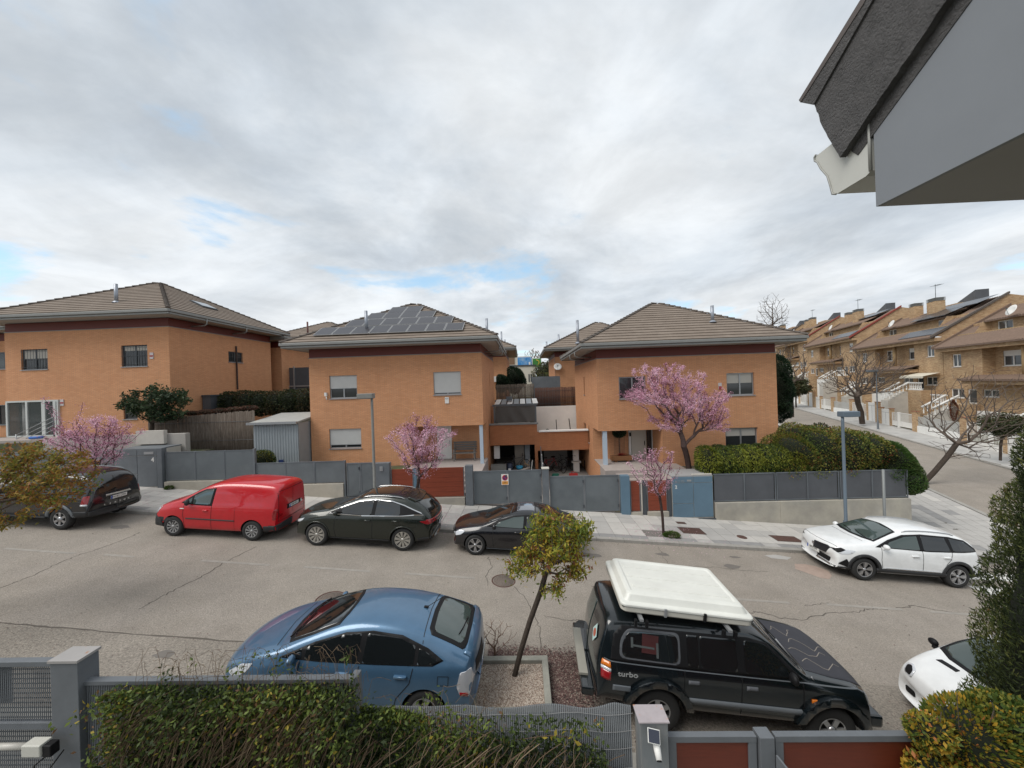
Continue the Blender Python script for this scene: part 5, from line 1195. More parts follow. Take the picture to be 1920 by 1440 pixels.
# far hill line with a town's roofs
hills = MB(); vs = []; fs = []; rn = random.Random(2)
n = 60
for i in range(n+1):
    a = R(-75+150*i/n); d0, d1 = 160, 330
    vs += [(math.sin(a)*d0, math.cos(a)*d0, 2.5), (math.sin(a)*d1, math.cos(a)*d1, 8+2.5*math.sin(i*.9)+rn.uniform(-.8, .8))]
    vs += [(math.sin(a)*700, math.cos(a)*700, 8)]
for i in range(n): fs += [(3*i, 3*i+3, 3*i+4, 3*i+1), (3*i+1, 3*i+4, 3*i+5, 3*i+2)]
hills.smooth = True; hills.add(vs, fs); struct(hills.build('hills', mat('hill_scrub', (.09, .085, .05), .95, var=.4, vscale=.05), recalc=False))
# ================================================================== VEHICLES
def paint(name, col, metal=.0, rough=.28, **k): return mat(name, col, rough, metal=metal, coat=.8, var=.07, vscale=5, **k)
TYRE = mat('tyre_rubber', (.02, .02, .02), .85, bump=.1); RIMS = mat('alloy_silver', (.42, .42, .43), .3, metal=.8); RIMD = mat('rim_dark', (.03, .03, .032), .5)
CGL = mat('car_glass', (.008, .010, .011), .04, spec=.8, coat=.4); CGG = mat('car_glass_green', (.045, .065, .06), .05, spec=.8, coat=.4)
CHROME = mat('chrome', (.6, .6, .6), .15, metal=1.); LAMPC = mat('lamp_clear', (.55, .57, .6), .12, spec=.8, coat=1); LAMPR = mat('lamp_red', (.28, .008, .012), .15, coat=1); LAMPO = mat('lamp_orange', (.62, .16, .01), .2, coat=1)
CLAD = mat('black_cladding', (.022, .023, .025), .6, var=.1); UNDER = mat('car_underside', (.008, .008, .008), .9); PLATE = mat('number_plate', (.65, .65, .62), .4); PLBLUE = mat('plate_blue', (.01, .06, .35), .4); SEAM = mat('panel_gap', (.006, .006, .007), .7)
def lerp_poly(pts, x):
    pts = sorted(pts)
    if x <= pts[0][0]: return pts[0][1]
    for (a, b_), (c, d) in zip(pts, pts[1:]):
        if x <= c: return b_+(d-b_)*(x-a)/(c-a) if c > a else d
    return pts[-1][1]
class Car:
    def __init__(s, name, label, loc, face, top, belt, sill, hw, wr, H, axf, axr, wR, mat_, crown=.035, endc=(.16, .12), rz=0, cat='car', width=None, xs=None, arch=.055, group=None, taper=(.86, .88)):
        s.top, s.hw = top, hw; x, y = loc
        gx = (G(x+1, y)-G(x-1, y))/2; gy = (G(x, y+1)-G(x, y-1))/2
        nrm = Vector((-gx, -gy, 1)).normalized(); ang = (math.pi if face < 0 else 0)+rz
        ax = Vector((math.cos(ang), math.sin(ang), 0)); ax = (ax-nrm*ax.dot(nrm)).normalized(); ay = nrm.cross(ax); M = Matrix((ax, ay, nrm)).transposed()
        s.root = thing(name, label, cat, (x, y, G(x, y)+.006), rot=M.to_euler(), group=group)
        s.axf, s.axr, s.wR = axf, axr, wR; s.mat = mat_
        X = xs or sorted({p[0] for p in top} | {p[0] for p in belt}); n = len(X)
        # keep loops from being too close
        vs = []; fs = []; K = 11
        xf, xr = X[-1], X[0]
        for i, x_ in enumerate(X):
            zt = lerp_poly(top, x_); zb = min(lerp_poly(belt, x_), zt-.02); zs = lerp_poly(sill, x_)
            t = 1.0
            if x_ > xf-1.0: t = 1-(1-taper[0])*((x_-(xf-1.0))/1.0)**2.2
            if x_ < xr+1.0: t = 1-(1-taper[1])*(((xr+1.0)-x_)/1.0)**2.2
            W = hw*t; g = max(0, min(1, (zt-zb)/(H-zb-.0))); wt = W*.90+(wr*t-W*.90)*g; cw = crown*(1 if g > .3 else .8)
            hgt = zt-zb; wbz = W*.955
            pts = [(0, zs), (W*.82, zs), (W*.965, zs+.04), (W*.995, zs+.34*(zb-zs)), (W, zs+.72*(zb-zs)), (W*.975, zb-.015),
                   (wbz+(wt-wbz)*.12, zb+.10*hgt+.005), (wbz+(wt-wbz)*.82, zb+.80*hgt), (wt*.93, zb+.965*hgt), (wt*.6, zt+cw*.6), (0, zt+cw)]
            cf = max(0, (x_-(xf-.9))/.9); crr = max(0, ((xr+.9)-x_)/.9)
            for sgn in (1, -1):
                for k, (y_, z_) in enumerate(pts):
                    if sgn < 0 and k in (0, K-1): continue
                    q = (abs(y_)/hw)**2.6
                    vs.append((x_-endc[0]*q*cf+endc[1]*q*crr, sgn*y_, z_))
        def idx(i, k, sgn):
            b_ = i*(2*K-2)
            if sgn > 0 or k in (0, K-1): return b_+k
            return b_+K+k-1
        for i in range(n-1):
            for sgn in (1, -1):
                for k in range(K-1):
                    f = (idx(i, k, sgn), idx(i+1, k, sgn), idx(i+1, k+1, sgn), idx(i, k+1, sgn)); fs.append(f if sgn > 0 else f[::-1])
        for i in (0, n-1):
            for k in range(K-1):
                if k == 0: f = (idx(i, 0, 1), idx(i, 1, 1), idx(i, 1, -1))
                elif k == K-2: f = (idx(i, k, 1), idx(i, k+1, 1), idx(i, k, -1))
                else: f = (idx(i, k, 1), idx(i, k+1, 1), idx(i, k+1, -1), idx(i, k, -1))
                fs.append(f if i == n-1 else f[::-1])
        me = bpy.data.meshes.new('b'); me.from_pydata(vs, [], fs); me.update()
        bm = bmesh.new(); bm.from_mesh(me); bmesh.ops.recalc_face_normals(bm, faces=bm.faces); bm.to_mesh(me); bm.free()
        o = bpy.data.objects.new('tmp', me); link(o); md = o.modifiers.new('s', 'SUBSURF'); md.levels = 2; md.render_levels = 2
        dg = bpy.context.evaluated_depsgraph_get(); dg.update(); sm = bpy.data.meshes.new_from_object(o.evaluated_get(dg))
        s.bvh = BVHTree.FromPolygons([v.co.copy() for v in sm.vertices], [tuple(p.vertices) for p in sm.polygons])
        # wheel housings
        Ra = wR+arch; cuts = []
        for ax_ in (axf, axr):
            for sg in (1, -1):
                b = MB(); b.lathe([(0, hw-.30), (Ra, hw-.30), (Ra, hw+.2), (0, hw+.2)], 40, 'Y', (0, 0, 0))
                v2 = [(x_+ax_, y_*sg, z_+wR-.0) for x_, y_, z_ in b.v]; b.v = v2
                cm = b.mesh('c', UNDER); bm = bmesh.new(); bm.from_mesh(cm); bmesh.ops.remove_doubles(bm, verts=bm.verts, dist=1e-5); bmesh.ops.recalc_face_normals(bm, faces=bm.faces); bm.to_mesh(cm); bm.free()
                c = bpy.data.objects.new('cut', cm); link(c); cuts.append(c); m2 = o.modifiers.new('b', 'BOOLEAN'); m2.operation = 'DIFFERENCE'; m2.object = c; m2.solver = 'EXACT'
        dg = bpy.context.evaluated_depsgraph_get(); dg.update(); fm = bpy.data.meshes.new_from_object(o.evaluated_get(dg))
        fm.materials.clear(); fm.materials.append(mat_); fm.materials.append(UNDER)
        for p in fm.polygons:
            c = p.center; p.use_smooth = True; p.material_index = 0
            if p.normal.z < -.75 and c.z < .42: p.material_index = 1
            for ax_ in (axf, axr):
                r = math.hypot(c.x-ax_, c.z-wR)
                if r < Ra+.004 and abs(c.y) < hw-.04 and (abs(abs(c.y)-(hw-.30)) < .01 or abs(r-Ra) < .006 and (p.normal.x*(c.x-ax_)+p.normal.z*(c.z-wR)) < -.5*Ra): p.material_index = 1
        fm.set_sharp_from_angle(angle=R(38)) if hasattr(fm, 'set_sharp_from_angle') else None
        for c in cuts: bpy.data.objects.remove(c)
        bpy.data.objects.remove(o); fm.name = 'body'
        s.body = bpy.data.objects.new('body', fm); link(s.body); s.body.parent = s.root; WP[s.body.name] = Vector()
    def hit(s, u, v, pr):
        far = 4
        if pr == 'L': o, d = Vector((u, far, v)), Vector((0, -1, 0))
        elif pr == 'R': o, d = Vector((u, -far, v)), Vector((0, 1, 0))
        elif pr == 'T': o, d = Vector((u, v, far)), Vector((0, 0, -1))
        elif pr == 'F': o, d = Vector((far, u, v)), Vector((-1, 0, 0))
        else: o, d = Vector((-far, u, v)), Vector((1, 0, 0))
        h = s.bvh.ray_cast(o, d)
        if h[0] is None:
            o2 = o+d*(far-(s.hw*.8 if pr in 'LR' else 1.2 if pr == 'T' else abs(s.top[0][0])*.85)); h = s.bvh.find_nearest(o2)
        return h[0], d
    def patch(s, name, poly, pr, m, off=.004, grid=.06, parent=None, skirt=True, smooth=True, ext=.02):
        off = off*1.3+.0015
        polys = poly if isinstance(poly[0][0], (tuple, list)) else [poly]
        bm = bmesh.new()
        for pl in polys:
            vv = [bm.verts.new((a, b_, 0)) for a, b_ in pl]; bm.faces.new(vv)
        bmesh.ops.remove_doubles(bm, verts=bm.verts, dist=1e-5); bmesh.ops.triangulate(bm, faces=[f for f in bm.faces if len(f.verts) > 4], ngon_method='EAR_CLIP')
        xs_ = [v.co.x for v in bm.verts]; ys_ = [v.co.y for v in bm.verts]
        for ax_, lo, hi in ((0, min(xs_), max(xs_)), (1, min(ys_), max(ys_))):
            k = math.ceil(lo/grid)
            while k*grid < hi:
                co = [0, 0, 0]; co[ax_] = k*grid; no = [0, 0, 0]; no[ax_] = 1
                if lo+.004 < k*grid < hi-.004: bmesh.ops.bisect_plane(bm, geom=bm.verts[:]+bm.edges[:]+bm.faces[:], plane_co=co, plane_no=no, dist=1e-5)
                k += 1
        bmesh.ops.triangulate(bm, faces=[f for f in bm.faces if len(f.verts) > 4])
        dv = None
        for v in bm.verts:
            p, d = s.hit(v.co.x, v.co.y, pr); v.co = p-d*off; dv = d
        bmesh.ops.recalc_face_normals(bm, faces=bm.faces)
        if bm.faces:
            f = max(bm.faces, key=lambda q: q.calc_area())
            if f.normal.dot(dv) > 0: bmesh.ops.reverse_faces(bm, faces=bm.faces)
        for f in bm.faces: f.smooth = smooth
        if skirt:
            be = [e for e in bm.edges if e.is_boundary]; r_ = bmesh.ops.extrude_edge_only(bm, edges=be)
            for v in [g for g in r_['geom'] if isinstance(g, bmesh.types.BMVert)]: v.co += dv*(off+ext)
            for f in bm.faces:
                if abs(f.normal.dot(dv)) < .25: f.smooth = False
        me = bpy.data.meshes.new(name); bm.to_mesh(me); bm.free(); me.materials.append(m)
        o = bpy.data.objects.new(name, me); link(o); o.parent = parent or s.root; WP[o.name] = Vector(); return o
    def sides(s, name, poly, m, **k):
        return s.patch(name, poly, 'L', m, **k), s.patch(name, poly, 'R', m, **k)
    def seam(s, pts, w_=.012, pr='LR', name='panel_gap', m=None, off=.0025, grid=.06):
        for q in pr:
            pl = []
            for (a, b_), (c, d) in zip(pts, pts[1:]):
                l = math.hypot(c-a, d-b_) or 1; nx, ny = -(d-b_)/l*w_/2, (c-a)/l*w_/2
                pl.append([(a+nx, b_+ny), (c+nx, d+ny), (c-nx, d-ny), (a-nx, b_-ny)])
            s.patch(name, pl, q, m or SEAM, off=off, skirt=False, grid=grid)
    def arch_trim(s, ax_, w_=.07, m=None, off=.012, a0=-8, a1=188, arch=.055, name='wheel_arch_trim'):
        Ra = s.wR+arch-.004; pl = []; n = 26
        for k in range(n):
            t0, t1 = R(a0+(a1-a0)*k/n), R(a0+(a1-a0)*(k+1)/n)
            pl.append([(ax_+Ra*math.cos(t0), s.wR+Ra*math.sin(t0)), (ax_+(Ra+w_)*math.cos(t0), s.wR+(Ra+w_)*math.sin(t0)), (ax_+(Ra+w_)*math.cos(t1), s.wR+(Ra+w_)*math.sin(t1)), (ax_+Ra*math.cos(t1), s.wR+Ra*math.sin(t1))])
        s.sides(name, pl, m or CLAD, off=off, grid=.12, ext=.03)
    def wheels(s, kind, rimr, m=None, tw=.2, capm=None):
        rim = m or RIMS; R_ = s.wR; yo = s.hw-.02
        tb = MB(); tb.lathe([(rimr, -tw*.45), (rimr+.02, -tw*.5), (R_-.03, -tw*.5), (R_, -tw*.38), (R_, tw*.38), (R_-.03, tw*.5), (rimr+.02, tw*.5), (rimr, tw*.45)], 40, 'Y')
        for k in range(40):
            a = 2*math.pi*k/40; 
        tm = tb.mesh('tyre', TYRE)
        b = MB(); b.lathe([(rimr+.004, tw*.47), (rimr-.012, tw*.48), (rimr-.02, tw*.3), (rimr-.03, -tw*.3)], 40, 'Y')
        b.cm = 1; b.lathe([(rimr-.01, tw*.12), (.0, tw*.12)], 32, 'Y'); b.lathe([(rimr-.014, tw*.46), (rimr-.03, tw*.13)], 32, 'Y'); b.cm = 0
        f = tw*.44
        def spoke(a, w0, w1, r0_=.03, r1_=None, d=.02, tw_=0):
            r1_ = r1_ or rimr-.012; c, q = math.cos(a), math.sin(a); c2, q2 = math.cos(a+tw_), math.sin(a+tw_)
            P_ = lambda r, o_, cc, qq, y_: (r*cc-o_*qq, y_, r*qq+o_*cc)
            v = [P_(r0_, -w0, c, q, f), P_(r0_, w0, c, q, f), P_(r1_, w1, c2, q2, f+.012), P_(r1_, -w1, c2, q2, f+.012)]
            v += [(x_, y_-d, z_) for x_, y_, z_ in v]; b.add(v, [(0, 1, 2, 3), (4, 7, 6, 5), (0, 4, 5, 1), (1, 5, 6, 2), (2, 6, 7, 3), (3, 7, 4, 0)])
        if kind == 'five2':
            for k in range(5):
                for e in (-.16, .16): spoke(R(90+72*k)+e, .014, .022)
        elif kind == 'multi':
            for k in range(10):
                spoke(R(36*k), .012, .02); spoke(R(36*k+10), .004, .008, .1); spoke(R(36*k-10), .004, .008, .1)
        elif kind == 'fan':
            for k in range(10): spoke(R(36*k), .01, .028, .05, tw_=.35)
        elif kind == 'five': 
            for k in range(5): spoke(R(90+72*k), .03, .045)
        elif kind == 'six':
            for k in range(6): spoke(R(60*k), .035, .04)
        elif kind == 'star':
            for k in range(5):
                spoke(R(90+72*k), .012, .035, .04); spoke(R(90+72*k)+.3, .006, .008, .08); spoke(R(90+72*k)-.3, .006, .008, .08)
        b.lathe([(0, f+.012), (.045, f+.01), (.05, f-.02)], 16, 'Y')
        if kind in ('six',): b.lathe([(0, f+.03), (.07, f+.025), (.08, f-.02)], 16, 'Y')
        rm = b.mesh('rim', [rim, RIMD])
        for ax_ in (s.axf, s.axr):
            for sg in (1, -1):
                wh = bpy.data.objects.new('wheel', None); link(wh); wh.parent = s.root; wh.location = (ax_, sg*(yo-tw/2), R_); wh.rotation_euler = (0, 0, 0 if sg > 0 else math.pi); wh.empty_display_size = .1
                for nm, me in (('tyre', tm), ('rim', rm)):
                    q = bpy.data.objects.new(nm, me); link(q); q.parent = wh; q.rotation_euler = (0, random.uniform(0, 6), 0)
    def mirror(s, x, z, m, out=.2, size=(.1, .2, .14)):
        for sg in (1, -1):
            p, d = s.hit(x, z, 'L' if sg > 0 else 'R'); y = p.y
            b = MB(); b.rbox((x+.02, y+sg*(out*.25), z-.02), (.07, out*.5, .05)); b.smooth = True
            bm = bmesh.new(); bmesh.ops.create_icosphere(bm, subdivisions=2, radius=.5); vs = [(v.co.x*size[0]*1.1+x, v.co.y*size[1]+y+sg*out*.62, v.co.z*size[2]+z+.04) for v in bm.verts]; fs = [tuple(v.index for v in f.verts) for f in bm.faces]; bm.free()
            b.add(vs, fs); b.build('wing_mirror', m, s.root, False)
    def plate(s, pr, zc, text, hw_=.26, hh=.055, yc=0):
        p, d = s.hit(yc, zc, pr); p = p-d*.012; rzv = R(90) if pr == 'F' else R(-90)
        M = Matrix.Translation(p)
        b = MB(); b.rbox((0, 0, 0), (.012, 2*hw_, 2*hh)); o = b.build('number_plate', PLATE, s.root, False); o.location = p
        sg = 1 if pr == 'F' else -1
        b = MB(); b.rbox((sg*.007, (hw_-.025)*(-1 if pr == 'F' else 1), 0), (.004, .045, 2*hh)); b.build('plate_band', PLBLUE, o, False)
        text_mesh('plate_number', text, hh*1.75, BLACK, o, (sg*.0075, 0, 0), (R(90), 0, rzv), sx=.95, ext=.001)
    def rails(s, x0, x1, y, m, r_=.018, lift=.035):
        for sg in (1, -1):
            b = MB(); n = 12; pts = []
            for k in range(n+1):
                x = x0+(x1-x0)*k/n; p, _ = s.hit(x, sg*y, 'T'); e = min(k, n-k); pts.append((x, sg*y, p.z+(lift if e > 0 else 0)))
            b.tube(pts, r_, 8); b.build('roof_rail', m, s.root, False)
def rounded(pts, r, n=5):
    """round the corners of a polygon"""
    out = []; m = len(pts)
    for i in range(m):
        p0, p1, p2 = Vector(pts[i-1]+(0,)) if len(pts[i-1]) == 2 else Vector(pts[i-1]), Vector(pts[i]+(0,)), Vector(pts[(i+1) % m]+(0,))
        a, c = (p0-p1), (p2-p1); ra = min(r, a.length*.45, c.length*.45); A, C = p1+a.normalized()*ra, p1+c.normalized()*ra
        for k in range(n+1):
            t = k/n; q = A*(1-t)**2+p1*2*t*(1-t)+C*t*t; out.append((q.x, q.y))
    return out
def band(poly, shrink):
    c = Vector((sum(p[0] for p in poly)/len(poly), sum(p[1] for p in poly)/len(poly))); out = []
    for i, p in enumerate(poly):
        a, b_ = Vector(poly[i-1]), Vector(poly[(i+1) % len(poly)]); t = (b_-a).normalized(); n = Vector((-t.y, t.x)); pv = Vector(p)
        if n.dot(c-pv) < 0: n = -n
        q = pv+n*shrink; out.append((q.x, q.y))
    return out
def handle(c, x, z, m, w_=.2, h=.035):
    c.sides('door_handle', [(x-w_/2, z-h/2), (x+w_/2, z-h/2), (x+w_/2, z+h/2), (x-w_/2, z+h/2)], m, off=.03, grid=.2)
def wiper(c, pts, pr='T', m=BLACK):
    b = MB(); P_ = []
    for u, v in pts: p, d = c.hit(u, v, pr); P_.append(p-d*.025)
    b.tube(P_, .011, 5); b.build('wiper', m, c.root, False)

# ---------- blue hatchback (near, faces left)
BLUE = paint('blue_metallic', (.07, .15, .25), .35, .3)
c = Car('parked_car', 'metallic blue hatchback parked nearest behind the ivy fence', (-3.13, 6.60), -1,
    [(2.28, .50), (2.22, .66), (2.0, .80), (1.6, .93), (1.15, 1.04), (.7, 1.24), (.2, 1.42), (-.25, 1.49), (-.8, 1.48), (-1.3, 1.38), (-1.75, 1.24), (-2.08, 1.12), (-2.17, 1.02), (-2.22, .60)],
    [(2.28, .46), (2.22, .58), (2.0, .68), (1.2, .86), (0, .90), (-1.0, .95), (-1.8, 1.0), (-2.1, .98), (-2.22, .58)],
    [(2.28, .24), (1.8, .19), (-1.8, .2), (-2.22, .30)], .865, .60, 1.49, 1.35, -1.35, .31, BLUE, endc=(.34, .16), taper=(.8, .9))
blue = c
win = [(1.08, .965), (.55, 1.19), (.05, 1.345), (-.4, 1.39), (-.9, 1.36), (-1.35, 1.22), (-1.62, 1.08), (-1.45, 1.01), (-.5, .975), (.4, .955)]
c.sides('window_surround', win, BLACK, off=.003)
c.sides('side_window', rounded([(1.0, .975), (.74, 1.095), (.70, .97)], .01), CGL, off=.006); c.sides('side_window', rounded([(.66, .972), (.66, 1.125), (.1, 1.315), (-.22, 1.355), (-.2, .975)], .03), CGL, off=.006)
c.sides('side_window', rounded([(-.3, .98), (-.32, 1.362), (-.85, 1.33), (-1.14, 1.245), (-1.14, 1.005)], .03), CGL, off=.006); c.sides('side_window', rounded([(-1.2, 1.01), (-1.2, 1.22), (-1.35, 1.17), (-1.54, 1.075), (-1.42, 1.03)], .03), CGL, off=.006)
ws = [(1.16, -.02), (1.14, .35), (1.02, .64), (.66, .63), (.2, .535), (.12, .25), (.12, 0)]; wsf = ws+[(x, -y) for x, y in reversed(ws[:-1]) if y > 0]+[]
def sym(half): return half+[(x, -y) for x, y in reversed(half)]
c.patch('windscreen', sym([(1.17, .02), (1.14, .35), (1.02, .62), (.62, .60), (.22, .53), (.16, .3), (.14, .02)]), 'T', BLACK, off=.003)
c.patch('windscreen', sym([(1.09, .02), (1.07, .35), (.97, .57), (.62, .55), (.26, .485), (.21, .3), (.19, .02)]), 'T', CGL, off=.006)
c.patch('rear_window_surround', sym([(-1.28, .02), (-1.30, .45), (-1.36, .56), (-1.9, .60), (-1.98, .5), (-2.0, .02)]), 'T', BLACK, off=.003)
c.patch('rear_window', rounded(sym([(-1.36, .03), (-1.38, .42), (-1.44, .49), (-1.85, .52), (-1.9, .4), (-1.91, .03)]), .03), 'T', CGG, off=.006)
wiper(c, [(-1.88, -.12), (-1.84, .2), (-1.8, .36)]); wiper(c, [(1.08, .5), (1.0, .1), (.97, -.1)]); wiper(c, [(1.1, -.1), (1.02, -.4), (.92, -.55)])
c.patch('spoiler', sym([(-1.98, .02), (-1.97, .45), (-1.93, .66), (-2.1, .66), (-2.14, .4), (-2.15, .02)]), 'T', BLUE, off=.02)
c.patch('lower_rear_window', sym([(.02, .80), (.56, .80), (.55, .97), (.02, .99)]), 'B', BLACK, off=.004)
c.sides('headlight', rounded([(1.98, .62), (1.74, .78), (1.52, .83), (1.62, .70), (1.84, .58)], .03), LAMPC, off=.006)
c.sides('tail_light', rounded([(-2.07, .96), (-1.90, .93), (-1.86, .72), (-1.92, .58), (-2.06, .56), (-2.13, .75)], .03), mat('lamp_frost', (.5, .5, .52), .12, coat=1), off=.012); c.sides('tail_light_red', [(-1.92, .585), (-2.05, .565), (-2.09, .62), (-1.91, .64)], LAMPR, off=.015)
c.wheels('five', .20); c.mirror(.82, .98, BLUE)
for pts in ([(.72, .94), (.75, .6), (.70, .3)], [(-.26, .95), (-.27, .3)], [(-1.14, .97), (-1.1, .75), (-.9, .5), (-.85, .3)]): c.seam(pts)
c.seam([(.72, .28), (-.86, .28)]); c.seam([(-1.25, -.68), (-1.22, 0), (-1.25, .68)], pr='T'); c.seam([(1.24, -.6), (1.3, 0), (1.24, .6)], pr='T'); c.seam([(-1.55, .74), (-1.72, .74), (-1.72, .88), (-1.55, .88), (-1.55, .74)], w_=.008)
handle(c, .0, .83, BLUE); handle(c, -.95, .85, BLUE)
b = MB(); p, _ = c.hit(-1.12, 0, 'T'); b.tube([p, (p.x-.28, 0, p.z+.2)], .006, 4); b.rbox((p.x, 0, p.z+.01), (.08, .05, .02)); b.build('aerial', BLACK, c.root, False)
c.plate('B', .72, '4812 FJK')
c.seam([(2.0, .42), (1.6, .45), (1.6, .2)], w_=.01)

# ---------- red van
RED = paint('van_red', (.46, .003, .010), 0, .3)
c = Car('delivery_van', 'bright red panel van parked between the black estate and the dark green crossover', (-10.5, 12.62), -1,
    [(2.22, .52), (2.17, .84), (1.95, .98), (1.55, 1.10), (1.2, 1.20), (.85, 1.42), (.4, 1.68), (.0, 1.79), (-.6, 1.84), (-1.6, 1.83), (-2.0, 1.79), (-2.12, 1.68), (-2.14, 1.1), (-2.16, .60)],
    [(2.22, .48), (2.1, .80), (1.2, 1.03), (0, 1.08), (-1.6, 1.12), (-2.08, 1.12), (-2.16, .56)],
    [(2.22, .26), (1.8, .22), (-1.8, .24), (-2.16, .32)], .895, .70, 1.84, 1.34, -1.34, .325, RED, endc=(.22, .05), taper=(.86, .94), cat='van', crown=.03)
c.sides('window_surround', [(1.12, 1.12), (.92, 1.27), (.62, 1.47), (.38, 1.585), (.02, 1.64), (.05, 1.08), (.6, 1.08)], BLACK, off=.003)
c.sides('side_window', rounded([(1.02, 1.13), (.78, 1.3), (.76, 1.11)], .01), CGG, off=.006); c.sides('side_window', rounded([(.71, 1.115), (.71, 1.36), (.38, 1.54), (.09, 1.59), (.12, 1.12)], .03), CGG, off=.006)
c.patch('windscreen', sym([(1.2, .02), (1.16, .4), (1.05, .70), (.62, .66), (.42, .60), (.36, .02)]), 'T', CGG, off=.004)
c.patch('tailgate_gap', [[(.005, .75), (.005, 1.6), (-.005, 1.6), (-.005, .75)]], 'B', SEAM, off=.003, skirt=False)
c.seam([(-.70, .62), (-.70, 1.62), (.70, 1.62), (.70, .62), (-.70, .62)], pr='B', name='tailgate_gap', w_=.014)
c.sides('headlight', rounded([(2.13, .78), (1.95, .93), (1.82, .95), (1.98, .72), (2.1, .66)], .03), LAMPC, off=.006)
c.sides('tail_light', rounded([(-2.02, .72), (-2.16, .72), (-2.16, 1.06), (-2.06, 1.06), (-2.0, .95)], .03), LAMPR, off=.012)
c.sides('bumper', [(2.3, .24), (2.3, .66), (2.05, .68), (1.76, .52), (1.68, .24)], CLAD, off=.012, ext=.05); c.patch('bumper', sym([(.01, .25), (.88, .25), (.88, .62), (.01, .64)]), 'F', CLAD, off=.014)
c.sides('bumper', [(-2.3, .28), (-1.74, .28), (-1.72, .50), (-2.3, .54)], CLAD, off=.014, ext=.05); c.patch('bumper', sym([(.01, .3), (.89, .3), (.89, .53), (.01, .56)]), 'B', CLAD, off=.03)
c.sides('side_strip', [(.9, .62), (-.75, .62), (-.75, .655), (.9, .655)], CLAD, off=.012); c.wheels('fan', .205, mat('hubcap', (.33, .33, .33), .4, metal=.4)); c.mirror(.82, 1.14, CLAD, size=(.12, .16, .22))
c.seam([(1.0, 1.1), (1.0, .75), (.93, .3)]); c.seam([(.05, 1.08), (.03, .3)]); c.seam([(1.28, -.62), (1.34, 0), (1.28, .62)], pr='T', w_=.03)
handle(c, .25, .93, RED, .16); c.sides('side_emblem', [(1.12, .93), (.98, .93), (.98, .96), (1.12, .96)], PLATE, off=.004); c.seam([(-.75, 1.1), (-.75, .3)], w_=.006)
c.patch('plate_recess', [(-.42, .92), (.30, .92), (.30, 1.08), (-.42, 1.08)], 'B', BLACK, off=.004); c.plate('B', 1.0, '7508 KKX', .25, .05, yc=-.06)
p, d = c.hit(-.0, 1.0, 'B')
b = MB(); b.lathe([(0, 0), (.055, 0), (.06, -.01)], 20, 'X', (c.hit(-.48, 1.0, 'B')[0].x-.008, -.48, 1.0)); b.build('emblem', CHROME, c.root, False)

# ---------- dark green crossover
DGR = paint('dark_green_metallic', (.012, .016, .011), .3, .25)
c = Car('parked_car', 'dark green coupe crossover with silver roof rails parked behind the red van', (-5.53, 12.62), -1,
    [(2.37, .52), (2.32, .84), (2.1, .98), (1.6, 1.07), (1.1, 1.15), (.7, 1.33), (.2, 1.55), (-.3, 1.66), (-.95, 1.68), (-1.5, 1.60), (-1.95, 1.43), (-2.25, 1.20), (-2.42, 1.05), (-2.50, .60)],
    [(2.37, .48), (2.25, .78), (1.2, .98), (0, 1.01), (-1.4, 1.08), (-2.2, 1.06), (-2.5, .58)],
    [(2.37, .26), (1.9, .22), (-1.9, .24), (-2.5, .36)], .955, .66, 1.68, 1.425, -1.425, .365, DGR, endc=(.30, .30), taper=(.82, .84))
wl = [(1.1, 1.06), (.65, 1.30), (.15, 1.485), (-.4, 1.555), (-.95, 1.545), (-1.4, 1.44), (-1.95, 1.24), (-2.05, 1.15), (-1.75, 1.15), (-1.3, 1.10), (0, 1.045)]
c.sides('chrome_line', wl, CHROME, off=.003); wb_ = band(wl, .028); c.sides('window_surround', wb_, BLACK, off=.005)
c.sides('side_window', rounded([(.66, 1.10), (.64, 1.26), (.12, 1.44), (-.36, 1.505), (-.34, 1.085)], .03), CGL, off=.008); c.sides('side_window', rounded([(-.46, 1.09), (-.48, 1.515), (-.95, 1.50), (-1.25, 1.43), (-1.3, 1.14)], .03), CGL, off=.008)
c.patch('windscreen', sym([(1.16, .02), (1.12, .4), (1.0, .72), (.62, .66), (.2, .58), (.12, .02)]), 'T', CGL, off=.004)
c.patch('rear_window', sym([(-1.72, .02), (-1.72, .52), (-2.2, .62), (-2.3, .45), (-2.32, .02)]), 'T', CGL, off=.004)
c.patch('spoiler', sym([(-1.42, .02), (-1.45, .58), (-1.72, .60), (-1.82, .4), (-1.84, .02)]), 'T', DGR, off=.035); c.rails(.1, -1.35, .62, CHROME, .016)
c.patch('roof_glass', sym([(.0, .02), (.02, .5), (-1.25, .5), (-1.3, .02)]), 'T', CGL, off=.003)
c.sides('tail_light', rounded([(-1.95, .98), (-2.45, 1.0), (-2.42, .90), (-2.2, .86)], .03), LAMPR, off=.01); c.patch('tail_light_bar', [(-.8, .97), (.8, .97), (.8, 1.01), (-.8, 1.01)], 'B', LAMPR, off=.01)
c.sides('headlight', rounded([(2.25, .74), (1.9, .86), (1.98, .76), (2.2, .68)], .02), LAMPC, off=.006); c.patch('grille', sym([(.02, .36), (.5, .3), (.62, .5), (.4, .78), (.02, .8)]), 'F', BLACK, off=.01)
c.wheels('multi', .255, mat('bright_alloy', (.5, .48, .44), .3, metal=.6), tw=.23); c.mirror(.80, 1.09, DGR, size=(.12, .2, .16)); c.arch_trim(1.425, .03, m=DGR, off=.012); c.arch_trim(-1.425, .03, m=DGR, off=.012)
c.sides('sill_trim', [(.98, .24), (-.98, .26), (-.98, .33), (.98, .31)], CLAD, off=.014); c.sides('bumper', [(-2.6, .3), (-1.92, .3), (-1.9, .42), (-2.6, .5)], CLAD, off=.01)
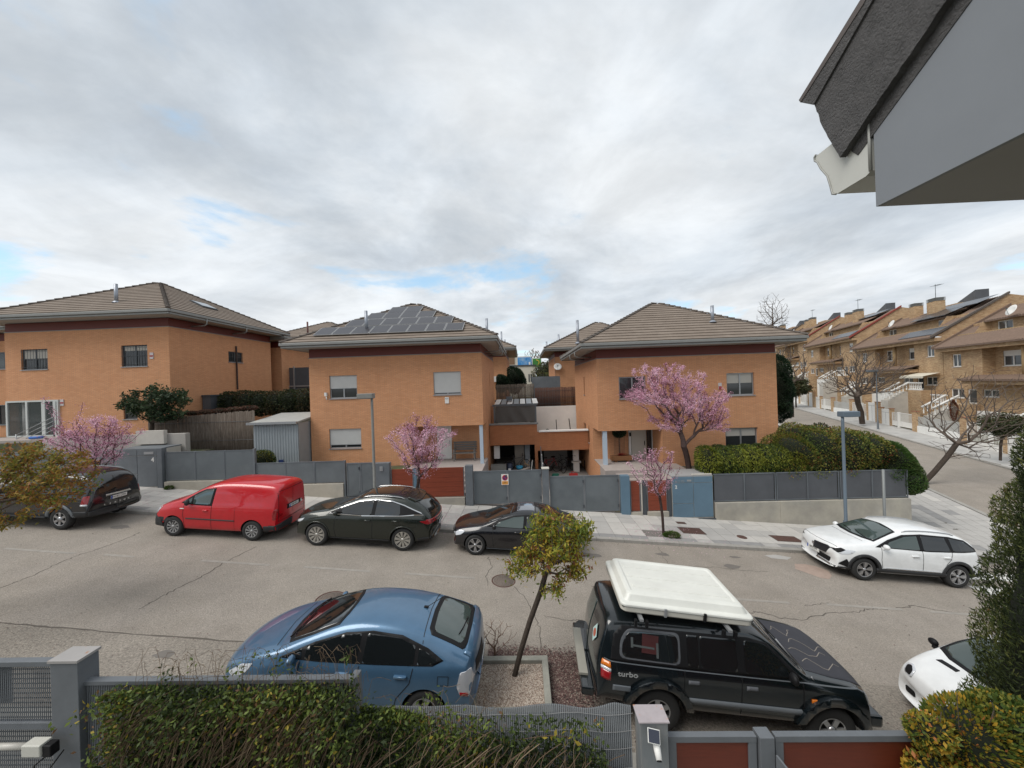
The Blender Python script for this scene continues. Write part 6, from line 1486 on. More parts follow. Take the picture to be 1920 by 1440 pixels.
for pts in ([(.82, 1.05), (.85, .6), (.78, .33)], [(-.40, 1.08), (-.42, .33)], [(-1.32, 1.12), (-1.28, .85), (-1.02, .55), (-.98, .35)]): c.seam(pts)
handle(c, .0-.25, .93, DGR); handle(c, -1.15, .96, DGR); c.seam([(-1.6, .78), (-1.86, .78), (-1.86, .98), (-1.6, .98), (-1.6, .78)], w_=.008); c.plate('B', .78, '1184 MBX')

# ---------- black saloon
BLK = paint('black_paint', (.007, .007, .009), .0, .22)
def saloon(label, loc, face, m, rz=0):
    c = Car('parked_car', label, loc, face,
        [(2.2, .48), (2.14, .70), (1.9, .80), (1.5, .88), (1.08, .96), (.65, 1.15), (.15, 1.34), (-.3, 1.41), (-.8, 1.40), (-1.2, 1.28), (-1.65, 1.08), (-2.02, 1.02), (-2.12, .92), (-2.17, .52)],
        [(2.2, .44), (2.1, .64), (1.2, .82), (0, .87), (-1.4, .92), (-2.02, .90), (-2.17, .5)],
        [(2.2, .22), (1.8, .18), (-1.8, .2), (-2.17, .28)], .90, .60, 1.41, 1.32, -1.32, .325, m, endc=(.3, .2), taper=(.82, .86), rz=rz)
    c.sides('window_surround', [(.98, .93), (.6, 1.12), (.15, 1.26), (-.35, 1.315), (-.85, 1.28), (-1.25, 1.13), (-1.35, 1.0), (-.5, .93)], BLACK, off=.003)
    c.sides('side_window', rounded([(.7, .945), (.6, 1.06), (.12, 1.225), (-.22, 1.27), (-.2, .94)], .03), CGG, off=.006); c.sides('side_window', rounded([(-.3, .95), (-.32, 1.275), (-.8, 1.245), (-1.15, 1.12), (-1.18, .98)], .03), CGL, off=.006)
    c.patch('windscreen', sym([(1.1, .02), (1.06, .4), (.95, .68), (.55, .62), (.2, .55), (.12, .02)]), 'T', CGL, off=.004); c.patch('rear_window', sym([(-.95, .02), (-.98, .5), (-1.5, .6), (-1.6, .02)]), 'T', CGL, off=.004)
    c.patch('roof_glass', sym([(.0, .02), (.02, .46), (-.55, .46), (-.57, .02)]), 'T', mat('grey_roof_glass', (.10, .11, .13), .06, spec=1, coat=1), off=.006); c.seam([(-.6, -.5), (-.6, .5)], pr='T', w_=.02)
    c.sides('headlight', rounded([(2.1, .60), (1.86, .74), (1.68, .74), (1.8, .62), (2.0, .55)], .03), LAMPC, off=.006); c.sides('tail_light', rounded([(-1.78, .90), (-2.08, .88), (-2.06, .74), (-1.86, .76)], .03), LAMPR, off=.01)
    c.patch('grille', sym([(.02, .3), (.42, .3), (.48, .62), (.02, .64)]), 'F', BLACK, off=.01); c.patch('lower_grille', [(-.8, .25), (-.5, .25), (-.5, .4), (-.75, .42)], 'F', BLACK, off=.012)
    c.wheels('five2', .225); c.mirror(.74, .95, m)
    for pts in ([(.76, .92), (.78, .6), (.72, .28)], [(-.26, .93), (-.27, .28)], [(-1.2, .96), (-1.1, .75), (-.9, .5), (-.86, .28)]): c.seam(pts)
    handle(c, -.02, .82, m); handle(c, -1.0, .84, m); c.sides('sill_trim', [(.95, .2), (-.95, .2), (-.95, .25), (.95, .25)], GMET, off=.012); c.plate('F', .38, '3367 JTL'); c.plate('B', .8, '3367 JTL'); return c
saloon('glossy black saloon partly hidden behind the leaning young tree', (-.42, 12.58), -1, BLK)
sx_, sy_ = xy(-1.1, 1.5)
saloon('dark parked saloon of which only the roof shows above the corner hedge', (sx_, sy_), -1, paint('dark_grey_paint', (.02, .024, .03), .2), rz=R(71))

# ---------- black estate / suv at the left
c = Car('parked_car', 'black off roader seen from behind at the left under the brown leaved tree', (-17.1, 12.62), -1,
    [(2.29, .60), (2.24, .98), (2.0, 1.07), (1.5, 1.13), (1.05, 1.2), (.6, 1.48), (.2, 1.70), (-.25, 1.79), (-1.0, 1.82), (-1.7, 1.80), (-2.1, 1.71), (-2.28, 1.42), (-2.38, 1.1), (-2.42, .60)],
    [(2.29, .56), (2.2, .9), (1.2, 1.05), (0, 1.08), (-1.6, 1.12), (-2.25, 1.1), (-2.42, .58)],
    [(2.29, .34), (1.9, .32), (-1.9, .34), (-2.42, .44)], .94, .68, 1.82, 1.41, -1.41, .36, BLK, endc=(.2, .12), taper=(.88, .92))
c.sides('window_surround', [(1.02, 1.14), (.5, 1.42), (.15, 1.585), (-.4, 1.66), (-1.4, 1.67), (-2.0, 1.55), (-2.1, 1.2), (-1.0, 1.13)], BLACK, off=.003)
c.sides('side_window', rounded([(.7, 1.16), (.45, 1.37), (.1, 1.53), (-.22, 1.58), (-.2, 1.16)], .03), CGL, off=.006); c.sides('side_window', rounded([(-.3, 1.16), (-.32, 1.6), (-1.08, 1.61), (-1.08, 1.18)], .03), CGL, off=.006); c.sides('side_window', rounded([(-1.2, 1.19), (-1.2, 1.61), (-1.85, 1.52), (-2.0, 1.22)], .04), CGL, off=.006)
c.patch('rear_window', rounded(sym([(.02, 1.18), (.72, 1.18), (.62, 1.64), (.02, 1.67)]), .05), 'B', CGL, off=.006); c.patch('windscreen', sym([(1.08, .02), (1.0, .7), (.35, .62), (.25, .02)]), 'T', CGL, off=.004)
c.sides('tail_light', rounded([(-2.10, .82), (-2.26, .82), (-2.26, 1.14), (-2.14, 1.14)], .03), LAMPR, off=.012); c.sides('tail_light_clear', [(-2.10, .82), (-2.26, .82), (-2.26, .88), (-2.10, .88)], LAMPC, off=.016); c.rails(.1, -1.9, .66, GMET, .02)
c.patch('tailgate_trim', [(-.4, 1.02), (.4, 1.02), (.4, 1.09), (-.4, 1.09)], 'B', CHROME, off=.02); c.plate('B', .94, 'R4182 DSH'); c.wheels('six', .22, tw=.22); c.mirror(.78, 1.17, BLK); c.arch_trim(-1.41, .09, m=GMET, off=.014); c.arch_trim(1.41, .09, m=GMET, off=.014)
for i, ch in enumerate('REXTON'):
    p, d = c.hit(.42-.15*i, .70, 'B'); text_mesh('badge_letter', ch, .075, CHROME, c.root, (p.x-.006, .42-.15*i, .74), (R(90), 0, R(-90)), bold=True)
c.sides('bumper', [(-2.5, .4), (-1.86, .4), (-1.84, .62), (-2.5, .66)], CLAD, off=.014); c.patch('bumper', sym([(.01, .44), (.92, .44), (.92, .62), (.01, .64)]), 'B', CLAD, off=.04)
c.sides('side_step', [(.95, .34), (-.95, .34), (-.95, .42), (.95, .42)], CLAD, off=.07, ext=.04)
for pts in ([(-.26, 1.14), (-.26, .45)], [(.82, 1.12), (.84, .45)], [(-1.14, 1.16), (-1.1, .9), (-.95, .7), (-.95, .45)]): c.seam(pts)
handle(c, .0, 1.0, BLK); handle(c, -.95, 1.02, BLK)

# ---------- white crossover
WHT = paint('white_car_paint', (.74, .75, .75), 0, .3)
c = Car('parked_car', 'white crossover with black wheel arches parked facing left at the right', (11.78, 12.42), -1,
    [(2.26, .54), (2.22, .88), (2.0, 1.0), (1.5, 1.07), (1.05, 1.14), (.65, 1.34), (.2, 1.52), (-.3, 1.60), (-1.0, 1.60), (-1.5, 1.52), (-1.85, 1.40), (-2.05, 1.16), (-2.15, .98), (-2.21, .58)],
    [(2.26, .50), (2.15, .82), (1.2, .98), (0, 1.0), (-1.4, 1.05), (-2.0, 1.05), (-2.21, .56)],
    [(2.26, .26), (1.8, .22), (-1.8, .24), (-2.21, .34)], .92, .66, 1.61, 1.337, -1.337, .345, WHT, endc=(.26, .16), taper=(.86, .9), rz=R(-2.5))
c.sides('window_surround', [(1.02, 1.05), (.6, 1.27), (.15, 1.435), (-.4, 1.49), (-1.2, 1.475), (-1.65, 1.40), (-2.0, 1.12), (-1.5, 1.08), (-.5, 1.035)], BLACK, off=.003)
c.sides('side_window', rounded([(.72, 1.065), (.58, 1.21), (.1, 1.39), (-.26, 1.435), (-.25, 1.06)], .03), CGG, off=.006); c.sides('side_window', rounded([(-.36, 1.06), (-.38, 1.445), (-1.05, 1.44), (-1.12, 1.09)], .03), CGL, off=.006); c.sides('side_window', rounded([(-1.2, 1.1), (-1.18, 1.435), (-1.6, 1.37), (-1.88, 1.13)], .03), CGL, off=.006)
c.patch('windscreen_surround', sym([(1.12, .02), (1.08, .4), (.98, .72), (.6, .66), (.25, .60), (.18, .02)]), 'T', BLACK, off=.003); c.patch('windscreen', sym([(1.05, .02), (1.01, .4), (.93, .66), (.58, .61), (.3, .55), (.24, .02)]), 'T', CGG, off=.006)
wiper(c, [(1.02, .55), (.95, .1), (.9, -.05)]); wiper(c, [(1.0, -.1), (.9, -.5)])
c.patch('grille', rounded(sym([(.02, .62), (.46, .62), (.58, .84), (.5, .88), (.02, .84)]), .03), 'F', mat('dark_chrome', (.05, .05, .055), .3, metal=.7), off=.01)
c.patch('lower_grille', rounded(sym([(.02, .36), (.5, .36), (.56, .52), (.02, .52)]), .03), 'F', BLACK, off=.012); c.patch('chrome_strip', sym([(.02, .30), (.6, .30), (.62, .335), (.02, .335)]), 'F', CHROME, off=.03)
c.sides('headlight', rounded([(2.12, .80), (1.80, .90), (1.60, .89), (1.72, .79), (2.0, .73)], .03), LAMPC, off=.006); c.sides('headlight_mask', rounded([(2.16, .84), (1.95, .92), (1.85, .88), (2.05, .76)], .02), BLACK, off=.009); c.sides('fog_light_recess', rounded([(2.06, .44), (1.84, .62), (1.76, .46), (1.8, .36)], .03), BLACK, off=.01)
c.sides('tail_light', rounded([(-1.95, 1.0), (-2.16, .98), (-2.14, .86), (-2.0, .84)], .03), mat('lamp_dark_red', (.08, .012, .02), .2, coat=1), off=.01)
c.wheels('star', .225, tw=.22); c.mirror(.80, 1.07, WHT, size=(.13, .2, .16)); c.arch_trim(1.337, .085); c.arch_trim(-1.337, .085)
c.sides('sill_cladding', [(1.0, .22), (-1.0, .24), (-1.0, .42), (1.0, .42)], CLAD, off=.012); c.sides('chrome_strip', [(.85, .43), (-.85, .43), (-.8, .465), (.7, .47)], CHROME, off=.014); c.sides('bumper', [(2.3, .24), (2.3, .34), (1.72, .36), (1.7, .24)], CLAD, off=.012); c.sides('bumper', [(-2.3, .3), (-1.76, .3), (-1.74, .44), (-2.3, .5)], CLAD, off=.012)
for pts in ([(.86, 1.04), (.88, .7), (.84, .45)], [(-.31, 1.04), (-.32, .45)], [(-1.16, 1.08), (-1.1, .85), (-.98, .7), (-.95, .45)]): c.seam(pts)
handle(c, -.08, .88, WHT); handle(c, -.98, .91, WHT); c.rails(.1, -1.4, .63, ALU, .014, .03); c.seam([(1.2, -.6), (1.27, 0), (1.2, .6)], pr='T', w_=.01); c.seam([(2.02, -.7), (2.12, -.3), (2.14, 0), (2.12, .3), (2.02, .7)], pr='T', w_=.01)
c.plate('F', .57, '1893 KPF'); p, d = c.hit(0, .75, 'F'); b = MB(); b.prism([(p.x+.012, .05, .78), (p.x+.012, -.04, .80), (p.x+.012, -.05, .72), (p.x+.012, .0, .69), (p.x+.012, .045, .72)], (.006, 0, 0)); b.build('emblem', CHROME, c.root, False)

# ---------- black off roader with white roof tent (near, faces right)
LCM = paint('black_green_paint', (.004, .007, .009), .0, .22)
c = Car('parked_car', 'big black off roader carrying a white hard shell roof tent', (3.38, 6.80), 1,
    [(2.12, .70), (2.09, 1.00), (1.88, 1.09), (1.4, 1.15), (1.02, 1.2), (.75, 1.44), (.5, 1.68), (.2, 1.79), (-.5, 1.83), (-1.6, 1.83), (-2.2, 1.80), (-2.33, 1.74), (-2.43, 1.4), (-2.50, 1.15), (-2.53, .62)],
    [(2.12, .66), (2.05, .96), (1.1, 1.08), (0, 1.11), (-1.6, 1.13), (-2.3, 1.13), (-2.52, .6)],
    [(2.12, .40), (1.9, .40), (-1.9, .40), (-2.52, .46)], .945, .72, 1.83, 1.42, -1.42, .385, LCM, endc=(.1, .08), taper=(.96, .96), crown=.03, arch=.09, cat='car', rz=R(-2.5))
lc = c
c.sides('window_surround', [(.95, 1.16), (.62, 1.46), (.42, 1.63), (.1, 1.69), (-2.05, 1.70), (-2.2, 1.56), (-2.25, 1.18), (-.5, 1.16)], BLACK, off=.003)
c.sides('side_window', rounded([(.82, 1.19), (.52, 1.5), (.36, 1.62), (.02, 1.655), (.0, 1.19)], .04), CGL, off=.008); c.sides('side_window', rounded([(-.12, 1.19), (-.12, 1.655), (-.72, 1.66), (-.72, 1.2)], .04), CGL, off=.008); c.sides('side_window', rounded([(-.76, 1.2), (-.76, 1.66), (-.94, 1.66), (-.94, 1.2)], .02), CGL, off=.008)
c.sides('window_seal', rounded([(-1.06, 1.2), (-1.06, 1.67), (-1.95, 1.67), (-2.08, 1.5), (-2.1, 1.22)], .1), GDARK, off=.006); c.sides('side_window', rounded([(-1.1, 1.23), (-1.1, 1.64), (-1.92, 1.64), (-2.04, 1.48), (-2.06, 1.25)], .1), CGL, off=.012)
# things seen in the rear side window: red box and pale poles, right behind the pane's face
c.patch('window_content', [(-1.72, 1.34), (-1.45, 1.33), (-1.42, 1.6), (-1.7, 1.62)], 'R', mat('red_fabric', (.05, .008, .008), .6), off=.0135, skirt=False); c.patch('window_content', [[(-1.9, 1.4), (-1.86, 1.4), (-1.86, 1.55), (-1.9, 1.55)], [(-1.86, 1.42), (-1.5, 1.40), (-1.5, 1.43), (-1.86, 1.45)], [(-1.47, 1.28), (-1.43, 1.28), (-1.43, 1.5), (-1.47, 1.5)]], 'R', mat('pale_tube', (.07, .08, .08), .5), off=.0145, skirt=False)
c.patch('windscreen', sym([(1.0, .02), (.98, .66), (.52, .62), (.50, .02)]), 'T', CGL, off=.004)
c.patch('rear_window', rounded(sym([(.02, 1.2), (.70, 1.2), (.60, 1.66), (.02, 1.68)]), .06), 'B', CGG, off=.008)
p, d = c.hit(-.42, 1.33, 'B'); c.patch('diamond_sticker', [(-.42, 1.16), (-.29, 1.33), (-.42, 1.5), (-.55, 1.33)], 'B', mat('sticker_pale', (.45, .6, .58), .5), off=.014, skirt=False); c.patch('sticker_ring', [(-.42+.07*math.cos(k*.4488), 1.33+.07*math.sin(k*.4488)) for k in range(14)], 'B', mat('sticker_red', (.4, .1, .06), .5), off=.016, skirt=False)
c.sides('tail_light', [(-2.40, .86), (-2.24, .86), (-2.24, 1.0), (-2.40, 1.0)], LAMPR, off=.014); c.sides('tail_light_clear', [(-2.40, 1.003), (-2.24, 1.003), (-2.24, 1.05), (-2.40, 1.05)], LAMPC, off=.014); c.sides('tail_light_orange', [(-2.40, 1.053), (-2.24, 1.053), (-2.25, 1.14), (-2.38, 1.14)], LAMPO, off=.014)
c.sides('side_strip', [(-2.2, .70), (-1.9, .70), (-1.9, .79), (-2.2, .79)], GMET, off=.014); c.sides('side_strip', [(-.90, .62), (.95, .62), (.9, .71), (-.92, .71)], GMET, off=.014)
c.arch_trim(1.42, .12, m=LCM, off=.05, arch=.09); c.arch_trim(-1.42, .12, m=LCM, off=.05, arch=.09); c.wheels('six', .21, tw=.25); c.mirror(.72, 1.2, BLACK, size=(.1, .2, .18))
for pts in ([(.93, 1.14), (.93, .5)], [(-.06, 1.15), (-.06, .5)], [(-1.0, 1.16), (-1.0, .8)]): c.seam(pts)
for x in (.1, -.85): c.sides('door_handle', [(x-.09, .94), (x+.09, .94), (x+.09, 1.0), (x-.09, 1.0)], GDARK, off=.012)
c.seam([(-2.35, 1.16), (-1.0, 1.14), (.95, 1.125), (2.1, 1.04)], w_=.016, m=GMET); c.sides('side_marker', [(1.05, .84), (1.15, .84), (1.15, .9), (1.05, .9)], LAMPO, off=.014)
p, d = c.hit(-1.95, .98, 'R'); text_mesh('badge_turbo', 'turbo', .12, mat('badge_grey', (.35, .36, .36), .4), c.root, (-1.95, p.y-.006, .985), (R(90), 0, 0), bold=True, sx=1.25)
c.patch('rear_bumper', sym([(.02, .50), (.93, .50), (.93, .68), (.02, .68)]), 'B', LCM, off=.14); c.patch('bumper_step', sym([(-2.56, .02), (-2.56, .6), (-2.72, .6), (-2.74, .02)]), 'T', BLACK, off=.0, skirt=False) if False else None
b = MB(); b.box(-2.74, -2.58, -.62, .62, .66, .70); b.build('bumper_step', mat('step_plate', (.30, .29, .25), .6, var=.1), c.root, False); b = MB(); b.box(-2.72, -2.5, -.88, .88, .50, .655); b.build('rear_bumper', LCM, c.root, False, bevel=.03)
b = MB(); b.box(2.02, 2.24, -.88, .88, .48, .68); b.build('front_bumper', LCM, c.root, False, bevel=.04); c.sides('headlight', [(2.24, .84), (2.02, .86), (2.02, .96), (2.22, .96)], LAMPC, off=.01)
# peeling bonnet: matt film with pale peeling edges
b = None
MATT = mat('matt_bonnet', (.035, .036, .045), .75, var=.15, vscale=3); hood = sym([(1.08, .02), (1.10, .68), (1.5, .72), (2.02, .70), (2.1, .4), (2.12, .02)]); c.patch('bonnet_film', hood, 'T', MATT, off=.003)
PEEL = mat('peeling_edge', (.26, .23, .20), .9); rn = random.Random(4)
for y0, x0, x1 in ((-.45, 1.2, 1.9), (-.2, 1.15, 1.85), (.05, 1.3, 2.0), (.35, 1.15, 1.6)):
    pts = [(x0+(x1-x0)*k/9, y0+rn.uniform(-.05, .05)+(.1*math.sin(k*.9))) for k in range(10)]
    c.seam(pts, w_=.012, pr='T', m=PEEL, off=.006, name='peeling_edge')
wiper(c, [(1.04, .5), (.98, .1)]); wiper(c, [(1.04, -.1), (.98, -.5)])
b = MB(); b.tube([(1.14, -.84, 1.14), (1.1, -.84, 1.2)], .012, 5); b.tube([(.95, -.72, 1.3), (.6, -.68, 1.68)], .012, 5); b.build('snorkel_trim', ALU, c.root, False)
# roof tent on cross bars (a thing of its own, lifted with the car's frame)
c.root.scale = (.95, .95, .95)
Mc = c.root.rotation_euler.to_matrix(); base = Vector(c.root.location)
tent = thing('roof_tent', 'white hard shell roof tent tilted on the black off roader', 'roof tent', tuple(base+Mc @ Vector((-.93, -.05, 1.86))), rot=(Mc @ Matrix.Rotation(R(1.8), 3, 'Y')).to_euler())
TW = mat('white_gelcoat', (.66, .66, .61), .45, var=.07, vscale=3, coat=.2)
def shell(name, L2, W2, prof, m, z0):
    b = MB(); rings = []; n = 10
    for (ins, z) in prof:
        ring = []; hx, hy = L2-ins, W2-ins; r = max(.02, .10-ins*.25)
        for cx__, cy__, a0 in ((hx-r, hy-r, 0), (-hx+r, hy-r, 90), (-hx+r, -hy+r, 180), (hx-r, -hy+r, 270)):
            for k in range(n): a = R(a0+90*k/(n-1)); ring.append((cx__+r*math.cos(a), cy__+r*math.sin(a), z+z0))
        rings.append(ring)
    k = len(rings[0]); vs = [p_ for r_ in rings for p_ in r_]; fs = []
    for i in range(len(rings)-1):
        for j in range(k): fs.append((i*k+j, i*k+(j+1) % k, (i+1)*k+(j+1) % k, (i+1)*k+j))
    fs.append(tuple((len(rings)-1)*k+j for j in range(k))); fs.append(tuple(range(k))[::-1]); b.add(vs, fs); return b
s1 = shell('lower', 1.06, .74, [(.03, 0), (0, .03), (0, .09), (.01, .10)], TW, 0); s1.build('lower_shell', mat('cream_shell', (.50, .48, .42), .5), tent, False)
s2 = shell('upper', 1.075, .755, [(0, .0), (0, .035), (.02, .05), (.07, .06), (.12, .15), (.15, .17), (.2, .172), (.23, .155)], TW, .11); o = s2.build('upper_shell', TW, tent, False, bevel=.008)
b = MB()
for y in (-.35, 0, .35): b.box(-.8, .85, y-.05, y+.05, .262, .275)
b.build('pressed_rib', TW, o, False, bevel=.01); MB().box(-1.05, 1.05, -.735, .735, .1005, .1095).build('rubber_seal', BLACK, tent, False)
for x in (-.75, .65):
    MB().box(x-.03, x+.03, -.85, .85, -.05, -.012).build('cross_bar', ALU, tent, False)
    for sg in (-1, 1):
        for dx in (-.08, .1): MB().box(x+dx-.02, x+dx+.02, sg*.80-.03, sg*.80+.03, -.16, -.052).build('bar_foot', BLACK, tent, False)
for x in (-.35, .28): MB().box(x-.02, x+.02, -.775, -.74, .02, .15).build('latch', BLACK if x > 0 else ALU, tent, False)

# ---------- small white city car (near right, faces left)
c = Car('parked_car', 'small white city car nosing out from behind the cypress', (8.06, 6.30), -1,
    [(1.36, .44), (1.33, .70), (1.2, .86), (.95, .98), (.66, 1.06), (.35, 1.28), (.0, 1.46), (-.35, 1.54), (-.8, 1.52), (-1.1, 1.40), (-1.25, 1.1), (-1.32, .55)],
    [(1.36, .40), (1.3, .64), (.7, .90), (0, .94), (-1.1, .95), (-1.32, .5)], [(1.36, .20), (1.0, .18), (-1.0, .2), (-1.32, .3)], .83, .58, 1.54, .80, -.99, .29, WHT, endc=(.20, .10), taper=(.92, .92), arch=.035)
c.sides('window_surround', [(.66, .99), (.3, 1.22), (-.05, 1.39), (-.4, 1.44), (-.75, 1.4), (-.8, .98)], BLACK, off=.003); c.sides('side_window', rounded([(.5, 1.0), (.25, 1.18), (-.05, 1.35), (-.4, 1.4), (-.7, 1.36), (-.74, 1.0)], .04), CGL, off=.006)
c.patch('windscreen_surround', sym([(.74, .02), (.70, .4), (.58, .66), (.3, .62), (-.0, .52), (-.06, .02)]), 'T', BLACK, off=.003); c.patch('windscreen', sym([(.68, .02), (.64, .4), (.54, .60), (.3, .57), (.04, .47), (0, .02)]), 'T', CGG, off=.006)
for sg in (1, -1): c.patch('headlight', rounded([(sg*.44, .66), (sg*.60, .66), (sg*.64, .80), (sg*.54, .84), (sg*.42, .79)], .04), 'F', LAMPC, off=.012); c.patch('headlight_mask', rounded([(sg*.47, .68), (sg*.58, .68), (sg*.61, .79), (sg*.54, .82), (sg*.46, .77)], .03), 'F', BLACK, off=.016)
GRL = mat('honeycomb_grey', (.30, .30, .32), .5); c.patch('grille', rounded(sym([(.02, .48), (.50, .50), (.54, .62), (.02, .66)]), .04), 'F', GRL, off=.012)
for sg in (1, -1): c.patch('fog_light_recess', rounded([(sg*.44, .30), (sg*.60, .31), (sg*.61, .41), (sg*.46, .4)], .03), 'F', BLACK, off=.012)
c.patch('lower_grille', rounded(sym([(.02, .24), (.4, .25), (.38, .36), (.02, .36)]), .03), 'F', BLACK, off=.01)
p, d = c.hit(0, .6, 'F'); b = MB(); b.lathe([(.04, .02), (.06, .025), (.07, .01), (.07, 0)], 24, 'X', (p.x+.0, 0, .6)); b.build('emblem', CHROME, c.root, False)
p, d = c.hit(0, .6, 'F'); c.wheels('five', .2, tw=.18); c.mirror(.46, 1.02, BLACK, size=(.1, .17, .13)); c.plate('F', .43, '6201 LDR', .24, .05); c.seam([(.45, .96), (.5, .6), (.45, .3)]); c.seam([(-.6, .96), (-.6, .3)])
c.patch('vent_strip', [[(.80, .15), (.87, .15), (.87, .45), (.80, .42)], [(.80, -.15), (.87, -.15), (.87, -.45), (.80, -.42)]], 'T', BLACK, off=.006)
# ================================================================== OWN FENCE, GATES AND ROOF CORNER
OWN = mat('own_fence_paint', (.125, .135, .147), .6, var=.12, vscale=4, metal=.1)  # grey made darker to stand for shade cast by the own house
t = thing('gate_post', 'broad grey metal post at the lower left beside the climbing plants', 'post', (-5.5, 4.35, 0))
MB().box(-5.72, -5.38, 4.14, 4.36, -.4, 2.52).build('shaft', OWN, t, bevel=.006); MB().box(-5.735, -5.365, 4.125, 4.375, 2.521, 2.55).build('cap', mat('pale_cap', (.30, .285, .275), .6, var=.1, col2=(.30, .17, .11), cscale=9, cpos=(.62, .7)), t)
g = thing('sliding_gate', 'perforated grey gate with an opener arm at the lower left corner', 'gate', (-6.6, 4.2, 0))
b = MB(); b.box(-8.6, -5.73, 4.16, 4.24, 2.46, 2.52); b.box(-8.6, -5.73, 4.17, 4.23, 1.70, 1.78); b.build('frame', OWN, g, bevel=.004)
b = MB()
for i in range(116): x = -8.6+.0248*i; b.box(x, x+.011, 4.197, 4.203, .2, 2.459)
for i in range(38): z = .25+.058*i; b.box(-8.6, -5.73, 4.2035, 4.2065, z, z+.014)
tag(b.build('perforated_sheet', OWN, g), kind='stuff')
MB().box(-6.9, -6.32, 4.21, 4.23, 2.0, 2.459).build('closed_panel', GDARK, g)
b = MB(); b.tube([(-8.4, 4.05, 1.62), (-6.25, 4.02, 1.66)], .028, 10); b.build('opener_rod', ALU, g); b = MB(); b.tube([(-6.4, 4.01, 1.655), (-5.82, 4.01, 1.665)], .034, 10); b.build('opener_tube', mat('tube_pale', (.42, .40, .36), .4), g)
MB().box(-5.82, -5.60, 3.94, 4.06, 1.60, 1.73).build('opener_motor', mat('motor_cream', (.5, .49, .44), .5), g, bevel=.01); MB().box(-5.60, -5.50, 3.96, 4.05, 1.58, 1.71).build('motor_cap', BLACK, g, bevel=.01)
MB().tube([(-5.55, 4.0, 1.60), (-5.68, 3.95, 1.5), (-5.68, 3.95, 1.38), (-5.58, 4.0, 1.4), (-5.5, 4.08, 1.55)], .008, 6).build('cable', BLACK, g)
# low screen behind the climbers
f = thing('own_fence', 'dark slatted fence panel behind the dense climbing plant', 'fence', (-3.6, 4.25, 0))
MB().box(-5.39, -2.1, 4.24, 4.27, -.3, 2.19).build('backing', mat('dark_backing', (.03, .032, .033), .9), f); MB().box(-5.39, -2.09, 4.2, 4.28, 2.2, 2.245).build('top_rail', OWN, f)
b = MB()
for i in range(150): x = -5.37+.022*i; b.box(x, x+.013, 4.215, 4.235, .3, 2.195)
tag(b.build('slat', OWN, f), kind='stuff'); MB().box(-2.13, -2.05, 4.15, 4.3, -.3, 2.28).build('end_post', OWN, f)
f = thing('own_fence', 'grey reed screen with a wavy top edge left of the rusty topped post', 'fence', (-.5, 4.3, 0))
b = MB(); rn = random.Random(8)
for i in range(142):
    x = -2.04+.0225*i; zt = 1.83+.010*math.sin(x*3.1)+.010*math.sin(x*7.3+1)-(.035*math.exp(-((x-.62)/.22)**2))+(.03*math.exp(-((x-.95)/.12)**2)); yy = 4.3+.012*math.sin(x*5)
    b.tube([(x, yy, -.3), (x, yy, zt)], .0108, 5)
tag(b.build('reeds', mat('reed_grey', (.135, .145, .153), .6, var=.15, vscale=6), f), kind='stuff')
b = MB()
for z in (1.75, 1.55, 1.35, 1.12, .9): b.tube([(-2.04+.16*k, 4.28+.012*math.sin((-2.04+.16*k)*5), z+.012*math.sin(k*1.3)) for k in range(21)], .003, 4)
b.build('tie_wire', mat('wire_pale', (.22, .22, .22), .5), f); MB().box(-2.04, 1.15, 4.34, 4.36, -.3, 1.7).build('backing', GDARK, f)
RC = mat('rusty_cap', (.36, .32, .33), .6, var=.1, vscale=8, col2=(.42, .19, .09), cscale=9, cpos=(.60, .68))
t = thing('gate_post', 'grey post with a rust flecked cap and a camera mounted on it', 'post', (1.33, 4.3, 0)); MB().box(1.19, 1.50, 4.11, 4.31, -.4, 1.80).build('shaft', mat('post_stained', (.17, .185, .195), .6, var=.1, col2=(.21, .21, .205), cscale=3, stretch=(2, 2, .5)), t, bevel=.005)
MB().box(1.175, 1.515, 4.095, 4.325, 1.801, 1.815).build('cap', RC, t)
cm = thing('security_camera', 'small white security camera with its own solar panel on the rusty capped post', 'camera', (1.32, 4.05, 1.7))
M = Matrix.Rotation(R(-18), 3, 'Y') @ Matrix.Rotation(R(-38), 3, 'X')
b = MB(); b.rbox((1.31, 4.02, 1.735), (.135, .012, .125), M=Matrix.Rotation(R(14), 3, 'Y') @ Matrix.Rotation(R(-40), 3, 'X')); b.build('panel_frame', WHITE, cm, bevel=.003)
b = MB(); b.rbox((1.31, 4.0138, 1.7395), (.121, .004, .111), M=Matrix.Rotation(R(14), 3, 'Y') @ Matrix.Rotation(R(-40), 3, 'X')); b.build('solar_cells', mat('camera_solar', (.035, .04, .06), .25), cm)
b = MB(); b.tube([(1.34, 4.06, 1.66), (1.335, 4.0, 1.61), (1.33, 3.93, 1.56)], [.034, .037, .031], 14); b.build('camera_body', WHITE, cm); b = MB(); b.tube([(1.33, 3.931, 1.56), (1.329, 3.922, 1.553)], .025, 14); b.build('lens', BLACK, cm); MB().tube([(1.34, 4.11, 1.66), (1.34, 4.05, 1.66)], .018, 8).build('bracket', WHITE, cm)
MAHO = mat('mahogany_panel', (.115, .022, .011), .42, var=.18, vscale=5, stretch=(.8, 1, 9), bump=.05)  # red darkened overall: shade of the own house put into the colour
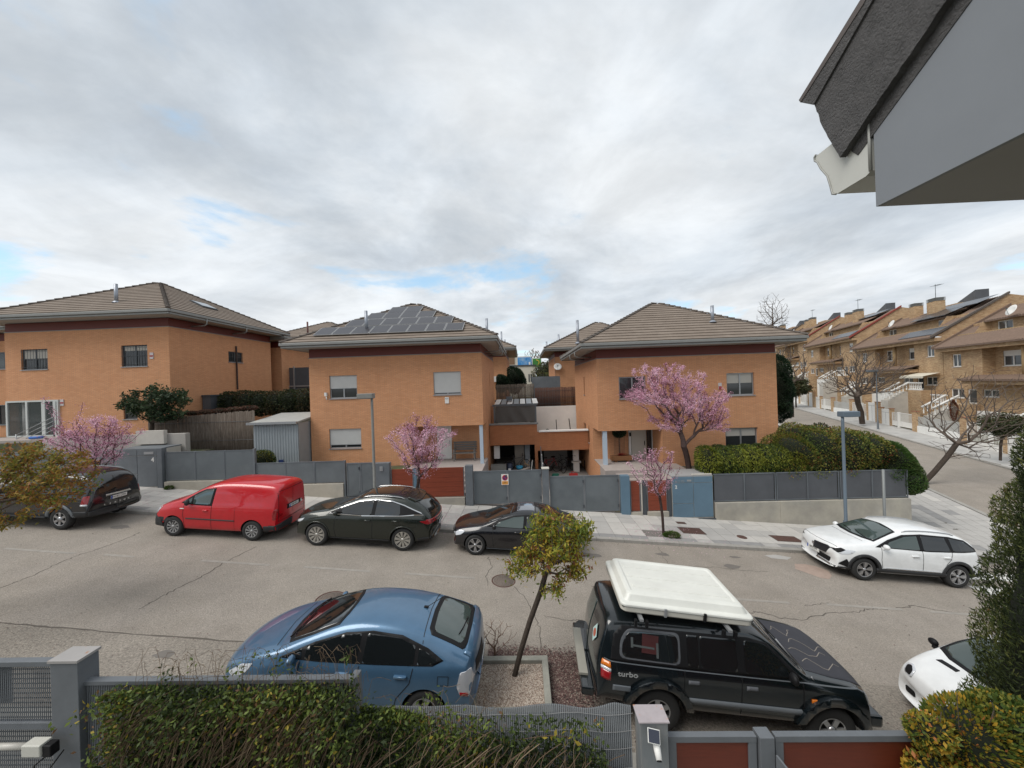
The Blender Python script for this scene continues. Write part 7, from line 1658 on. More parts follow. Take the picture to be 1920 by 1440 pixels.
def own_gate(label, x0, x1, stile=.09, extra=None):
    g = thing('board_gate', label, 'gate', ((x0+x1)/2, 4.22, 0), group='mahogany coloured gates of the own fence'); zt = 1.56
    MB().box(x0+stile, x1-stile, 4.215, 4.235, .1, zt-.07).build('panel', MAHO, g)
    MB().box(x0, x1, 4.19, 4.26, zt-.07, zt).build('top_rail', OWN, g, bevel=.004); MB().box(x0, x0+stile, 4.195, 4.255, .0, zt-.071).build('stile', OWN, g, bevel=.004); MB().box(x1-stile, x1, 4.195, 4.255, 0, zt-.071).build('stile', OWN, g, bevel=.004)
    return g
own_gate('narrow dark red gate leaf right of the camera post', 1.53, 2.52); MB().box(2.54, 2.70, 4.16, 4.30, -.3, 1.57).build('post_shaft', OWN, tag(thing('gate_post', 'grey post between the two dark red gates', 'post', (2.62, 4.22, 0))), bevel=.005)
g = own_gate('wide dark red gate leaf running under the yellow leaved shrub', 2.73, 5.6); MB().prism([(2.68, 4.12, 1.42), (2.74, 3.98, 1.36), (2.74, 3.98, .9), (2.68, 4.12, .9)], (.022, 0, 0)).build('pull_handle', OWN, g)
# roof corner overhead (gable end of the own roof at x = 1.5)
BOARD = mat('barge_grey', (.20, .215, .235), .55, var=.05, vscale=3, bump=.04, bscale=200); CT = mat('rough_concrete_tile', (.095, .092, .092), .95, var=.3, vscale=14, bump=1, bscale=90, vdetail=10); SOF = mat('boxed_soffit', (.27, .265, .265), .6, var=.04)
ro = thing('roof_corner', 'grey boxed eave corner with verge tile and gutter at the upper right', 'roof', (1.5, 1.56, 6.34))
X0 = 1.5; m16 = .60/1.0
b = MB(); b.prism([(X0, 1.56, 6.34), (X0, 1.56, 6.70), (X0, -1.6, 6.74+3.16*.62), (X0, -1.6, 6.34)], (.018, 0, 0)); b.build('barge_board', BOARD, ro)
b = MB(); b.box(X0+.019, 6, -1.6, 1.56, 6.34, 6.358); b.build('soffit_board', SOF, ro); b = MB(); b.box(X0+.019, 6, 1.545, 1.56, 6.359, 6.62); b.build('fascia_board', BOARD, ro)
b = MB(); b.box(1.95, 6, .55, .575, 6.332, 6.3395); b.box(1.95, 1.975, .576, 1.25, 6.332, 6.3395); b.box(1.95, 6, 1.2515, 1.27, 6.332, 6.3395); b.build('soffit_batten', mat('dark_batten', (.06, .057, .055), .7), ro)
# verge tile: L shaped rough concrete
def slopey(y): return (1.56-y)
k1 = math.tan(R(29)); b = MB()
ZT = lambda y, z0: z0+(1.88-y)*.36
# outer cheek in plane X0-.05 .. X0-.02, following the measured edges
xs0, xs1 = X0-.032, X0-.004
cheek = [(1.815, 6.965), (1.77, 6.82), (1.685, 6.625), (1.26, 6.895), (-1.5, 6.895+2.76*.62), (-1.5, 6.965+3.3*.62+.12), (1.22, 7.365)]
rn = random.Random(3)
def rough(poly, n, amp):
    out = []
    for i, p in enumerate(poly):
        q = poly[(i+1) % len(poly)]; L_ = math.dist(p, q); m = max(1, int(L_/.02)) if L_ < 1.0 else 1
        for k in range(m):
            t_ = k/m; a = amp if 0 < k < m else 0; out.append((p[0]+(q[0]-p[0])*t_+rn.uniform(-a, a), p[1]+(q[1]-p[1])*t_+rn.uniform(-a, a)))
    return out
ck = rough(cheek, 0, .0025)
b.prism([(xs0, y, z) for y, z in ck], (.027, 0, 0)); b.build('verge_tile_cheek', CT, ro, recalc=True)
b = MB(); b.prism([(xs1+.001, 1.66, 6.635), (xs1+.001, 1.63, 6.60), (xs1+.001, 1.2, 6.86), (xs1+.001, -1.5, 8.53), (xs1+.001, -1.5, 8.8), (xs1+.001, 1.25, 7.06), (xs1+.001, 1.66, 6.78)], (.15, 0, 0)); b.build('verge_tile_underside', CT, ro)
b = MB(); b.prism([(xs0-.012, 1.885, 7.03), (xs0-.012, 1.895, 7.05), (xs0-.012, 1.54, 7.205), (xs0-.012, -1.5, 9.08), (xs0-.012, -1.5, 9.03), (xs0-.012, 1.54, 7.17)], (3.5, 0, 0)); b.build('roof_covering', mat('roof_cover_brown', (.10, .085, .08), .8, var=.15), ro)
b = MB(); b.prism([(xs0-.009, 1.885, 7.03), (xs0-.009, 1.81, 6.96), (xs0-.009, -1.5, 9.0), (xs0-.009, -1.5, 9.03), (xs0-.009, 1.54, 7.17)], (.008, 0, 0)); b.build('verge_lip', CT, ro)
# gutter running along the eave (+x), ogee profile
GW = mat('gutter_cream', (.52, .52, .48), .4, var=.05)
prof = [(1.575, 6.74), (1.575, 6.50), (1.60, 6.49), (1.745, 6.49), (1.765, 6.50), (1.775, 6.545), (1.79, 6.60), (1.825, 6.655), (1.845, 6.70), (1.86, 6.715), (1.862, 6.735), (1.852, 6.742)]
b = MB(); vs = [(x, y, z) for x in (X0+.005, 6) for y, z in prof]; n = len(prof); b.add(vs, [(i, i+1, n+i+1, n+i) for i in range(n-1)]); b.build('gutter', GW, ro, recalc=False)
b = MB(); b.prism([(X0+.0, y, z-.0) for y, z in prof[:-1]], (.006, 0, 0)); b.build('gutter_end_cap', GW, ro)
b = MB(); b.tube([(X0-.002, y, z) for y, z in prof[3:]], .0045, 6); b.tube([(X0-.001, 1.578, 6.5), (X0-.001, 1.578, 6.74)], .006, 6); b.build('gutter_edge_bead', mat('gutter_bead', (.30, .30, .28), .4), ro)
# ================================================================== TREES AND PLANTS
def leafmat(name, col, rough=.6, tr=.25):
    if name in MATS: return MATS[name]
    m = bpy.data.materials.new(name); m.use_nodes = True; t = m.node_tree; b = t.nodes['Principled BSDF']; b.inputs['Base Color'].default_value = (*col, 1); b.inputs['Roughness'].default_value = rough
    b.inputs['Specular IOR Level'].default_value = .35
    tl = t.nodes.new('ShaderNodeBsdfTranslucent'); tl.inputs[0].default_value = (*[min(1, c*1.1) for c in col], 1); mx_ = t.nodes.new('ShaderNodeMixShader'); mx_.inputs[0].default_value = tr
    t.links.new(b.outputs[0], mx_.inputs[1]); t.links.new(tl.outputs[0], mx_.inputs[2]); t.links.new(mx_.outputs[0], t.nodes['Material Output'].inputs[0]); MATS[name] = m; return m
def leafcloud(name, C, size, mats, parent, elong=1.8, seed=1, droop=0., up=0., wts=None, jitter=.35, outward=None, fold=.25, origin=None):
    """C: (n,3) array of leaf centres in world space; one small folded leaf per centre"""
    rg = np.random.default_rng(seed); C = np.asarray(C, float); n = len(C)
    a = rg.normal(size=(n, 3)); a[:, 2] = a[:, 2]*.8-droop+up
    if outward is not None: a += outward*1.4
    a /= np.linalg.norm(a, axis=1)[:, None]+1e-9
    r = rg.normal(size=(n, 3)); b = np.cross(a, r); b /= np.linalg.norm(b, axis=1)[:, None]+1e-9; nn = np.cross(a, b)
    s = (size*(1+jitter*rg.uniform(-1, 1, n)))[:, None]
    A, B = a*s*elong/2, b*s/2; F = nn*s*fold
    V = np.stack([C-A, C+B*.9+F*.5, C+A, C-B*.9+F*.5], 1).reshape(-1, 3)
    if parent is not None: V = V-np.array(WP[parent.name])
    me = bpy.data.meshes.new(name); me.vertices.add(4*n); me.vertices.foreach_set('co', V.ravel().astype(np.float32))
    me.loops.add(4*n); me.loops.foreach_set('vertex_index', np.arange(4*n, dtype=np.int32)); me.polygons.add(n); me.polygons.foreach_set('loop_start', np.arange(0, 4*n, 4, dtype=np.int32))
    me.polygons.foreach_set('loop_total', np.full(n, 4, dtype=np.int32))
    k = len(mats); w_ = np.array(wts or [1]*k, float); w_ /= w_.sum()
    # colour clumps: neighbours tend to share a tone
    ph = np.sin(C[:, 0]*3.1+seed)+np.sin(C[:, 1]*3.7+seed*2)+np.sin(C[:, 2]*4.3+seed*.7); u = (0.5+ph/6+rg.normal(0, .22, n)); u = np.clip(np.argsort(np.argsort(u))/n, 0, .9999)
    me.polygons.foreach_set('material_index', np.searchsorted(np.cumsum(w_), u).clip(0, k-1).astype(np.int32))
    for m in mats: me.materials.append(m)
    me.update(calc_edges=True); me.validate()
    o = bpy.data.objects.new(name, me); link(o); o.parent = parent; WP[o.name] = WP[parent.name] if parent else Vector(); return o
def skeleton(trunk, targets, seed=1, seg=.25, wig=.04, lean=.0, alpha=.55):
    """nodes grown from the trunk polyline to the targets, nearest first"""
    rg = random.Random(seed); nodes = []; par = []
    pl = []
    for i, p in enumerate(trunk):
        nodes.append(Vector(p)); par.append(i-1); pl.append(0)
    top = nodes[-1]; base = nodes[0]; start = max(1, len(trunk)-3)
    ts = sorted([Vector(t) for t in targets], key=lambda q: (q-top).length)
    for t in ts:
        best, bd = None, 1e9
        for i in range(start, len(nodes)):
            d = (nodes[i]-t).length+alpha*pl[i]+(.5*max(0, nodes[i].z-t.z))
            if d < bd: bd, best = d, i
        a = nodes[best]; L_ = (t-a).length; m = max(1, int(L_/seg)); prev = best
        side = Vector((rg.gauss(0, 1), rg.gauss(0, 1), rg.gauss(0, .6)))*wig*L_
        for k in range(1, m+1):
            f = k/m; q = a.lerp(t, f)+side*math.sin(math.pi*f)+Vector((0, 0, lean*L_*math.sin(math.pi*f))); q += Vector((rg.gauss(0, 1), rg.gauss(0, 1), rg.gauss(0, 1)))*.012
            pl.append(pl[prev]+(q-nodes[prev]).length); nodes.append(q); par.append(prev); prev = len(nodes)-1
    n = len(nodes); wt = [0]*n; ch = [0]*n
    for i in range(n):
        if i: ch[par[i]] += 1
    for i in range(n-1, 0, -1):
        if wt[i] == 0: wt[i] = 1
        wt[par[i]] += wt[i]
    return nodes, par, wt
def branch_mesh(nodes, par, wt, r0_, rmin, p=.48):
    b = MB(); b.smooth = True; W = wt[0]
    rad = [max(rmin, r0_*(w_/W)**p) for w_ in wt]; vs = []; fs = []
    for i in range(1, len(nodes)):
        a, c = nodes[par[i]], nodes[i]; t = c-a
        if t.length < 1e-5: continue
        t.normalize(); u = t.orthogonal().normalized(); v = t.cross(u); k = 7 if rad[i] > .03 else (5 if rad[i] > .012 else 3); ra = min(rad[par[i]], rad[i]*1.5); rb = rad[i]; base = len(vs)
        for (q, r) in ((a, ra), (c, rb)):
            for j in range(k): an = 2*math.pi*j/k; vs.append(q+(u*math.cos(an)+v*math.sin(an))*r)
        for j in range(k): fs.append((base+j, base+(j+1) % k, base+k+(j+1) % k, base+k+j))
    b.add(vs, fs); return b
def ellip(c, r, n, seed, shell=.0, zmin=None, cut=None):
    rg = np.random.default_rng(seed); out = []
    while len(out) < n:
        p = rg.uniform(-1, 1, 3); d = np.linalg.norm(p)
        if d > 1 or d < shell: continue
        if cut is not None and not cut(p): continue
        out.append((c[0]+p[0]*r[0], c[1]+p[1]*r[1], c[2]+p[2]*r[2]))
    return out
def tree(name, label, cat, trunk, targets, r0_, rmin, bark, leaves=None, seed=1, seg=.25, wig=.05, group=None, lean=0., split=True, p=.48):
    t = thing(name, label, cat, trunk[0], group=group)
    nodes, par, wt = skeleton(trunk, targets, seed, seg, wig, lean)
    nt_ = len(trunk)
    tb = branch_mesh(nodes[:nt_], par[:nt_], wt[:nt_], r0_, rmin, p); tb.build('trunk', bark, t, recalc=False)
    sub = MB(); bm_ = branch_mesh(nodes, par, wt, r0_, rmin, p)
    # drop trunk segments from the branch mesh (they lead the list)
    bm_.build('branches', bark, t, recalc=False)
    if leaves:
        for (nm, cnt, spread, size, mats, wts, kw) in leaves:
            rg = np.random.default_rng(seed+5); W = np.array([q for q, w_ in zip(nodes[nt_:], wt[nt_:]) if w_ <= kw.get('maxw', 6)]); P_ = np.array([nodes[par[i]] for i in range(nt_, len(nodes)) if wt[i] <= kw.get('maxw', 6)])
            ix = rg.integers(0, len(W), cnt); f = rg.uniform(0, 1, (cnt, 1)); C = W[ix]*(1-f)+P_[ix]*f+rg.normal(0, 1, (cnt, 3))*spread
            if 'zmin' in kw: C = C[C[:, 2] > kw['zmin']]
            leafcloud(nm, C, size, mats, t, seed=seed, wts=wts, **{k: v for k, v in kw.items() if k in ('elong', 'droop', 'up', 'fold')})
    return t
PK = [leafmat('blossom_pale', (.80, .54, .64)), leafmat('blossom_mid', (.68, .38, .50)), leafmat('blossom_deep', (.45, .21, .30)), leafmat('young_red_leaf', (.16, .05, .05))]
# vase shaped blossom trees
def vase(c, base_z, rx, rz, n, seed, ry=None, pow_=.6, tilt=0):
    rg = random.Random(seed); out = []
    for i in range(n):
        a = rg.uniform(0, 2*math.pi); f = rg.random()**pow_; h = rg.random()**.7
        rr_ = (.25+.75*h**.6)*f; out.append((c[0]+math.cos(a)*rx*rr_+tilt*h, c[1]+math.sin(a)*(ry or rx)*rr_, base_z+rz*(h*(1-.35*(rr_**2)))))
    return out
tg = vase((-4.1, 14.25), 2.15, 1.4, 2.5, 330, 11, 1.0)
tree('blossom_tree', 'pink blossom tree on the pavement in front of the solar panel house', 'tree', [(-4.45, 14.15, G(-4.45, 14)+.08), (-4.42, 14.15, .9), (-4.3, 14.18, 1.6), (-4.2, 14.2, 2.1)], tg, .06, .004, BARKP,
     [('blossom', 9500, .06, .034, PK, [3, 4, 2, 1], dict(maxw=8, elong=1.2))], 21, .2, .06, 'pink blossoming street trees')
tg = [(x, y, z) for x, y, z in vase((-17.6, 14.3), 2.75, 1.75, 2.2, 300, 12, 1.2)]+[(-18.6-.15*k, 14.3, 4.2+.22*k) for k in range(8)]+[(-18.2+.1*k, 14.1, 4.0+.3*k) for k in range(6)]
tree('blossom_tree', 'pink blossom tree between the black off roader and the cabinet with number 4', 'tree', [(-17.0, 14.2, G(-17, 14)+.08), (-17.1, 14.2, 2.0), (-17.3, 14.25, 2.5), (-17.35, 14.25, 2.8)], tg, .07, .004, BARKP,
     [('blossom', 11000, .07, .036, PK, [2, 4, 3, 1], dict(maxw=8, elong=1.2, zmin=2.5))], 22, .22, .05, 'pink blossoming street trees')
tg = vase((5.0, 14.2), 1.15, 1.15, 2.0, 120, 13, .9)
tree('blossom_tree', 'small nearly bare blossom tree in the pavement pit before the red gates', 'tree', [(5.22, 14.1, G(5.2, 14)+.08), (5.2, 14.1, .4), (5.15, 14.12, .95), (5.12, 14.13, 1.15)], tg, .05, .004, BARKP,
     [('blossom', 2000, .03, .03, PK, [3, 4, 2, 1], dict(maxw=5, elong=1.2)), ('blossom_cluster', 1800, .05, .032, PK, [2, 4, 3, 1], dict(maxw=500, elong=1.2))], 23, .2, .06, 'pink blossoming street trees')
rg_ = random.Random(31); tg = []
for (cx__, cz__, rx_, rz_, k) in ((5.9, 5.6, .8, .9, 60), (7.0, 5.6, 1.0, .9, 90), (8.1, 5.2, .7, .9, 60), (6.0, 4.7, 1.1, .5, 80), (7.4, 4.3, 1.1, .8, 120), (8.7, 4.1, 1.0, .6, 90), (9.2, 4.8, .5, .5, 30), (5.3, 5.0, .7, .25, 24), (6.7, 3.6, .9, .4, 40), (9.1, 3.4, .7, .35, 20)):
    tg += ellip((cx__, 17.45, cz__), (rx_, .9, rz_), k, rg_.randrange(999))
tree('blossom_tree', 'large pink blossom tree in the garden of the right house', 'tree', [(7.80, 17.5, .9), (7.77, 17.5, 1.4), (7.72, 17.5, 1.8), (7.64, 17.48, 2.15), (7.56, 17.48, 2.4)], tg, .13, .005, BARKP,
     [('blossom', 33000, .055, .040, PK, [4, 4, 2, .6], dict(maxw=9, elong=1.2))], 24, .26, .06)
# leaning young street tree in the planter
LG = [leafmat('leaf_green', (.12, .16, .022)), leafmat('leaf_yellow_green', (.27, .26, .03)), leafmat('leaf_gold', (.40, .28, .035)), leafmat('leaf_rust', (.22, .08, .035))]
tg = ellip((.5, 7.25, 2.5), (.62, .6, .5), 110, 5)+ellip((.98, 7.2, 2.75), (.3, .3, .28), 26, 6)+ellip((-.1, 7.15, 2.12), (.38, .4, .22), 34, 7)+ellip((.95, 7.2, 2.1), (.3, .3, .28), 26, 8)+ellip((.35, 7.2, 2.95), (.35, .3, .15), 16, 9)+ellip((.5, 7.0, 1.75), (.25, .2, .2), 12, 10)
tree('young_street_tree', 'leaning young tree with a drooping olive and rust coloured crown in the gravel planter', 'tree', [(-.34, 6.92, .08), (-.2, 6.95, .55), (-.02, 7.0, 1.05), (.22, 7.08, 1.6), (.34, 7.12, 1.95)], tg, .052, .004, BARK,
     [('leaves', 5400, .065, .034, LG, [2.5, 4, 3, 2], dict(maxw=7, elong=2.6, droop=.8))], 25, .14, .05, lean=.06)
LB = [leafmat('leaf_olive', (.18, .17, .03)), leafmat('leaf_ochre', (.32, .20, .035)), leafmat('leaf_brown', (.26, .11, .03)), LG[0]]
tg = ellip((-11.6, 7.7, 3.85), (1.75, 1.2, .95), 260, 15)
tree('young_street_tree', 'brown and olive leaved tree leaning in from the left edge', 'tree', [(-13.4, 7.2, 1.1), (-13.0, 7.3, 2.0), (-12.5, 7.45, 2.9), (-12.0, 7.6, 3.3)], tg, .07, .005, BARK,
     [('leaves', 10500, .06, .036, LB, [2.5, 3, 3, 1.2], dict(maxw=7, elong=2.4, droop=.6))], 26, .2, .06)
# bare street trees
def bare(label, trunk, tg, r0_, rmin, seed, seg=.5, group='bare street trees', wig=.08, bark=None, **k): return tree('bare_tree', label, 'tree', trunk, tg, r0_, rmin, bark or BARK, None, seed, seg, wig, group, **k)
bare('large bare spreading tree on the far pavement of the side street', [(37.1, 40.9, .0), (37.0, 40.9, 1.3), (36.7, 40.9, 2.3), (36.6, 40.9, 3.0)], [q for q in ellip((37.3, 40.9, 5.3), (4.3, 3.4, 3.1), 900, 41) if q[2] > 3.3], .25, .013, 41, .5, wig=.12)
tb_ = [q for q in ellip((26.6, 22, 2.9), (3.0, 2.2, 3.0), 420, 42)]
bare('leaning bare tree with a scaly trunk behind the corner hedge', [(23.3, 22, -1.0), (24.0, 22, -.3), (24.7, 22, .5), (25.3, 22, 1.3)], [q for q in tb_ if q[2] > .2], .13, .009, 42, .4, lean=.05, wig=.12)
bare('tall bare tree showing above the roof of the right house', [(33.8, 50, 2), (33.85, 50, 6), (33.9, 50, 10), (33.95, 50, 12.5)], [q for q in ellip((34, 50, 13.4), (2.2, 1.6, 3.6), 420, 43)], .17, .012, 43, .6, p=.5)
bare('bare tree between the right house and the row houses', [(33.3, 46, .4), (33.3, 46, 3), (33.2, 46, 4.6)], ellip((33.3, 46, 7.0), (2.4, 1.5, 2.6), 200, 44), .2, .02, 44, .6)
bare('bare pale crown far away above the billboards', [(2.4, 80, 3), (2.4, 80, 8), (2.4, 80, 10)], ellip((2.4, 80, 11.6), (2.0, 1.5, 1.9), 160, 45), .25, .035, 45, .8, bark=mat('pale_bark', (.2, .17, .14), .9))
bare('bare crown far away right of the billboards', [(7, 80, 3), (7, 80, 8), (7, 80, 9)], ellip((7, 80, 11), (2.2, 1.5, 2.6), 180, 46), .25, .035, 46, .8, bark=mat('pale_bark', (.2, .17, .14), .9))
OG = [leafmat('olive_dark', (.045, .055, .022)), leafmat('olive_mid', (.075, .085, .035)), leafmat('olive_rust', (.10, .06, .03))]
tree('round_tree', 'small round evergreen street tree up the side street', 'tree', [(43.2, 58.8, .35), (43.2, 58.8, 1.6), (43.3, 58.8, 2.6)], ellip((43.4, 58.8, 3.8), (1.9, 1.6, 1.35), 120, 51), .11, .02, BARK, [('leaves', 7000, .22, .17, OG, [3, 3, 1], dict(maxw=20))], 51, .5)
tree('round_tree', 'small olive green street tree beside the cypress at the right edge', 'tree', [(31.75, 25.2, -.55), (31.8, 25.2, .4), (31.9, 25.2, 1.0)], ellip((32.0, 25.2, 1.9), (1.25, 1.1, .75), 110, 52), .07, .01, BARK, [('leaves', 5200, .12, .075, OG, [3, 3, 1], dict(maxw=20))], 52, .3)
# broad evergreen shrub at the left house
MG = [leafmat('magnolia_dark', (.022, .042, .018)), leafmat('magnolia_mid', (.045, .075, .03)), leafmat('magnolia_pale', (.075, .10, .05))]
mg = ellip((-19.3, 18.2, 5.5), (1.35, 1.0, .85), 90, 61)+ellip((-18.0, 18.2, 5.5), (.75, .7, .35), 30, 62)+ellip((-18.3, 18.2, 4.7), (.8, .7, .3), 30, 63)+ellip((-20.2, 18.2, 5.1), (.7, .6, .4), 25, 64)
tree('evergreen_shrub', 'dark glossy leaved shrub between the pink tree and the bamboo screen', 'shrub', [(-19.3, 18.2, 3.4), (-19.25, 18.2, 3.9), (-19.2, 18.2, 4.3)], mg, .09, .012, BARK, [('leaves', 5200, .10, .075, MG, [3, 3, 1.4], dict(maxw=12, elong=2.2))], 61, .3)
# generic foliage masses
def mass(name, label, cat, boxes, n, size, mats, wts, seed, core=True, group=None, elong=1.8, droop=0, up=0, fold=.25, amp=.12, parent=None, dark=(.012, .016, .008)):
    """boxes: list of (cx,cy,cz,rx,ry,rz,power) superellipsoids; leaves sit in their outer layer"""
    t = parent or thing(name, label, cat, (boxes[0][0], boxes[0][1], boxes[0][2]-boxes[0][5]), group=group); rg = np.random.default_rng(seed)
    vol = np.array([max(.001, b[3]*b[4]+b[4]*b[5]+b[3]*b[5]) for b in boxes]); cnt = (n*vol/vol.sum()).astype(int); CC = []; OO = []
    cb_ = MB(); cb_.smooth = True
    for (cx, cy, cz, rx, ry, rz, pw), k in zip(boxes, cnt):
        d = rg.normal(size=(k, 3)); d /= np.linalg.norm(d, axis=1)[:, None]; q = np.abs(d)**pw; s = 1/(q.sum(1)**(1/pw)); 
        # noise displaced radius
        nz = 1+amp*(np.sin(d[:, 0]*rx*2.3+seed)*np.sin(d[:, 1]*ry*3.1+seed)+np.sin(d[:, 2]*rz*4.1+d[:, 0]*rx*3.7))*.8
        f = (1-np.abs(rg.normal(0, .10, k)))*nz; p_ = d*(s*f)[:, None]; CC.append(p_*[rx, ry, rz]+[cx, cy, cz]); OO.append(d)
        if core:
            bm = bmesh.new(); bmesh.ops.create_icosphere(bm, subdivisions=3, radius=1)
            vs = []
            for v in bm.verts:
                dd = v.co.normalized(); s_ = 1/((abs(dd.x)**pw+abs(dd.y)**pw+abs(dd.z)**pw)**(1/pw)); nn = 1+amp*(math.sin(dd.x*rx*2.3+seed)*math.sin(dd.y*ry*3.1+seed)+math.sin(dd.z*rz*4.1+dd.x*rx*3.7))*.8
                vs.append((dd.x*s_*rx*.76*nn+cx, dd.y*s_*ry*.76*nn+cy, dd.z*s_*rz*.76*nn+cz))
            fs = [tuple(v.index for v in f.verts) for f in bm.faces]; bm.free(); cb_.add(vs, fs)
    if core: cb_.build('shade_core', mat('shade_core', dark, 1.0), t, recalc=False)  # added solid core; shade inside the foliage put into its dark colour
    C = np.concatenate(CC); O = np.concatenate(OO); leafcloud('leaves', C, size, mats, t, seed=seed, wts=wts, elong=elong, droop=droop, up=up, outward=O, fold=fold); return t
TH = [leafmat('thuja_dark', (.03, .05, .01)), leafmat('thuja_mid', (.075, .11, .016)), leafmat('thuja_tip', (.22, .235, .028))]
bx_ = [(8.35+.62*i, 16.9, 1.72, .48, .72, .78+.03*math.sin(i*2.1), 2.6) for i in range(7)]
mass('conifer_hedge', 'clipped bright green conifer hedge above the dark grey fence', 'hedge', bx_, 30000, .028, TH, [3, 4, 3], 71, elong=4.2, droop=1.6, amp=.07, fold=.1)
MX = [leafmat('hedge_green', (.09, .13, .026)), leafmat('hedge_yellow', (.24, .22, .045)), leafmat('hedge_red', (.22, .075, .03)), leafmat('hedge_dark', (.035, .055, .014))]
bx_ = [(12.3, 16.95, 1.95, 1.0, .85, 1.0, 3), (13.5, 17.0, 2.1, 1.1, .9, 1.08, 3), (14.7, 17.0, 2.1, 1.1, .9, 1.02, 3), (13.2, 17.7, 2.3, 1.5, .9, .95, 3), (15.7, 17.1, 1.95, .9, .9, .95, 3)]
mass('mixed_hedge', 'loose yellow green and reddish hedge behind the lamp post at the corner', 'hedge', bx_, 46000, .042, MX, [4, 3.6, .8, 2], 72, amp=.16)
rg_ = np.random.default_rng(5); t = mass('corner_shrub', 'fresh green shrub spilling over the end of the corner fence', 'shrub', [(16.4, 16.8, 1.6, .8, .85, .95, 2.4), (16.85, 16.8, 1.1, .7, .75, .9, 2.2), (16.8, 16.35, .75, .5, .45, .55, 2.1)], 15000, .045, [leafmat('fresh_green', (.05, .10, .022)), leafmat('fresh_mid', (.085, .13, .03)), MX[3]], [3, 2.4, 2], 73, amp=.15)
mass('garden_hedge', 'dark clipped hedge behind the bamboo screen against the left house', 'hedge', [(-18.2+.95*i, 22.2, 4.95, .62, .8, .78+.05*math.sin(i*1.7), 3) for i in range(7)], 16000, .06, [leafmat('dkhedge_a', (.022, .035, .012)), leafmat('dkhedge_b', (.05, .06, .022)), leafmat('dkhedge_c', (.08, .055, .025))], [3, 2.5, 1], 74, amp=.06)
mass('dry_climber', 'dry reddish climber along the top of the bamboo screen', 'climber', [(-18.2+.8*i, 19.35, 4.62+.05*i, .5, .25, .13, 2) for i in range(5)], 3500, .04, [leafmat('dry_a', (.10, .045, .03)), leafmat('dry_b', (.15, .08, .05))], [1, 1], 75)
mass('ball_shrub', 'small clipped ball shrub beside the corrugated shed', 'shrub', [(-12.9, 17.4, 2.25, .56, .5, .55, 2.4)], 4200, .035, MX[:1]+[MX[3], MX[1]], [3, 3, 1], 76, amp=.05)
mass('conifer_tree', 'dark conifer between the left house and the solar panel house', 'tree', [(-20.4, 33, 6.4, 1.5, 1.2, 1.6, 2), (-20.35, 33, 8.0, 1.1, .9, 1.2, 2), (-20.3, 33, 9.1, .6, .6, .9, 2)], 9000, .09, [leafmat('conif_a', (.012, .03, .014)), leafmat('conif_b', (.03, .055, .025))], [2, 1], 77, elong=2.6, amp=.2)
mass('evergreen_tree', 'dark green evergreen above the bamboo screen between the houses', 'tree', [(.0-.55, 31, 6.05, .85, .8, 1.1, 2.1)], 6000, .065, [leafmat('ever_a', (.018, .036, .02)), leafmat('ever_b', (.04, .062, .035))], [2, 1], 78, up=.8, amp=.15)
mass('evergreen_shrub', 'lower dark shrub left of the evergreen between the houses', 'shrub', [(-1.75, 30.8, 5.7, .6, .6, .75, 2)], 3500, .06, [MATS['ever_a'], MATS['ever_b']], [2, 1], 79, up=1.2, amp=.25)
mass('conifer_tree', 'narrow dark evergreen at the right edge of the right house', 'tree', [(18.1, 26, 4.6, .75, .75, 2.2, 2.1)], 7000, .07, [MATS['conif_a'], MATS['conif_b']], [2, 1], 80, amp=.12)
mass('corner_bush', 'dull green bush behind the right house hiding a parked car', 'shrub', [(16.4, 21.0, 1.4, 1.3, 1.2, 1.45, 2.2), (17.8, 22.2, .8, 1.4, 1.2, 1.1, 2.2)], 9000, .055, OG, [3, 2, .6], 81, amp=.15)
mass('red_conifer', 'small rust coloured conical conifer before the row house stairs', 'shrub', [(*RT.p(-6.2, 1.7, 2.0), .32, .32, 1.15, 1.5)], 1800, .05, [leafmat('rustc_a', (.13, .045, .025)), leafmat('rustc_b', (.20, .08, .045))], [1, 1], 82, core=False)
mass('distant_trees', 'olive bushes beyond the dark screen between the houses', 'trees', [(2.6, 45, 5.9, 1.3, 1.0, 1.1, 2), (4.6, 60, 7.5, 2.8, 1.5, 1.8, 2)], 4500, .12, [leafmat('ol_a', (.09, .10, .03)), leafmat('ol_b', (.13, .12, .06)), leafmat('ol_c', (.07, .05, .035))], [2, 1, 1], 83)
mass('porch_plant', 'round topped green plant standing on the porch of the right house', 'plant', [(5.3, 20.5, 2.75, .38, .3, .32, 2)], 1800, .04, [MATS['magnolia_dark'], MATS['magnolia_mid']], [1, 1], 84)
b = MB()
for k in range(9): b.tube([(5.0+.07*k, 20.4, 1.45), (5.02+.07*k, 20.42, 2.6)], .008, 4)
b.tube([(5.3, 20.45, 1.4), (5.3, 20.5, 2.6)], .03, 6); b.build('trellis', BARK, bpy.data.objects['porch_plant'])
# weeds
WD = [leafmat('weed_a', (.06, .11, .02)), leafmat('weed_b', (.10, .13, .04))]
for i, (x, y, r_, n_) in enumerate(((5.45, 13.95, .3, 900), (-4.5, 14.1, .4, 900), (-13.85, 14.15, .35, 800), (-16.2, 16.0, .18, 500))):
    t = mass('weed_patch', ['green weeds at the foot of the small blossom tree', 'grass patch in the pit behind the dark green crossover', 'weeds in the pit right of the black off roader', 'weed tuft below the cabinet with number 4'][i], 'weeds', [(x, y, G(x, y)+.16, r_, r_*.7, .09, 2)], n_, .03, WD, [1, 1], 90+i, core=False, elong=2.5, up=1.0)
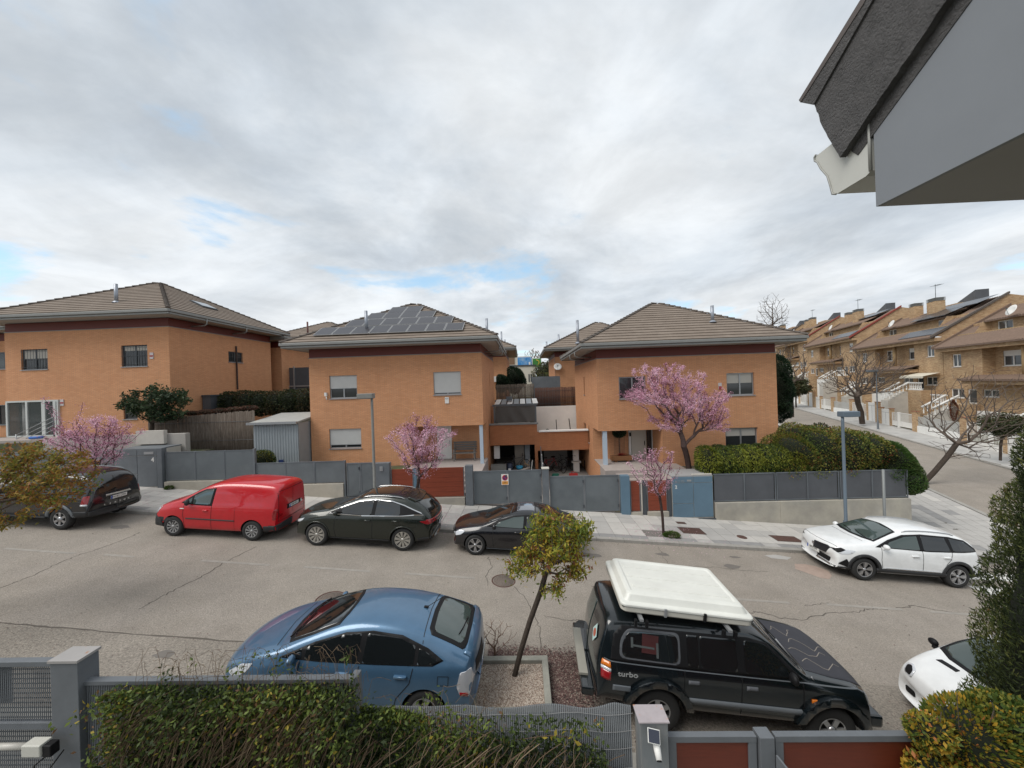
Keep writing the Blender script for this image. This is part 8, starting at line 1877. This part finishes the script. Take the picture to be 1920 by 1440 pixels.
# dry twiggy shrub by the planter
rg_ = random.Random(3); tg = [(-.75+rg_.gauss(0, .22), 7.42+rg_.gauss(0, .12), rg_.uniform(.35, .78)) for k in range(55)]
tree('dry_shrub', 'dry leafless twigs standing between the blue car and the planter', 'shrub', [(-.75, 7.42, .05), (-.75, 7.42, .09), (-.75, 7.42, .12)], tg, .02, .004, mat('dry_twig', (.17, .10, .065), .9), None, 55, .1, .05)
# ------------------------------------------------ climber on the own fence
cl = thing('climbing_plant', 'dense tangled climbing plant covering the low fence in the foreground', 'climber', (-2.5, 4.1, 0))
IV = [leafmat('ivy_dark', (.026, .042, .010)), leafmat('ivy_mid', (.060, .088, .016)), leafmat('ivy_light', (.13, .17, .03)), leafmat('ivy_yellow', (.30, .23, .03)), leafmat('ivy_dead', (.14, .075, .035))]
rg = np.random.default_rng(17)
def ivy_top(x): return np.where(x < -2.0, 2.22, 1.93-.06*(x+2))
def dens(x, z): 
    d = np.where(x < -1.9, 1.0, np.clip(.95-(x+1.9)*.16, .2, 1)); lim = np.where(x < -1.9, 9, np.interp(x, [-1.9, -1.2, -.5, .2, .8], [2.1, 1.82, 1.70, 1.62, 1.5])); return d*np.where(z > lim, .10, 1)*np.where(x > .8, 0, 1)
x = rg.uniform(-5.0, .85, 60000); z = rg.uniform(.35, 2.3, 60000); z = np.minimum(z, ivy_top(x)+rg.normal(0, .03, 60000)); keep = rg.random(60000) < dens(x, z)*.95
x, z = x[keep], z[keep]; thick = np.where(x < -1.9, .28, .12); clump = .5+.5*np.sin(x*5.3)*np.sin(z*6.1+x*2); y = 4.16-np.abs(rg.normal(0, 1, len(x)))*thick*.62*(.45+clump)
edge = x < -4.85; x[edge] += rg.normal(0, .05, edge.sum()); C = np.stack([x, y, z], 1)
leafcloud('leaves', C, .027, IV, cl, elong=1.9, seed=17, wts=[6, 5, 2.4, .3, .6], droop=.3)
C2 = np.stack([rg.uniform(-1.6, .8, 1500), 4.12-np.abs(rg.normal(0, .05, 1500)), rg.uniform(.7, 1.75, 1500)], 1); k = (np.sin(C2[:, 0]*6)+np.sin(C2[:, 2]*7+C2[:, 0]*3)) > .4; leafcloud('yellow_leaves', C2[k], .034, [IV[3], IV[2]], cl, elong=1.9, seed=18, wts=[2, 1])
STM = [mat('ivy_stem', (.115, .075, .045), .9, var=.2, vscale=20), mat('ivy_stem_pale', (.22, .16, .10), .9)]
b = MB(); rr = random.Random(12)
for i in range(330):
    x0 = rr.uniform(-4.6, -1.7) if rr.random() < .8 else rr.uniform(-1.9, .6); zt = float(ivy_top(np.array(x0))); L_ = rr.uniform(.5, 1.7); dx = -rr.uniform(.1, .9); y0 = 4.1-rr.uniform(0, .16); z0 = zt-rr.uniform(-.03, .5 if x0 < -1.9 else .2)
    if x0 > -1.8: L_ *= .7; z0 -= .1
    pts = [(x0+dx*f+.03*math.sin(f*9+i), y0-.16*math.sin(f*2.6), z0+.05*math.sin(f*3.1)-L_*f**1.3) for f in [k/7 for k in range(8)]]
    b.cm = 1 if rr.random() < .25 else 0; b.tube(pts, rr.uniform(.0022, .0055), 3, False)
for i in range(26):     # thick stems curving along the fence
    x0 = rr.uniform(-2.6, .2); z0 = rr.uniform(1.1, 1.75); pts = [(x0+.9*f, 4.14-.05*math.sin(f*5), z0+.12*math.sin(f*4+i)-.15*f) for f in [k/8 for k in range(9)]]; b.cm = 0; b.tube(pts, rr.uniform(.004, .008), 4, False)
for i in range(130):     # free shoots above the rail
    x0 = rr.uniform(-4.7, -1.9) if i < 105 else rr.uniform(-1.9, -.3); h = rr.uniform(.12, .55); dx = rr.uniform(-.35, .45); z0 = float(ivy_top(np.array(x0)))-.05-(.1 if x0 > -1.9 else 0)
    pts = [(x0+dx*f*f, 4.15-rr.uniform(-.05, .05)*f, z0+h*math.sin(f*rr.uniform(1.5, 2.4))) for f in [k/6 for k in range(7)]]; b.cm = rr.choice((0, 0, 1)); b.tube(pts, .0022, 3, False)
b.build('stems', STM, cl, recalc=False)
C3 = []
for i in range(26):
    x0 = rr.uniform(-4.9, -.9); z0 = float(ivy_top(np.array(x0)))+rr.uniform(.05, .4)-(.12 if x0 > -1.9 else 0)
    for k in range(rr.randint(5, 16)): C3.append((x0+rr.gauss(0, .03), 4.13+rr.gauss(0, .03), z0+rr.gauss(0, .06)))
leafcloud('shoot_leaves', np.array(C3), .024, IV[:3], cl, elong=2.2, seed=19, wts=[1, 2, 2])
# ------------------------------------------------ cypress and yellow leaved shrub at the right
CY = [leafmat('cyp_dark', (.024, .036, .012), .8), leafmat('cyp_mid', (.065, .085, .024), .8), leafmat('cyp_light', (.135, .145, .04), .8), leafmat('cyp_brown', (.16, .10, .045), .8)]
cy = thing('cypress', 'tall dark cypress filling the right edge of the picture', 'tree', (7.2, 4.9, -.6))
def cone_pts(cx, cy_, z0, z1, r0__, n, seed, lob=.12):
    rg = np.random.default_rng(seed); h = rg.random(n)**1.15; z = z0+(z1-z0)*h; a = rg.uniform(0, 2*np.pi, n)
    prof_ = np.sqrt(np.clip(1-h**1.7, 0, 1))*(1+lob*np.sin(a*5+z*3.1)+lob*.9*np.sin(z*6.3+a*2)); r = r0__*prof_*(1-np.abs(rg.normal(0, .11, n))); 
    d = np.stack([np.cos(a)*.55, np.sin(a)*.55, np.full(n, 1.0)], 1); return np.stack([cx+r*np.cos(a), cy_+r*np.sin(a), z], 1), d
PTS = [cone_pts(7.6, 4.9, -.4, 5.75, 1.24, 90000, 1, .09), cone_pts(6.9, 4.6, -.4, 3.7, .46, 28000, 2), cone_pts(6.38, 4.6, -.3, 2.8, .24, 11000, 3), cone_pts(6.7, 4.35, -.4, 2.6, .42, 20000, 4), cone_pts(6.25, 4.45, .0, 1.6, .32, 11000, 6)]
Cc = np.concatenate([p[0] for p in PTS]); Dd = np.concatenate([p[1] for p in PTS]); m_ = Cc[:, 1] < 6.2; Cc, Dd = Cc[m_], Dd[m_]
leafcloud('foliage', Cc, .017, CY, cy, elong=4.2, seed=9, wts=[4, 5, 2.2, .4], outward=Dd, fold=.2)
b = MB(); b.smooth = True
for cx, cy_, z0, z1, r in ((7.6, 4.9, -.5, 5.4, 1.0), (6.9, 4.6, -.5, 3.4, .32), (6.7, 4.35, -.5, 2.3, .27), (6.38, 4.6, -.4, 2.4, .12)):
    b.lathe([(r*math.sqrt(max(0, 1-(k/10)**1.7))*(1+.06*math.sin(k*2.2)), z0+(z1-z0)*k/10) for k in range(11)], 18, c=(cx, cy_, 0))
b.build('shade_core', MATS['shade_core'], cy, recalc=False)  # solid filler cones, inner shade of the cypress given as dark colour
b = MB(); b.tube([(7.6, 4.9, -.8), (7.6, 4.9, 5.0)], .12, 8); b.build('trunk', BARK, cy)
YS = [leafmat('ys_green', (.07, .11, .02)), leafmat('ys_lime', (.20, .20, .03)), leafmat('ys_yellow', (.44, .27, .03)), leafmat('ys_orange', (.45, .17, .05))]
t = mass('variegated_shrub', 'yellow green and orange leaved shrub spilling over the dark red gate', 'shrub', [(4.72, 4.12, 1.45, .55, .28, .42, 2.1), (4.4, 4.05, 1.05, .5, .25, .4, 2.1), (5.1, 4.1, 1.6, .45, .28, .32, 2.1), (4.25, 4.05, 1.72, .22, .16, .16, 2), (5.2, 4.15, 1.2, .6, .3, .7, 2.1), (4.7, 4.0, .6, .7, .3, .5, 2.1)], 26000, .032, YS, [3, 4, 3, 1.1], 95, amp=.28, elong=1.7, dark=(.02, .025, .01))
b = MB()
for k in range(16): x = rr.uniform(4.2, 5.3); b.tube([(x+rr.uniform(-.15, .15), 4.1, .6), (x, 4.05, 1.5), (x+rr.uniform(-.3, .1), 4.0, rr.uniform(1.8, 2.2))], .004, 4)
b.build('twigs', BARK, t)
